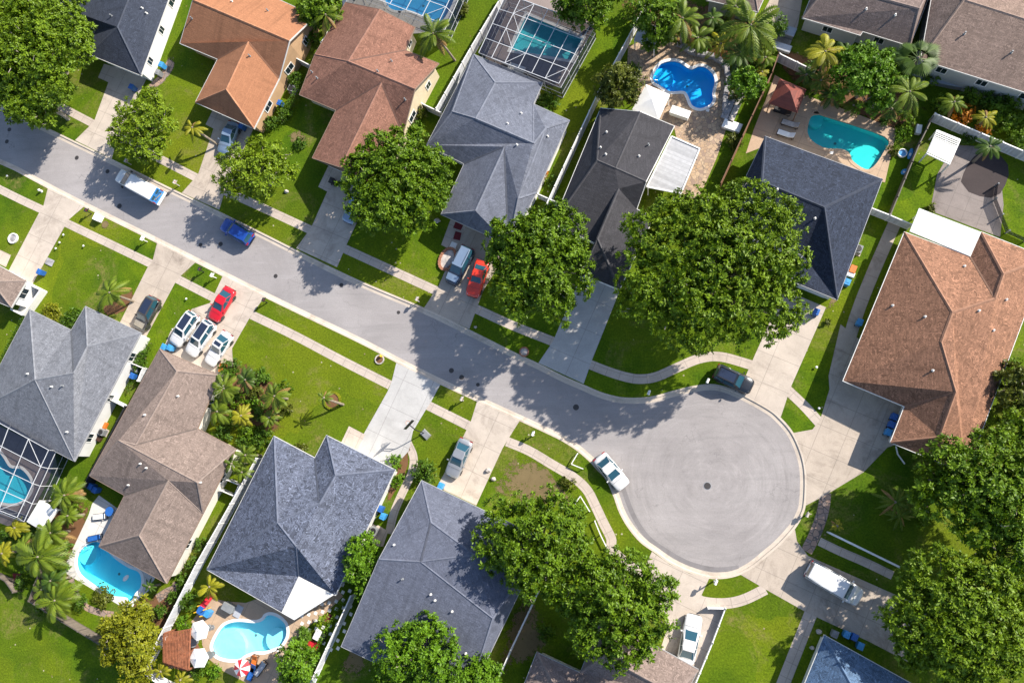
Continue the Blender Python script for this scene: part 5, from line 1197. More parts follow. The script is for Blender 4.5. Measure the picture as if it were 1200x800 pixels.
def car(label, front, rear, L, typ, col, roofcol=None, h=None, cat='car', pano=False, rack=False, group=None, Wd=None, name='parked_car', extra=None, hoodcol=None):
    a, b = W(*front, .9), W(*rear, .9); d = (a - b); ang = math.atan2(d.y, d.x); c = (a + b) / 2
    T = {'sedan': dict(W=1.80, H=1.44, zb=.93, bon=.30, cowl=.205, rf=.005, rr=-.205, deck=-.375, zh=.80, zt=.92), 'suv': dict(W=1.86, H=1.68, zb=1.06, bon=.28, cowl=.235, rf=.07, rr=-.43, deck=-.485, zh=.98, zt=1.08),
         'van': dict(W=1.98, H=1.92, zb=1.12, bon=.34, cowl=.30, rf=.19, rr=-.47, deck=-.492, zh=1.02, zt=1.12), 'coupe': dict(W=1.78, H=1.38, zb=.90, bon=.26, cowl=.14, rf=-.02, rr=-.21, deck=-.385, zh=.80, zt=.94)}[typ]
    w = (Wd or T['W']) / 2; H = h or T['H']; zb = T['zb']
    zoff = ZR if extra == 'road' else .014
    t = local(name, label, cat, (c.x, c.y, zoff), ang, group)
    m = CP[col]
    # body: lofted along its length, narrower and lower towards both ends
    zt, zh = T['zt'], T['zh']
    st = [(-.5, .56, zt * .62, .42), (-.493, .72, zt * .76, .34), (-.477, .85, zt * .90, .30), (-.44, .945, zt * .985, .25), (-.37, .99, zt, .20), (T['rr'], 1.0, zb, .20), (0.0, 1.0, zb, .20), (T['cowl'], 1.0, zb * .99, .20), (T['cowl'] + .06, .99, (zb + zh) / 2 + .02, .20), (.36, .98, zh, .22), (.43, .93, zh * .95, .25), (.468, .85, zh * .87, .29), (.488, .73, zh * .76, .33), (.5, .54, zh * .62, .40)]
    secs = []
    for (x, k, z, z0) in st:
        ww = w * k; X = x * L
        secs.append([(X, -ww * .9, z0), (X, -ww, z0 + .18), (X, -ww, z * .72), (X, -ww * .955, z * .92), (X, -ww * .84, z), (X, -ww * .4, z + .035), (X, ww * .4, z + .035), (X, ww * .84, z), (X, ww * .955, z * .92), (X, ww, z * .72), (X, ww, z0 + .18), (X, ww * .9, z0)])
    mb = MB(); ring_loft(mb, secs); bo = mb.build('body', m, t, smooth=True)
    # cabin shell
    xr0, xr1 = T['deck'] * L, T['cowl'] * L; tr0, tr1 = T['rr'] * L, T['rf'] * L
    k0, k1 = .93 * w, (.74 if typ != 'van' else .86) * w
    lo = [(xr0, -k0 * .86, zb - .03), (xr0 * .6 + xr1 * .4, -k0, zb - .03), (xr1 - .35, -k0, zb - .03), (xr1, -k0 * .80, zb - .05), (xr1, k0 * .80, zb - .05), (xr1 - .35, k0, zb - .03), (xr0 * .6 + xr1 * .4, k0, zb - .03), (xr0, k0 * .86, zb - .03)]
    hi = [(tr0, -k1 * .90, H - .05), (tr0 * .6 + tr1 * .4, -k1, H - .03), (tr1 - .12, -k1, H - .05), (tr1, -k1 * .88, H - .07), (tr1, k1 * .88, H - .07), (tr1 - .12, k1, H - .05), (tr0 * .6 + tr1 * .4, k1, H - .03), (tr0, k1 * .90, H - .05)]
    sh = MB(); sh.mesh(lo + hi, [(i, (i + 1) % 8, 8 + (i + 1) % 8, 8 + i) for i in range(8)])
    sh.build('pillar_frame', m if not extra == 'soft' else M['trim'], t)
    rf = MB(); top = [(x * 1.0, y * .86, H) for x, y, z in [(p[0] * .97 + (tr0 + tr1) * .015, p[1], 0) for p in hi]]
    rf.mesh(hi + top, [(i, (i + 1) % 8, 8 + (i + 1) % 8, 8 + i) for i in range(8)] + [tuple(range(8, 16))])
    rf.build('roof', CP[roofcol] if roofcol else m, t, smooth=False)
    V = [Vector(p) for p in lo]; U = [Vector(p) for p in hi]
    def pane(nm, q, ins=.10, off=.012, mat='carglass'):
        cc = sum(q, Vector()) / len(q); n = (q[1] - q[0]).cross(q[-1] - q[0]).normalized()
        ctr = Vector(((xr0 + xr1) / 2, 0, zb)); n = n if n.dot(cc - ctr) > 0 else -n
        q = [p.lerp(cc, ins) + n * off for p in q]; g = MB(); g.face(q); g.build(nm, M[mat], t)
    pane('windscreen', [V[3], V[4], U[4], U[3]], .06); pane('rear_window', [V[7], V[0], U[0], U[7]], .06 if typ in ('sedan', 'coupe') else .17)
    for s in ((1, 2), (6, 5)):
        i, j = s; pane('side_window', [V[i], V[j], U[j], U[i]], .07)
    for s in ((0, 1), (7, 6)):
        i, j = s; pane('side_window', [V[i], V[j], U[j], U[i]], .10)
    if pano:
        g = MB(); x0, x1 = tr0 + .18, tr1 - .22; g.box(((x0 + x1) / 2, 0, H + .006), (x1 - x0, k1 * 1.42, .012)); g.build('sunroof', M['sunroof'], t)
    if rack:
        for s in (-1, 1):
            g = MB(); g.tube([(tr0 + .1, s * k1 * .8, H + .02), (tr0 + .3, s * k1 * .8, H + .08), (tr1 - .5, s * k1 * .8, H + .08), (tr1 - .3, s * k1 * .8, H + .01)], .025, 6); g.build('roof_rail', M['trim'], t)
    if hoodcol:
        g = MB(); g.mesh([(L * .27, -w * .8, zb + .02), (L * .43, -w * .72, T['zh'] + .0), (L * .43, w * .72, T['zh'] + .0), (L * .27, w * .8, zb + .02), (L * .27, 0, zb + .07), (L * .43, 0, T['zh'] + .06)], [(0, 1, 5, 4), (4, 5, 2, 3)]); g.build('bonnet', CP[hoodcol], t)
    # bonnet edge, boot edge and door gaps
    for nm, xs in (('bonnet_seam', (L * .262,)), ('boot_seam', (-L * .468,) if typ != 'sedan' else (-L * .375,))):
        for x_ in xs:
            g = MB(); zz = zb + .03 if x_ > 0 else T['zt'] + .03
            g.mesh([(x_, -w * .86, zz - .005), (x_ + .025, -w * .86, zz - .005), (x_ + .025, 0, zz + .03), (x_, 0, zz + .03), (x_ + .025, w * .86, zz - .005), (x_, w * .86, zz - .005)], [(0, 1, 2, 3), (3, 2, 4, 5)]); g.build(nm, M['trim'], t)
    for s in (-1, 1):
        for x_ in (-.11, .10):
            g = MB(); g.box((x_ * L, s * (w + .003), zb * .62), (.02, .012, zb * .55)); g.build('door_gap', M['trim'], t)
        g = MB(); g.box((.02 * L, s * (w + .012), zb * .78), (.16, .03, .035)); g.build('door_handle', m, t)
    # wheels
    rw = .33 if typ != 'van' else .36
    for sx in (.315, -.30):
        for s in (-1, 1):
            g = MB(); n = 18; vs = []
            for yy, rr in ((-.11, rw * .8), (-.10, rw), (.10, rw), (.11, rw * .8)):
                vs += [(sx * L + rr * math.cos(2 * math.pi * k / n), s * (w - .10) + yy, rw + rr * math.sin(2 * math.pi * k / n)) for k in range(n)]
            fs = [(i * n + k, i * n + (k + 1) % n, (i + 1) * n + (k + 1) % n, (i + 1) * n + k) for i in range(3) for k in range(n)] + [tuple(range(n)), tuple(range(3 * n, 4 * n))]
            g.mesh(vs, fs); wh = g.build('wheel', M['rubber'], t)
            r = MB(); r.mesh([(sx * L + rw * .62 * math.cos(2 * math.pi * k / n), s * (w + .015), rw + rw * .62 * math.sin(2 * math.pi * k / n)) for k in range(n)] + [(sx * L, s * (w - .02), rw)], [(k, (k + 1) % n, n) for k in range(n)]); r.build('rim', M['alloy'], wh)
    for s in (-1, 1):
        g = MB(); g.box((xr1 - .32, s * (w + .10), zb + .05), (.14, .22, .15), 0, 0, .85); g.build('wing_mirror', m, t)
        g = MB(); g.mesh([(L * .435, s * w * .90, .62), (L * .475, s * w * .84, .60), (L * .49, s * w * .52, .60), (L * .455, s * w * .55, T['zh'] * .93 + .02), (L * .40, s * w * .93, T['zh'] * .93)], [(0, 1, 4), (1, 2, 3, 4)] if s < 0 else [(4, 1, 0), (4, 3, 2, 1)]); g.build('headlight', M['lamp_clear'], t)
        g = MB(); g.box((-L * .487, s * w * .68, T['zt'] * .84), (.10, w * .42, .16), 0); g.build('tail_light', M['lamp_red'], t)
    g = MB(); g.box((L * .49, 0, .42), (.12, w * 1.25, .20)); g.build('front_grille', M['trim'], t)
    g = MB(); g.box((-L * .492, 0, .40), (.10, w * 1.4, .16)); g.build('rear_bumper', M['trim'], t)
    return t

car('bright blue SUV parked at the upper kerb of the street', (257, 259), (295, 282), 4.7, 'suv', 'blue', group=None, extra='road')
car('charcoal boxy car with a beige front and a black roof on the stained driveway', (161, 385), (181, 349), 4.4, 'suv', 'charcoal', 'charcoal', pano=True, hoodcol='beige')
car('bright red sedan behind the three white cars', (248, 374), (269, 338), 4.5, 'sedan', 'red')
GW = 'three white cars side by side'
car('white car with red tail lights and a dark roof, leftmost of the three white ones', (203, 403), (227, 367), 4.6, 'suv', 'white', pano=True, h=1.6, group=GW)
car('white car with a dark glass roof, middle one of the three white ones', (222, 414), (246, 378), 4.75, 'suv', 'white', pano=True, rack=True, h=1.66, group=GW)
car('white car with a dark glass roof, rightmost of the three white ones beside the lawn', (244, 425), (266, 391), 4.5, 'coupe', 'white', pano=True, h=1.5, group=GW)
car('dark navy SUV with pale reflections painted on roof and bonnet beside the brick ring planter', (529, 328), (547, 293), 4.8, 'suv', 'navy', 'steelblue', hoodcol='steelblue', rack=True)  # bluish reflection on roof and bonnet is put in as steel blue paint
car('scarlet red car half hidden under the dense oak', (553, 344), (565, 308), 4.4, 'coupe', 'scarlet')
car('white sedan parked at the kerb of the turning circle', (731, 570), (702, 535), 4.3, 'sedan', 'white', extra='road')
car('black SUV with a dark glass roof parked by the tan driveway above the turning circle', (877, 452), (843, 436), 4.2, 'suv', 'black', pano=True, rack=True)
car('silver sedan parked on the driveway below the street', (528, 557), (546, 516), 4.5, 'sedan', 'silver')
car('white sedan beside the low white fence at the bottom', (814, 722), (803, 777), 5.0, 'sedan', 'white')
car('long white passenger van on the shaded driveway at the lower right', (1008, 701), (948, 666), 5.7, 'van', 'white', cat='van', name='parked_van', Wd=2.02)
car('silver blue car under the light green tree in front of the orange brown roof', (261, 174), (272, 147), 4.3, 'sedan', 'steelblue')
car('pale blue car hidden under the dense round oak with only its nose showing', (406, 259), (424, 224), 4.3, 'sedan', 'steelblue')

# the high white van with blue rear doors
def high_van(label, front, rear):
    a, b = W(*front, 1.0), W(*rear, .35); d = Vector((a.x - b.x, a.y - b.y, 0)); c = (a + b) / 2; L = d.length
    t = local('delivery_van', label, 'van', (c.x, c.y, ZR), math.atan2(d.y, d.x)); w = 1.0; H = 2.3
    def sec(x, ww, z, z0=.35): return [(x, -ww * .95, z0), (x, -ww, z0 + .25), (x, -ww, z * .62), (x, -ww * .95, z * .92), (x, -ww * .86, z), (x, -ww * .4, z + .03), (x, ww * .4, z + .03), (x, ww * .86, z), (x, ww * .95, z * .92), (x, ww, z * .62), (x, ww, z0 + .25), (x, ww * .95, z0)]
    xs = (.04, .09, .305)
    mb = MB(); ring_loft(mb, [sec(-L * .5, w * .95, H * .94), sec(-L * .485, w, H * .985), sec(-L * .44, w, H), sec(L * xs[0], w, H), sec(L * xs[1], w * .99, H * .97), sec(L * xs[2], w * .97, 1.38), sec(L * .40, w * .95, 1.25), sec(L * .455, w * .88, 1.12), sec(L * .485, w * .76, .98), sec(L * .5, w * .55, .80)]); mb.build('body', CP['white'], t)
    zs = lambda f: H * .97 + .05 + (f - xs[1]) / (xs[2] - xs[1]) * (1.38 - H * .97)
    g2 = MB(); g2.mesh([(L * .11, -w * .82, zs(.11)), (L * .11, w * .82, zs(.11)), (L * .295, w * .84, zs(.295)), (L * .295, -w * .84, zs(.295))], [(3, 2, 1, 0)]); g2.build('windscreen', M['carglass'], t)
    x0 = -L * .5 - .012
    g = MB(); g.box((x0, 0, 1.32), (.03, w * 1.82, 1.74)); g.build('rear_door', M['brightblue'], t)
    g = MB(); g.box((x0 - .02, 0, 1.38), (.012, .03, 1.40)); g.build('door_gap', M['trim'], t)
    for s in (-1, 1):
        g = MB(); g.box((x0 - .02, s * w * .45, 1.78), (.014, w * .62, .42)); g.build('rear_window', M['carglass'], t)
    # looped emblem on the blue doors
    g = MB(); n = 20; xe = x0 - .034
    for (cy, cz, r0, r1, a0, a1) in ((-.34, 1.22, .17, .27, .6, 5.6), (.34, 1.22, .17, .27, -2.6, 2.4)):
        for k in range(n):
            t0, t1 = a0 + (a1 - a0) * k / n, a0 + (a1 - a0) * (k + 1) / n
            g.face([(xe, cy + r * math.cos(q), cz + r * math.sin(q)) for r, q in ((r0, t0), (r1, t0), (r1, t1), (r0, t1))])
    g.build('emblem', M['trim'], t)
    g = MB(); g.face([(xe - .004, -.6, .88), (xe - .004, .62, 1.42), (xe - .004, .62, 1.50), (xe - .004, -.6, .96)]); g.build('emblem_stripe', M['yellow'], t)
    for s in (-1, 1):
        g = MB(); g.mesh([(L * .02, s * (w * .97 + .012), 1.5), (L * .19, s * (w * .97 + .012), 1.5), (L * .09, s * (w * .94 + .012), 2.02), (L * .02, s * (w * .94 + .012), 2.02)], [(0, 1, 2, 3)]); g.build('side_window', M['carglass'], t)
        g = MB(); g.box((-L * .1, s * (w + .004), 1.05), (L * .62, .014, .5)); g.build('side_stripe', M['brightblue'], t)
        g = MB(); g.box((L * .22, s * (w + .16), 1.35), (.14, .22, .28)); g.build('wing_mirror', M['trim'], t)
        g = MB(); g.box((L * .462, s * w * .70, .95), (.14, .3, .18)); g.build('headlight', M['lamp_clear'], t)
        g = MB(); g.box((x0, s * w * .92, 1.2), (.06, .12, .6)); g.build('tail_light', M['lamp_red'], t)
        for sx in (.32, -.30):
            g = MB(); n = 18; vs = []
            for yy, rr in ((-.13, .3), (-.12, .37), (.12, .37), (.13, .3)):
                vs += [(sx * L + rr * math.cos(2 * math.pi * k / n), s * (w - .13) + yy, .37 + rr * math.sin(2 * math.pi * k / n)) for k in range(n)]
            g.mesh(vs, [(i * n + k, i * n + (k + 1) % n, (i + 1) * n + (k + 1) % n, (i + 1) * n + k) for i in range(3) for k in range(n)] + [tuple(range(n)), tuple(range(3 * n, 4 * n))]); wh = g.build('wheel', M['rubber'], t)
            r = MB(); r.mesh([(sx * L + .22 * math.cos(2 * math.pi * k / n), s * (w + .012), .37 + .22 * math.sin(2 * math.pi * k / n)) for k in range(n)] + [(sx * L, s * (w - .03), .37)], [(k, (k + 1) % n, n) for k in range(n)]); r.build('rim', M['alloy'], wh)
    g = MB(); g.box((x0 - .12, 0, .52), (.28, w * 1.9, .2)); g.build('rear_step', M['canvas'], t)
    return t
high_van('tall white van with blue rear doors driving on the street', (136.5, 203.5), (189, 232.5))
# ------------------------------------------------------------------ fences
def fence(label, px, h=1.8, mat='vinyl', post='vinyl', name='fence', step=2.4, th=.06, rail=True, cat='fence', topz=True):
    """solid board fence; px traced along its top"""
    p = [W(x, y, h if topz else 0) for x, y in px]; g = Vector((p[0].x, p[0].y, 0)); t = thing(name, label, cat, g)
    mb = MB(); pb = MB(); rb = MB()
    for a, b in zip(p, p[1:]):
        a = Vector((a.x, a.y, 0)); b = Vector((b.x, b.y, 0)); e = b - a; L = e.length; e.normalize(); s = Vector((-e.y, e.x, 0)) * (th / 2)
        for sg in (-1, 1):
            q = [a + s * sg, b + s * sg]; mb.face([q[0] + Vector((0, 0, .05)), q[1] + Vector((0, 0, .05)), q[1] + Vector((0, 0, h - .05)), q[0] + Vector((0, 0, h - .05))], 0, [(0, 0), (0, L), (h, L), (h, 0)])
        if rail:
            r1 = MB(); r1.beam(a + Vector((0, 0, h - .04)), b + Vector((0, 0, h - .04)), th + .05, .09); r1.build('top_rail', M[post], t); r1 = MB(); r1.beam(a + Vector((0, 0, .12)), b + Vector((0, 0, .12)), th + .04, .12); r1.build('bottom_rail', M[post], t)
        k = max(1, round(L / step))
        for i in range(k + 1):
            q = a.lerp(b, i / k); pb2 = MB(); pb2.box((q.x, q.y, (h + .06) / 2), (.13, .13, h + .06), math.atan2(e.y, e.x)); pb2.box((q.x, q.y, h + .08), (.17, .17, .05), math.atan2(e.y, e.x), 0, .6); pb2.build('post', M[post], t)
    mb.build('panel', M[mat], t)
    return t
M['postwhite'] = M['white']
fence('long white vinyl fence between the taupe roof and the mottled blue roof', [(300, 537), (283, 567), (230, 660), (166, 786)], post='white')
fence('white vinyl fence at the bottom edge turning below the tiled pergola', [(166, 788), (184, 800), (215, 816)], post='white')
fence('white vinyl fence left of the big screened cage', [(596, -18), (552, 55), (511, 127)], post='white')
fence('short white vinyl fence joining the cream wall to the long fence', [(494, 121), (517, 132)], h=1.7, post='white')
fence('white vinyl fence along the black roof and the grey canopy', [(757, 4), (738, 40), (701, 108), (660, 196), (640, 240)], post='white')
fence('short white vinyl fence beside the lower end of the black roof', [(630, 227), (655, 238)], h=1.6, post='white')
fence('white vinyl fence in front of the orange crotons', [(1096, 133), (1150, 156), (1200, 177), (1260, 203)], post='white')
fence('white vinyl fence below the yellowing palm', [(914, 63), (955, 83)], post='white')
fence('short white vinyl fence joining the navy roof to the white flat roof', [(1020, 243), (1043, 252), (1069, 263)], h=1.7, post='white')
fence('brown wooden fence between the flagstone terrace and the teal pool', [(913, 62), (905, 85), (870, 160), (845, 214)], mat='wood', post='wood', th=.05)
fence('grey wooden fence between the teal pool lawn and the pergola garden', [(1095, 134), (1078, 168), (1044, 251)], h=1.5, mat='wood_grey', post='wood_grey', th=.05)
fence('white vinyl fence beside the stepping stone garden', [(411, 698), (395, 732), (369, 788), (360, 808)], post='white')
fence('thin white fence between the slate roof and the bare shaded ground', [(630, 694), (598, 762), (585, 792)], h=1.5, post='white')
fence('low white fence around the driveway with the white sedan', [(830, 712.5), (850, 713), (835, 753), (813, 806)], h=.8, post='white', step=1.8)
fence('grey wooden fence around the palms at the lower left', [(47, 666), (33, 704), (72, 728), (110, 751), (155, 778), (172, 790)], mat='wood_grey', post='wood_grey', th=.05)
fence('dark fence between the slate roof and the taupe roof', [(146, 476), (118, 530), (97, 570)], mat='black', post='black', th=.05)
fence('short white gate panel between the white wall and the dark fence', [(125, 466), (145, 476)], h=1.5, post='white')
fence('short white fence around the bins beside the slate roof', [(153, 425), (167, 431), (161, 446)], h=1.2, post='white')
fence('garden gate of the orange brown house', [(341, 65), (364, 77)], h=1.6, post='white')
fence('white vinyl fence left of the reddish brown roof', [(414, -22), (405, 4), (376, 50)], post='white')
fence('dark small enclosure beside the right eave of the taupe roof', [(266, 562), (280, 568), (274, 581), (258, 574)], h=1.2, mat='greyp', post='white')
fence('thin wire and post fence along the dark octagonal pad', [(1170, 215), (1168, 232), (1183, 270), (1205, 280)], h=.9, mat='screen_side', post='greyp', th=.02, rail=False)
fence('grey wooden fence beside the lawn at the bottom left', [(-20, 668), (5, 680), (15, 694)], h=1.4, mat='wood_grey', post='wood_grey', th=.05)

def rail(label, px, h, r=.05, name='railing', bars=True):
    p = [W(x, y, h) for x, y in px]; t = thing(name, label, 'railing', (p[0].x, p[0].y, 0)); mb = MB()
    for a, b in zip(p, p[1:]):
        m2 = MB(); m2.beam(a, b, r * 2); m2.build('rail', M['white'], t)
        k = max(1, int((b - a).length / 1.8))
        for i in range(k + 1):
            q = a.lerp(b, i / k); m3 = MB(); m3.box((q.x, q.y, h / 2), (r * 1.6, r * 1.6, h), ROAD); m3.build('post', M['white'], t)
    return t
rail('long white railing on the shaded lawn right of the turning circle', [(972, 624), (1054, 664)], .9, .10)
rail('L shaped white pipe rail on the grass beside the kerb', [(677, 531), (669.5, 543.5), (683, 549)], .5, .045)
rail('bent white pipe rail at the end of the dry lawn', [(672, 593), (680, 581), (691, 599)], .5, .045)
rail('white pipe rail under the round tree by the turning circle', [(697, 610), (704, 627), (711, 641)], .5, .05)
rail('white downpipe hose lying beside the rust brown roof', [(1050, 523), (1052, 532), (1060, 543)], .1, .06, 'drain_hose')

# ------------------------------------------------------------------ screened pool cages
def cage(label, E, T, nu, nv, he=2.5, ht=3.4, diag=True):
    e = [W(x, y, he) for x, y in E]; tp = [W(x, y, ht) for x, y in T]
    c = sum(e, Vector()) / 4; t = thing('screen_enclosure', label, 'pool cage', (c.x, c.y, 0))
    fr = MB(); sc = MB(); sd = MB()
    def bil(q, u, v): return q[0].lerp(q[1], u).lerp(q[3].lerp(q[2], u), v)
    w = .055
    for i in range(nu + 1): fr.beam(bil(tp, i / nu, 0), bil(tp, i / nu, 1), w)
    for j in range(nv + 1): fr.beam(bil(tp, 0, j / nv), bil(tp, 1, j / nv), w)
    for k in range(4):
        a, b = e[k], e[(k + 1) % 4]; ta, tb = tp[k], tp[(k + 1) % 4]; n = nu if k % 2 == 0 else nv
        fr.beam(a, b, w * 1.1); fl = [Vector((p.x, p.y, .04)) for p in (a, b)]; fr.beam(fl[0], fl[1], w)
        mid = [Vector((p.x, p.y, he * .42)) for p in (a, b)]; fr.beam(mid[0], mid[1], w * .7)
        for i in range(n + 1):
            p = a.lerp(b, i / n); q = ta.lerp(tb, i / n); fr.beam(p, q, w); fr.beam(Vector((p.x, p.y, 0)), p, w)
        sd.face([a, b, tb, ta]); sd.face([fl[0], fl[1], b, a])
    if diag:
        for (u0, v0, u1, v1) in ((0, 1, 1, 2), (1, 0, 0, 1), (nu - 1, nv, nu, nv - 1), (nu - 1, 0, nu, 1), (1, nv - 1, 0, nv - 2), (2, nv - 1, 1, nv)):
            fr.beam(bil(tp, u0 / nu, v0 / nv) + Vector((0, 0, .02)), bil(tp, u1 / nu, v1 / nv) + Vector((0, 0, .02)), w * .8)
    sc.face([p - Vector((0, 0, .06)) for p in tp])
    fr.build('frame', M['alu'], t); sc.build('roof_screen', M['screen'], t); sd.build('side_screen', M['screen_side'], t)
    return t
cage('big white framed screen cage over the rectangular teal pool', [(593, -6), (697, 31), (657, 103), (561, 62)], [(610, -1), (692, 29), (655, 98), (576, 68)], 5, 4)
cage('small white framed screen cage over the blue pool at the top edge', [(446, -75), (557, -45), (521, 36), (405, -8)], [(460, -72), (548, -44), (514, 26), (420, -9)], 5, 4)
cage('white framed screen cage over the turquoise pool at the left edge', [(-85, 440), (66, 528), (28, 611), (-110, 560)], [(-80, 452), (57, 527), (20, 606), (-105, 556)], 6, 4)

# ------------------------------------------------------------------ canopies, pergolas, umbrellas
M['rustwood'] = plain('rust_brown_timber', (.24, .085, .04), .7, var=.35, scale=3)
M['redbrick'] = m_paving('red_brick_paving', ((.26, .085, .04), (.34, .13, .06), (.18, .07, .04)), 3.0, (.14, .08, .06))
def canopy(label, px, h, rise, mat, name='canopy', post='white', valance=.25, cat='canopy', posts=True, ribs=True):
    q = [W(x, y, h) for x, y in px]; q = q if area(q) > 0 else q[::-1]
    c = sum(q, Vector()) / len(q); t = thing(name, label, cat, (c.x, c.y, 0)); ap = c + Vector((0, 0, rise))
    mb = MB(); n = len(q)
    for i in range(n):
        a, b = q[i], q[(i + 1) % n]; uv = roof_uv([a, b, ap]); mb.face([a, b, ap], 0, uv)
    mb.build('roof', M[mat], t)
    if valance:
        v = MB()
        for i in range(n):
            a, b = q[i], q[(i + 1) % n]; d = Vector((0, 0, -valance)); v.face([a + d, b + d, b, a], 0, [(0, 0), (1, 0), (1, .1), (0, .1)])
        v.build('valance', M[mat], t)
    if posts:
        for i in range(n):
            p = q[i].lerp(c, .06); pb = MB(); pb.box((p.x, p.y, h / 2), (.11, .11, h - .02), ROAD); pb.build('post', M[post], t)
    return t
canopy('red hip roofed gazebo on the tan terrace', [(914, 92), (945, 105), (934.5, 132), (901, 121)], 2.4, 1.2, 'redtile', 'gazebo', 'wood', .12, 'gazebo')
canopy('grey pop-up canopy under the trees at the top', [(751, 24), (774, 33), (767, 55), (743, 46)], 2.3, .7, 'canvas_grey', 'canopy', 'white', .45)
canopy('white square canopy beside the small orange tinged tree', [(757, 99), (785, 111), (772, 140), (741, 128)], 2.5, .8, 'canvas', 'canopy', 'white', .2)
canopy('white gable canopy left of the white pool deck', [(46, 586), (67, 597), (50, 622), (31, 611)], 2.3, .5, 'canvas', 'canopy', 'white', .35)
q = [W(x, y, 2.3) for x, y in ((192, 742), (223, 737), (221, 784), (192, 775))]; c = sum(q, Vector()) / 4
t = thing('garden_pergola', 'rust brown slatted pergola beside the two white umbrellas', 'pergola', (c.x, c.y, 0))
for a, b in ((0, 1), (1, 2), (2, 3), (3, 0)):
    mb = MB(); mb.beam(q[a], q[b], .14, .18); mb.build('beam', M['rustwood'], t)
for k in range(1, 17):
    f = k / 17; mb = MB(); mb.beam(q[0].lerp(q[1], f) + Vector((0, 0, .12)), q[3].lerp(q[2], f) + Vector((0, 0, .12)), .10, .06); mb.build('slat', M['rustwood'], t)
for k in (.3, .65):
    mb = MB(); mb.beam(q[0].lerp(q[3], k) + Vector((0, 0, .03)), q[1].lerp(q[2], k) + Vector((0, 0, .03)), .12, .14); mb.build('beam', M['rustwood'], t)
for p in q:
    mb = MB(); mb.box((p.x, p.y, 1.15), (.16, .16, 2.28), ROAD); mb.build('post', M['rustwood'], t)
tag(flat('patio', [poly((191, 744), (222, 738), (234, 758), (228, 790), (191, 778))], .02, M['redbrick']), 'red brick patio floor under the slatted pergola', 'patio', kind='structure')
def umbrella(label, px, py, rpx, mat, n=6, h=2.4, mat2=None, group=None, ax=.3):
    c = W(px, py, h); r = rpx * mpp(px, py, h); t = local('patio_umbrella', label, 'umbrella', (c.x, c.y, 0), 0, group)
    rim = [Vector((r * math.cos(2 * math.pi * k / n + ax), r * math.sin(2 * math.pi * k / n + ax), h - .35)) for k in range(n)]; ap = Vector((0, 0, h + .15))
    mb = MB()
    for k in range(n):
        a, b = rim[k], rim[(k + 1) % n]; m1 = (a + b) / 2 * .97; m1.z = a.z
        mb.face([a, m1, ap], k % 2); mb.face([m1, b, ap], k % 2); d = Vector((0, 0, -.12)); mb.face([a + d, b + d, b, a], k % 2)
    mb.build('canopy', [M[mat], M[mat2 or mat]], t)
    for k in range(n):
        b = MB(); b.tube([ap - Vector((0, 0, .1)), rim[k] - Vector((0, 0, .03))], .012, 4); b.build('rib', M['steel'], t)
    p = MB(); p.tube([(0, 0, 0), (0, 0, h + .12)], .03, 8); p.lathe((0, 0, h + .12), [(.05, 0), (.06, .06), (.01, .13)], 8); p.build('pole', M['steel'], t)
    p = MB(); p.lathe((0, 0, 0), [(.3, .02), (.3, .07), (.06, .12)], 14); p.build('base', M['greyp'], t)
    return t
umbrella('white patio umbrella nearer the red slide', 231.5, 739, 12, 'canvas', group='two white patio umbrellas')
umbrella('white patio umbrella nearer the red and white one', 231, 771.5, 12, 'canvas', group='two white patio umbrellas', ax=.1)
umbrella('red and white striped patio umbrella at the bottom edge', 281.5, 783, 10, 'red', 10, 2.2, 'canvas')

# slatted white pergola
q = [W(x, y, 2.3) for x, y in ((1098, 153), (1125, 164), (1112.5, 192.5), (1086, 180))]; c = sum(q, Vector()) / 4
t = thing('garden_pergola', 'white slatted pergola in the garden beside the dark octagonal pad', 'pergola', (c.x, c.y, 0))
for a, b in ((0, 1), (1, 2), (2, 3), (3, 0)):
    mb = MB(); mb.beam(q[a], q[b], .12, .16); mb.build('beam', M['white'], t)
mb = MB(); mb.beam(q[0].lerp(q[1], .5), q[3].lerp(q[2], .5), .12, .14); mb.build('beam', M['white'], t)
for k in range(1, 14):
    f = k / 14; mb = MB(); mb.beam(q[0].lerp(q[3], f) + Vector((0, 0, .1)), q[1].lerp(q[2], f) + Vector((0, 0, .1)), .10 if k < 5 else .16, .05); mb.build('slat', M['white'], t)
for p in q:
    mb = MB(); mb.box((p.x, p.y, 1.15), (.14, .14, 2.28), ROAD); mb.build('post', M['white'], t)
# ribbed white patio cover
q = [W(787, 160, 2.9), W(820, 174.5, 2.7), W(798, 227, 2.7), W(758, 219, 2.9)]
c = sum(q, Vector()) / 4; t = thing('patio_cover', 'ribbed white metal patio cover on the right of the black roof', 'patio cover', (c.x, c.y, 0))
if area(q) < 0: q = q[::-1]
mb = MB(); uv = roof_uv(q); u0 = (q[3] - q[0]).normalized()
mb.face(q, 0, [(p.dot(Vector((-u0.y, u0.x, 0))), p.dot(u0)) for p in q]); mb.build('roof', M['metalroof'], t)
for a, b in ((0, 1), (1, 2), (2, 3), (3, 0)):
    mb = MB(); mb.beam(q[a], q[b], .14, .18); mb.build('edge_trim', M['white'], t)
for p in q:
    mb = MB(); pp = p.lerp(c, .05); mb.box((pp.x, pp.y, 1.3), (.1, .1, 2.6), ROAD); mb.build('post', M['white'], t)

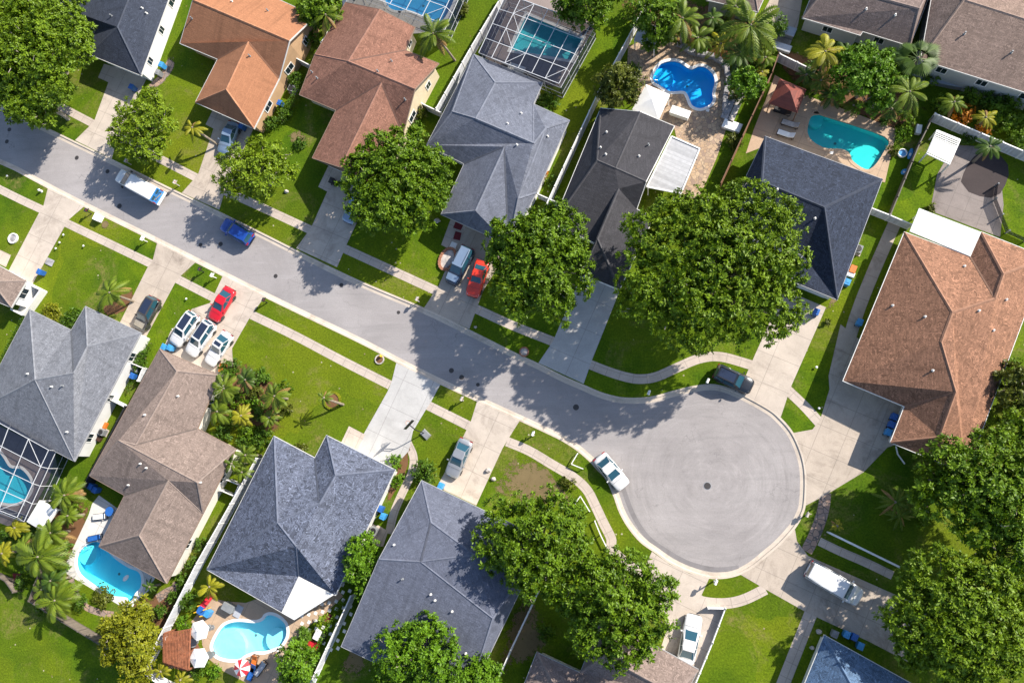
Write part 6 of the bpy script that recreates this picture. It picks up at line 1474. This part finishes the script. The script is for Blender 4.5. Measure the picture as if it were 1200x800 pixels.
# ------------------------------------------------------------------ bins, air conditioners, boxes
def bin_(label, px, py, mat='blue', lid=None, h=1.05, rz=ROAD, w=.6, group=None):
    p = W(px, py, h); t = local('wheelie_bin', label, 'bin', (p.x, p.y, .016), rz, group)
    mb = MB(); mb.box((0, 0, h * .47), (w * .82, w * .95, h * .88), 0, 0, 1.14); mb.build('body', M[mat], t)
    mb = MB(); mb.box((0, 0, h * .95), (w * 1.02, w * 1.2, .08), 0, 0, .9); mb.box((0, w * .1, h * 1.0), (w * .7, w * .7, .05), 0, 0, .8); mb.build('lid', M[lid or mat], t)
    for s in (-1, 1):
        mb = MB(); mb.tube([(s * w * .38 - .03, -w * .5, .1), (s * w * .38 + .03, -w * .5, .1)], .1, 10); mb.build('wheel', M['rubber'], t)
    mb = MB(); mb.tube([(-w * .35, -w * .62, h * .9), (w * .35, -w * .62, h * .9)], .02, 6); mb.build('handle', M['black'], t)
    return t
BN = [(153, 101, 'blue', 'blue bin in front of the garage of the navy roof at top left'), (188, 75, 'ltblue', 'bright blue bin in the brick edged bed beside the white wall'), (184, 84, 'greyp', 'grey bin beside the bright blue bin in the brick edged bed'),
      (282, 147, 'blue', 'blue bin beside the silver car under the orange brown eave'), (327, 120, 'blue', 'blue bin beside the tan wall of the orange brown house'), (45, 318, 'blue', 'blue bin at the edge of the square lawn beside the far left driveway'),
      (154, 440, 'blue', 'blue bin in the white fenced corner beside the slate roof'), (191, 406, 'ltblue', 'left one of two light blue bins behind the white cars'), (198, 407, 'ltblue', 'right one of two light blue bins behind the white cars'),
      (516, 569, 'ltblue', 'light blue bin at the eave of the slate roof beside the silver sedan'), (445, 596, 'blue', 'upper blue bin beside the white wall of the mottled blue roof'), (448, 605, 'ltblue', 'lower blue bin beside the white wall of the mottled blue roof'),
      (993.5, 330, 'ltblue', 'light blue bin beside the right eave of the navy roof'), (957, 365, 'blue', 'blue bin in front of the garage of the navy roof'), (993, 743.5, 'ltblue', 'light blue bin above the blue roof'), (1002, 746.5, 'blue', 'royal blue bin above the blue roof'),
      (1009, 757, 'ltblue', 'pale blue bin touching the eave of the blue roof'), (979, 743, 'greyp', 'grey bin nearest the white fence above the blue roof'),
      (1042, 506, 'ltblue', 'lowest of the bins in the shaded corner below the rust brown roof'), (1046, 497, 'blue', 'middle bin in the shaded corner below the rust brown roof'), (1049, 488, 'blue', 'upper bin in the shaded corner below the rust brown roof'),
      (1008, 377, 'ltblue', 'blue bin on the side path beside the rust brown roof'), (110, 574, 'blue', 'blue bin in the notch of the taupe roof'), (105, 570, 'blue', 'second blue bin in the notch of the taupe roof'), (388, 211, 'black', 'black bin on the front walk beside the pale grey driveway')]
for x, y, m_, l in BN: bin_(l, x, y, m_)
def aircon(label, px, py, s=.85, h=.8):
    p = W(px, py, h); t = local('air_conditioner', label, 'air conditioner', (p.x, p.y, .016), ROAD)
    mb = MB(); mb.box((0, 0, h / 2), (s, s, h)); mb.build('casing', M['greyp'], t)
    mb = MB(); mb.lathe((0, 0, h), [(s * .42, .01), (s * .42, .04), (s * .38, .05)], 18); mb.build('fan_grille', M['black'], t)
    mb = MB(); mb.box((0, 0, .02), (s * 1.25, s * 1.25, .06)); mb.build('pad', M['walk'], t)
aircon('air conditioner beside the right eave of the navy roof', 1006, 291); aircon('air conditioner beside the mottled blue roof at the round light green tree', 437, 622); aircon('air conditioner in the white fenced corner beside the slate roof', 158, 431)
aircon('air conditioner between the white wall and the dark fence', 118, 506, .7); aircon('air conditioner beside the tan wall above the blue bin', 341, 103, .8)
def crate(label, px, py, size, mat, name='storage_box', rz=ROAD, lid=None, cat='box'):
    p = W(px, py, size[2]); t = local(name, label, cat, (p.x, p.y, .016), rz)
    mb = MB(); mb.box((0, 0, size[2] * .45), (size[0], size[1], size[2] * .9)); mb.build('body', M[mat], t)
    mb = MB(); mb.box((0, 0, size[2] * .95), (size[0] * 1.06, size[1] * 1.08, size[2] * .12), 0, 0, .94); mb.build('lid', M[lid or mat], t)
    return t
crate('white electrical cabinet on the grass verge beside the street', 113, 254, (.9, .9, .75), 'canvas', 'utility_cabinet', cat='utility box')
crate('grey stone slab in the lawn beside the wide pale driveway', 58, 307, (1.1, .8, .1), 'stone_grey', 'stone_slab', cat='slab')
crate('white cooler box behind the teal pool lawn', 1077, 151, (.55, .95, .55), 'canvas', 'cooler_box', ROAD + .2)
crate('rust red box beside the right eave of the navy roof', 1000, 315, (.6, .8, .5), 'orange'); crate('small white box under the rust red one beside the navy roof', 997, 321, (.8, .5, .4), 'white')
crate('orange cart behind the rightmost white car', 259.5, 430.5, (.6, 1.0, .7), 'orange', 'garden_cart', ROAD + .3, cat='cart')
crate('terracotta box beside the white wall above the dark fence gate', 122, 498, (.5, .7, .4), 'orange'); crate('white box beside the terracotta one along the white wall', 119, 505.5, (.5, .7, .4), 'white'); crate('brown box nearest the corner of the white wall', 115, 514, (.6, .5, .4), 'terracotta')
crate('white bench box at the end of the brown wooden fence', 858, 147, (2.0, 1.0, .5), 'canvas', 'white_table', ROAD, cat='table')
crate('white folding panel beside the white square canopy', 797, 131, (2.2, .9, .75), 'canvas', 'buffet_table', ROAD, cat='table')
crate('white step on the front walk near the red mats', 531, 288, (.7, .8, .12), 'white', 'paving_slab', cat='slab')
crate('white garden table between the red cloths in the stepping stone garden', 371.5, 744, (.7, 1.0, .5), 'white', 'garden_table', cat='table'); crate('dark garden box beside the white table among the stepping stones', 377.5, 747, (.6, .9, .4), 'black')
crate('teal and white cooler on the roof edge beside the big screened cage', 605, 80, (2.0, .9, .6), 'canvas', 'inflatable_float', ROAD, 'canvas', 'pool float')
crate('grey hot tub cover in front of the stacked air units at the top', 921, 35, (2.1, 1.0, .8), 'greyp', 'hot_tub', ROAD, 'canvas_grey', 'hot tub'); crate('grey bench below the hot tub at the top edge', 917, 55, (1.9, .8, .5), 'greyp', 'storage_bench', ROAD, 'steel', 'bench')
crate('long grey bench nearest the stone wall by the terrace', 855, 123, (.8, 3.2, .45), 'stone_grey', 'garden_bench', ROAD, cat='bench'); crate('long pale bench right of the grey one by the terrace', 863, 126, (.6, 3.6, .5), 'stone', 'garden_bench', ROAD, cat='bench')
crate('dark grill on the pool deck under the yellow palm', 266, 712, (1.3, .8, .9), 'greyp', 'barbecue_grill', ROAD, cat='grill'); crate('pale blue mat table beside the dark grill', 279, 716, (.8, 1.3, .1), 'canvas_grey', 'outdoor_mat', ROAD, cat='mat')
crate('long grey planter chest on the side wall of the top right house', 1112, 96, (5.5, .7, .7), 'greyp', 'storage_chest', ROAD + .12, 'canvas_grey', 'chest')
def cloth(label, px, mat, z=.03, name='floor_mat', cat='mat', th=.02):
    q = [W(x, y).xy for x, y in px]; q = q if area(q) > 0 else q[::-1]
    mb = MB(); mb.prism(q, z, z + th); return tag(mb.build(name, M[mat]), label, cat)
M['maroon'] = plain('maroon_mat', (.13, .012, .018), .9)
cloth('upper maroon door mat on the front walk', [(534, 260), (543, 264), (540, 270), (531, 267)], 'maroon'); cloth('lower maroon door mat on the front walk', [(534, 271), (541, 273), (539, 282), (531, 280)], 'maroon')
cloth('dark red cloth among the stepping stones', [(383, 717), (390, 721), (387, 730), (380, 727)], 'maroon'); cloth('orange red half round cloth at the end of the stepping stones', [(362, 748), (376, 755), (371, 762), (364, 759), (360, 754)], 'red', .05)
cloth('reddish square mat under the left screened cage palms', [(15, 671), (25, 672), (24, 681), (16, 680)], 'maroon')

# planters, rings, hydrants, mailboxes
M['brick'] = plain('red_brick', (.30, .13, .075), .85, var=.35, scale=6)
def ringp(label, px, py, r, h, mat, inner, name='stone_ring', sx=1, sy=1, cat='planter'):
    p = W(px, py, h); t = local(name, label, cat, (p.x, p.y, 0), ROAD + math.pi / 2)
    mb = MB(); n = 22
    for k in range(n):
        a = 2 * math.pi * (k + .5) / n; mb.box((r * sx * math.cos(a), r * sy * math.sin(a), h / 2), (.26 * r, 2 * math.pi * r * max(sx, sy) / n * .9, h * random.uniform(.8, 1.1)), a)
    mb.build('ring', M[mat], t); mb = MB(); mb.lathe((0, 0, 0), [(r * .9, .0), (r * .9, h * .5), (r * .2, h * .7)], 18, sx=sx, sy=sy); mb.build('soil', M[inner], t)
    return t
ringp('white stone ring with a grey middle on the far left lawn', 14.5, 279, .62, .25, 'white', 'stone_grey')
ringp('oval brick and pebble ring planter beside the navy SUV', 524, 303, 1.15, .28, 'brick', 'stone', sx=1.15, sy=.75, name='brick_ring')
ringp('small brick ring on the verge beside the pale shaded driveway', 614, 412, .5, .2, 'brick', 'stone', name='brick_ring')
ringp('ring planter at the kerb with a yellow hydrant in it', 444.5, 421, .5, .15, 'stone', 'mulch', name='stone_ring')
ringp('yellow grass ring at the foot of the lone thin palm', 389, 469, .95, .2, 'yellowleaf', 'mulch', name='grass_ring')
ringp('round dark planting ring in the dry lawn verge', 123, 263, .42, .05, 'dirt', 'dirt', name='soil_ring')
def hydrant(label, px, py, mat):
    p = W(px, py, .6); t = local('fire_hydrant', label, 'hydrant', (p.x, p.y, 0), .3)
    mb = MB(); mb.lathe((0, 0, 0), [(.17, 0), (.17, .06), (.12, .08), (.12, .48), (.15, .5), (.15, .54), (.11, .62), (.03, .70), (.03, .76)], 14); mb.build('barrel', M[mat], t)
    for a in (0, math.pi / 2, math.pi):
        b = MB(); b.tube([(0, 0, .4), (.22 * math.cos(a), .22 * math.sin(a), .4)], .06, 8); b.build('outlet', M[mat], t)
hydrant('yellow fire hydrant in the ring planter at the kerb', 445.5, 417, 'yellow'); hydrant('white fire hydrant on the far left verge', 45, 222.5, 'white')
def mailbox(label, px, py, mat='white', h=1.15, rz=ROAD, big=1.0):
    p = W(px, py, h); t = local('mailbox', label, 'mailbox', (p.x, p.y, 0), rz)
    mb = MB(); mb.box((0, 0, h / 2 - .05), (.11, .11, h - .1)); mb.box((0, .2, h * .74), (.08, .5, .08)); mb.build('post', M[mat], t)
    mb = MB(); n = 8; w, L = .14 * big, .48 * big
    prof = [(-w, 0), (w, 0), (w, .16)] + [(w * math.cos(math.pi * k / n), .16 + w * math.sin(math.pi * k / n)) for k in range(1, n)] + [(-w, .16)]
    vs = [(x, -L / 2 + .1, h - .1 + z) for x, z in prof] + [(x, L / 2 + .1, h - .1 + z) for x, z in prof]; k = len(prof)
    mb.mesh(vs, [tuple(range(k))[::-1], tuple(range(k, 2 * k))] + [(i, (i + 1) % k, k + (i + 1) % k, k + i) for i in range(k)]); bx = mb.build('box', M[mat], t)
    mb = MB(); mb.box((w + .01, .1, h + .1), (.02, .05, .22)); mb.build('flag', M['red'], bx)
mailbox('white mailbox on a post beside the stained driveway', 166, 280, big=1.15); mailbox('dark mailbox on the small triangle of grass by the kerb', 233, 316, 'black'); mailbox('small white mailbox on the triangle of grass above the red sedan', 247.5, 323)
mailbox('dark mailbox at the corner of the wide pale driveway', 100, 247, 'black'); mailbox('dark mailbox on the grass at the start of the long lower verge', 308, 352, 'black'); mailbox('pale mailbox on the triangle of grass above the hoop', 540.5, 468, 'stone')
mailbox('white mailbox on the verge left of the turning circle', 624, 509); mailbox('white mailbox on the crescent of grass below the turning circle', 838.5, 683, big=1.05, h=1.7); mailbox('white mailbox at the shaded kerb below the biggest tree', 760, 461); mailbox('white mailbox at the kerb beside the black SUV', 829, 447)
mailbox('pale mailbox on the small island of grass right of the turning circle', 946, 604, 'stone', h=.8); mailbox('pale mailbox on the verge below the dense round oak', 488, 351, 'stone'); mailbox('white mailbox beside the tall van at the upper kerb', 147, 189, 'stone'); mailbox('pale mailbox at the driveway below the orange brown roof', 204, 214, 'stone')
def garden_light(label, px, py):
    p = W(px, py, .3); t = local('garden_light', label, 'garden light', (p.x, p.y, 0), 0)
    mb = MB(); mb.tube([(0, 0, 0), (0, 0, .26)], .03, 6); mb.build('stake', M['greyp'], t)
    mb = MB(); mb.lathe((0, 0, .26), [(.13, 0), (.13, .05), (.04, .10)], 10); mb.build('lamp_head', M['white'], t)
for x, y, l in [(74, 275, 'uppermost white garden light along the wide pale driveway'), (69.5, 284, 'second white garden light along the wide pale driveway'), (65, 291, 'third white garden light along the wide pale driveway'), (97.5, 288, 'white garden light in the middle of the square lawn'), (218, 350, 'white garden light on the grass left of the red sedan'), (8, 206, 'white garden light on the far left verge'),
               (957, 430, 'white garden light on the lawn left of the big fan driveway'), (960, 478, 'white lawn marker at the sidewalk by the big fan driveway'), (56, 573, 'white square drain on the grass beside the left screened cage')]:
    garden_light(l, x, y)
def manhole(label, px, py, r, z=ZR, name='manhole_cover', cat='manhole'):
    r *= .85; p = W(px, py, z); t = local(name, label, cat, (p.x, p.y, z))
    mb = MB(); mb.lathe((0, 0, 0), [(r * 1.15, .002), (r * 1.15, .008), (r, .012)], 22); mb.build('rim', M['steel' if r > .3 else 'iron'], t)
    mb = MB(); mb.lathe((0, 0, .0125), [(r, 0), (r * .97, .006), (r * .2, .008)], 22)
    for k in range(5): mb.box((0, (k - 2) * r * .32, .012), (r * 1.5 * math.sqrt(max(.05, 1 - ((k - 2) * .32) ** 2)), r * .1, .02), .3)
    mb.build('cover', M['iron'], t)
for x, y, r, l in [(829, 569, .42, 'large round manhole in the middle of the turning circle'), (675, 477, .34, 'dark round manhole in the shade left of the turning circle'), (140, 241.5, .34, 'manhole below the tall van'), (235, 287, .26, 'left of two manholes in the tree shade beside the blue SUV'), (258.5, 286, .30, 'right of two manholes in the tree shade beside the blue SUV'),
                   (323, 323.5, .27, 'manhole left of the shade in the middle of the street'), (400, 334, .26, 'manhole at the tip of the shade in the middle of the street'), (529, 434, .30, 'left of two manholes beside the long shade'), (541, 442, .30, 'right of two manholes beside the long shade'), (560, 450.5, .22, 'small valve cover beside the two manholes'),
                   (126, 201, .3, 'manhole beside the front of the tall van'), (11, 152, .3, 'upper of two manholes at the left edge of the street'), (8, 166, .3, 'lower of two manholes at the left edge of the street'), (467, 366, .22, 'small valve cover in the shade above the driveway with two cars'), (90, 185, .3, 'manhole in the leaf shade left of the tall van')]:
    manhole(l, x, y, r)
# basketball hoop
p = W(498, 508); q = W(484.5, 494.5); d = Vector((q.x - p.x, q.y - p.y)); t = local('basketball_hoop', 'portable basketball hoop leaning over the pale driveway', 'basketball hoop', (p.x, p.y, .01), math.atan2(d.y, d.x))
mb = MB(); mb.box((-.1, 0, .12), (1.15, .78, .24), 0, 0, .8); mb.build('base', M['greyp'], t)
mb = MB(); mb.tube([(.1, 0, .2), (.35, 0, 2.3), (.55, 0, 3.0)], .06, 8); mb.beam((.45, 0, 2.6), (1.15, 0, 3.15), .07); mb.beam((.5, 0, 2.95), (1.15, 0, 3.4), .07); mb.build('pole', M['black'], t)
mb = MB(); mb.box((1.2, 0, 3.35), (.06, 1.35, .9)); mb.build('backboard', M['black'], t)
mb = MB(); n = 18
mb.tube([(1.52 + .23 * math.cos(2 * math.pi * k / n), .23 * math.sin(2 * math.pi * k / n), 3.05) for k in range(n + 1)], .018, 5); mb.beam((1.22, 0, 3.05), (1.3, 0, 3.05), .1); mb.build('rim', M['orange'], t)
mb = MB(); mb.lathe((1.52, 0, 2.65), [(.12, 0), (.16, .2), (.22, .4)], 10); mb.build('net', m_screen('net_cord', .25, (.6, .6, .6)), t)
# walled patio at left
q = [W(x, y, 1.2) for x, y in ((30, 331), (47, 339.5), (26, 369), (12, 362))]; c = sum(q, Vector()) / 4
t = thing('walled_patio', 'small patio with white walls and a grey floor beside the left taupe roof', 'patio', (c.x, c.y, 0))
mb = MB()
for a, b in ((0, 1), (1, 2), (2, 3)):
    u, v = q[a].copy(), q[b].copy(); u.z = v.z = .6; mb.beam(u, v, .16, 1.2)
mb.build('wall', M['white'], t); mb = MB(); g = [p.xy for p in q]; mb.prism(g if area(g) > 0 else g[::-1], .02, .05); mb.build('floor', M['greyw'], t)
# curved stone wall round the terrace
p = spline([W(x, y) for x, y in ((794, 52), (812, 62), (836, 68), (850, 78), (853, 98), (849, 120), (851, 140))], 5)
mb = MB(); rr = random.Random(5); acc = 0
for a, b in zip(p, p[1:]):
    k = max(1, int((b - a).length / .55))
    for i in range(k):
        m_ = a.lerp(b, (i + .5) / k); mb.box((m_.x + rr.uniform(-.06, .06), m_.y + rr.uniform(-.06, .06), .27), (.52, .62, .5 + rr.uniform(-.1, .1)), math.atan2((b - a).y, (b - a).x) + rr.uniform(-.2, .2), 0, .85)
tag(mb.build('stone_wall', M['stone_grey']), 'low curved grey stone wall around the flagstone terrace', 'stone wall')
# loungers
def lounger(label, px, py, rz, mat, frame='black'):
    p = W(px, py, .4); t = local('sun_lounger', label, 'sun lounger', (p.x, p.y, .02), rz)
    mb = MB(); mb.beam((-.95, -.32, .3), (.95, -.32, .3), .07); mb.beam((-.95, .32, .3), (.95, .32, .3), .07); mb.beam((-.95, -.32, .3), (-.95, .32, .3), .07); mb.beam((.95, -.32, .3), (.95, .32, .3), .07); mb.build('frame', M[frame], t)
    mb = MB(); mb.box((-.25, 0, .37), (1.35, .58, .08)); mb.build('cushion', M[mat], t)
    mb = MB(); mb.mesh([(.42, -.29, .36), (.42, .29, .36), (.95, .29, .75), (.95, -.29, .75), (.42, -.29, .43), (.42, .29, .43), (.93, .29, .82), (.93, -.29, .82)], [(0, 3, 2, 1), (4, 5, 6, 7), (0, 1, 5, 4), (1, 2, 6, 5), (2, 3, 7, 6), (3, 0, 4, 7)]); mb.build('backrest', M[mat], t)
    for x in (-.8, .8):
        for y in (-.3, .3):
            mb = MB(); mb.box((x, y, .14), (.06, .06, .28)); mb.build('leg', M[frame], t)
lounger('brown cushioned lounger with a dark frame below the red gazebo', 926, 145, ROAD, 'stone'); lounger('cream lounger nearest the navy roof on the tan terrace', 921, 157, ROAD, 'canvas'); lounger('dark lounger half under the red gazebo', 917, 130, ROAD, 'black')
lounger('tan lounger beside the red and white umbrella', 297, 777, 1.3, 'orange', 'wood'); lounger('grey lounger at the edge of the pool deck at the bottom', 305, 783, .9, 'canvas_grey'); lounger('blue lounger under the red and white umbrella', 295, 787, 1.2, 'blue')
lounger('navy checked lounger on the white pool deck', 111, 630, .2, 'blue'); lounger('white lounger on the white pool deck above the navy one', 117, 605, .1, 'canvas')
# round tables
def rtable(label, px, py, r, mat, h=.72, chairs=4, name='round_table'):
    p = W(px, py, h); t = local(name, label, 'table', (p.x, p.y, .02), .3)
    mb = MB(); mb.lathe((0, 0, h - .04), [(r, 0), (r, .04), (r * .9, .045)], 20); mb.build('table_top', M[mat], t); mb = MB(); mb.lathe((0, 0, 0), [(.3, 0), (.28, .04), (.05, .06), (.05, h - .04)], 12); mb.build('pedestal', M['steel'], t)
rtable('round dark blue table on the white pool deck', 128, 599, .55, 'blue'); rtable('small round steel table between the white umbrellas', 246, 767, .42, 'steel'); rtable('small steel table above the other one by the pool coping', 245, 736, .3, 'steel'); rtable('round grey table near the umbrellas and the tiled pergola', 226, 753, .5, 'greyp')
rtable('dark round fire bowl on the white deck corner', 76, 663, .35, 'iron', .4); rtable('small blue round pot on the flagstones beside the olive tree', 748, 84.5, .38, 'blue', .8)
def pooltoy(label, px, py, r, h, m1, m2):
    p = W(px, py, h); t = local('kiddie_pool', label, 'kiddie pool', (p.x, p.y, 0)); mb = MB(); n = 20
    mb.lathe((0, 0, 0), [(r, 0), (r * 1.05, h * .5), (r, h), (r * .85, h), (r * .8, .08)], n); mb.build('wall', M[m1], t); mb = MB(); mb.lathe((0, 0, .1), [(r * .82, 0), (r * .82, .04)], n); mb.build('water', M[m2], t)
pooltoy('round white kiddie pool beside the wooden fence', 1058, 179, .48, .3, 'white', 'ltblue')
def board(label, px, py, L, w, rz, mat, name='paddle_board', cat='paddle board'):
    p = W(px, py, .2); t = local(name, label, cat, (p.x, p.y, .02), rz); mb = MB(); mb.lathe((0, 0, 0), [(.7, .02), (1, .08), (1, .14), (.75, .2)], 18, sx=L / 2, sy=w / 2); mb.build('hull', M[mat], t); mb = MB(); mb.box((-L * .1, 0, .21), (L * .25, w * .4, .03)); mb.build('pad', M['canvas'], t)
board('bright blue paddle board leaning by the wooden fence', 1067, 180, 1.3, .5, 1.2, 'ltblue'); board('small blue float by the wooden fence near the white short fence', 1060, 201, .8, .55, .6, 'ltblue'); board('white swan shaped float in the turquoise pool', 147, 677, .9, .5, .8, 'canvas', 'pool_float', 'pool float')
# slide and play set
p = W(242, 712); t = local('play_set', 'red slide with a blue and yellow climbing platform on the pool deck', 'play set', (p.x, p.y, .02), math.radians(62))
mb = MB(); mb.mesh([(.3, -.3, 1.0), (2.0, -.3, .1), (2.0, .3, .1), (.3, .3, 1.0), (.3, -.34, 1.2), (2.0, -.34, .28), (2.0, .34, .28), (.3, .34, 1.2)], [(0, 1, 2, 3), (0, 4, 5, 1), (3, 2, 6, 7)]); mb.build('slide', M['red'], t)
mb = MB(); mb.box((-.15, 0, 1.0), (.9, .9, .08)); mb.build('platform', M['blue'], t)
for x in (-.55, .25):
    for y in (-.42, .42): mb = MB(); mb.box((x, y, .75), (.09, .09, 1.5)); mb.build('post', M['yellow'], t)
mb = MB(); mb.box((-.15, -.75, .5), (.7, .6, .9)); mb.build('cube_box', M['ltblue'], t); mb = MB()
for k in range(4): mb.beam((-.65 - k * .12, -.4, .9 - k * .28), (-.65 - k * .12, .4, .9 - k * .28), .06)
mb.build('ladder', M['yellow'], t)
# pool ladder rails
def handrail(label, px, py, rz):
    p = W(px, py); t = local('pool_ladder', label, 'pool ladder', (p.x, p.y, .02), rz)
    for s in (-.25, .25):
        mb = MB(); mb.tube([(-.35, s, 0), (-.35, s, .55), (-.1, s, .75), (.2, s, .6), (.25, s, -.6)], .025, 6); mb.build('rail', M['steel'], t)
    for z in (-.2, -.45): mb = MB(); mb.beam((.24, -.25, z), (.24, .25, z), .05, .03); mb.build('tread', M['white'], t)
handrail('steel handrail at the rounded end of the turquoise pool', 103, 640, -.9); handrail('steel ladder at the lower edge of the turquoise pool', 87, 672, .2); handrail('steel ladder on the left end of the peanut shaped pool', 768, 95, .1)
def ornament(label, px, py, r, mat, h=.4, name='garden_rock', cat='rock'):
    p = W(px, py, h * .5); rr_ = random.Random(int(px * 7 + py)); bm = bmesh.new(); bmesh.ops.create_icosphere(bm, subdivisions=2, radius=1)
    for v in bm.verts: v.co *= rr_.uniform(.82, 1.12); v.co = Vector((v.co.x * r, v.co.y * r * .8, max(-.02, v.co.z * h)))
    me = bpy.data.meshes.new(name); bm.to_mesh(me); bm.free(); me.materials.append(M[mat]); o = bpy.data.objects.new(name, me); C.objects.link(o); o.location = (p.x, p.y, .02); tag(o, label, cat)
for x, y, r, l in [(960, 740, .3, 'round pale rock on the grass left of the blue roof corner'), (952, 759, .25, 'small pale rock on the grass left of the blue roof'), (572, 551, .35, 'pale rock at the edge of the driveway with the silver sedan'), (578, 561, .3, 'smaller pale rock by the dry lawn'), (335, 224, .3, 'pale ornament beside the pale grey driveway walk'), (585, 338, .28, 'pale rock in the oak shade right of the scarlet car'), (512, 258, .4, 'pale rock in front of the porch of the blue grey roof'), (557, 383, .2, 'small pale stone at the kerb corner of the driveway with two cars')]:
    ornament(l, x, y, r, 'stone')
# ------------------------------------------------------------------ leaf litter on the lawns is left to the grass material
for o in bpy.data.objects:
    if '_w' in o: del o['_w']
# ------------------------------------------------------------------ camera, sun and sky
cam = bpy.data.cameras.new('camera'); cam.sensor_width = 36; cam.lens = 36 * FPX / 1200; cam.clip_end = 3000; cam.clip_start = 1
co = bpy.data.objects.new('camera', cam); C.objects.link(co)
r_ = Vector((float(_e1[0]), float(-_e2[0]), float(-_n[0]))); d_ = Vector((float(_e1[1]), float(-_e2[1]), float(-_n[1]))); f_ = Vector((float(_e1[2]), float(-_e2[2]), float(-_n[2])))
mw = Matrix((r_, -d_, -f_)).transposed().to_4x4(); mw.translation = Vector((0, 0, H0)); co.matrix_world = mw
bpy.context.scene.camera = co
EL, AZ = math.radians(34), Vector((.85, .53, 0)).normalized()
sun = bpy.data.lights.new('sun', 'SUN'); sun.energy = 5.0; sun.angle = math.radians(.55); sun.color = (1.0, .93, .82)
so = bpy.data.objects.new('sun', sun); C.objects.link(so)
dirn = -(AZ * math.cos(EL) + Vector((0, 0, math.sin(EL)))); so.rotation_euler = dirn.to_track_quat('-Z', 'Y').to_euler(); so.location = (60, 40, 90)
w = bpy.data.worlds.new('World'); bpy.context.scene.world = w; w.use_nodes = True; nt = w.node_tree
sk = nt.nodes.new('ShaderNodeTexSky'); sk.sky_type = 'NISHITA'; sk.sun_disc = False; sk.sun_elevation = EL; sk.sun_rotation = math.atan2(AZ.x, AZ.y)
nt.links.new(sk.outputs[0], nt.nodes['Background'].inputs[0]); nt.nodes['Background'].inputs[1].default_value = .115
sc = bpy.context.scene
sc.view_settings.view_transform = 'Standard'; sc.view_settings.look = 'None'; sc.view_settings.exposure = .95; sc.view_settings.gamma = 1.0; sc.view_settings.use_curve_mapping = False
sc.cycles.max_bounces = 6; sc.cycles.diffuse_bounces = 3; sc.cycles.transparent_max_bounces = 12; sc.cycles.caustics_reflective = False; sc.cycles.caustics_refractive = False
sc.cycles.use_denoising = True
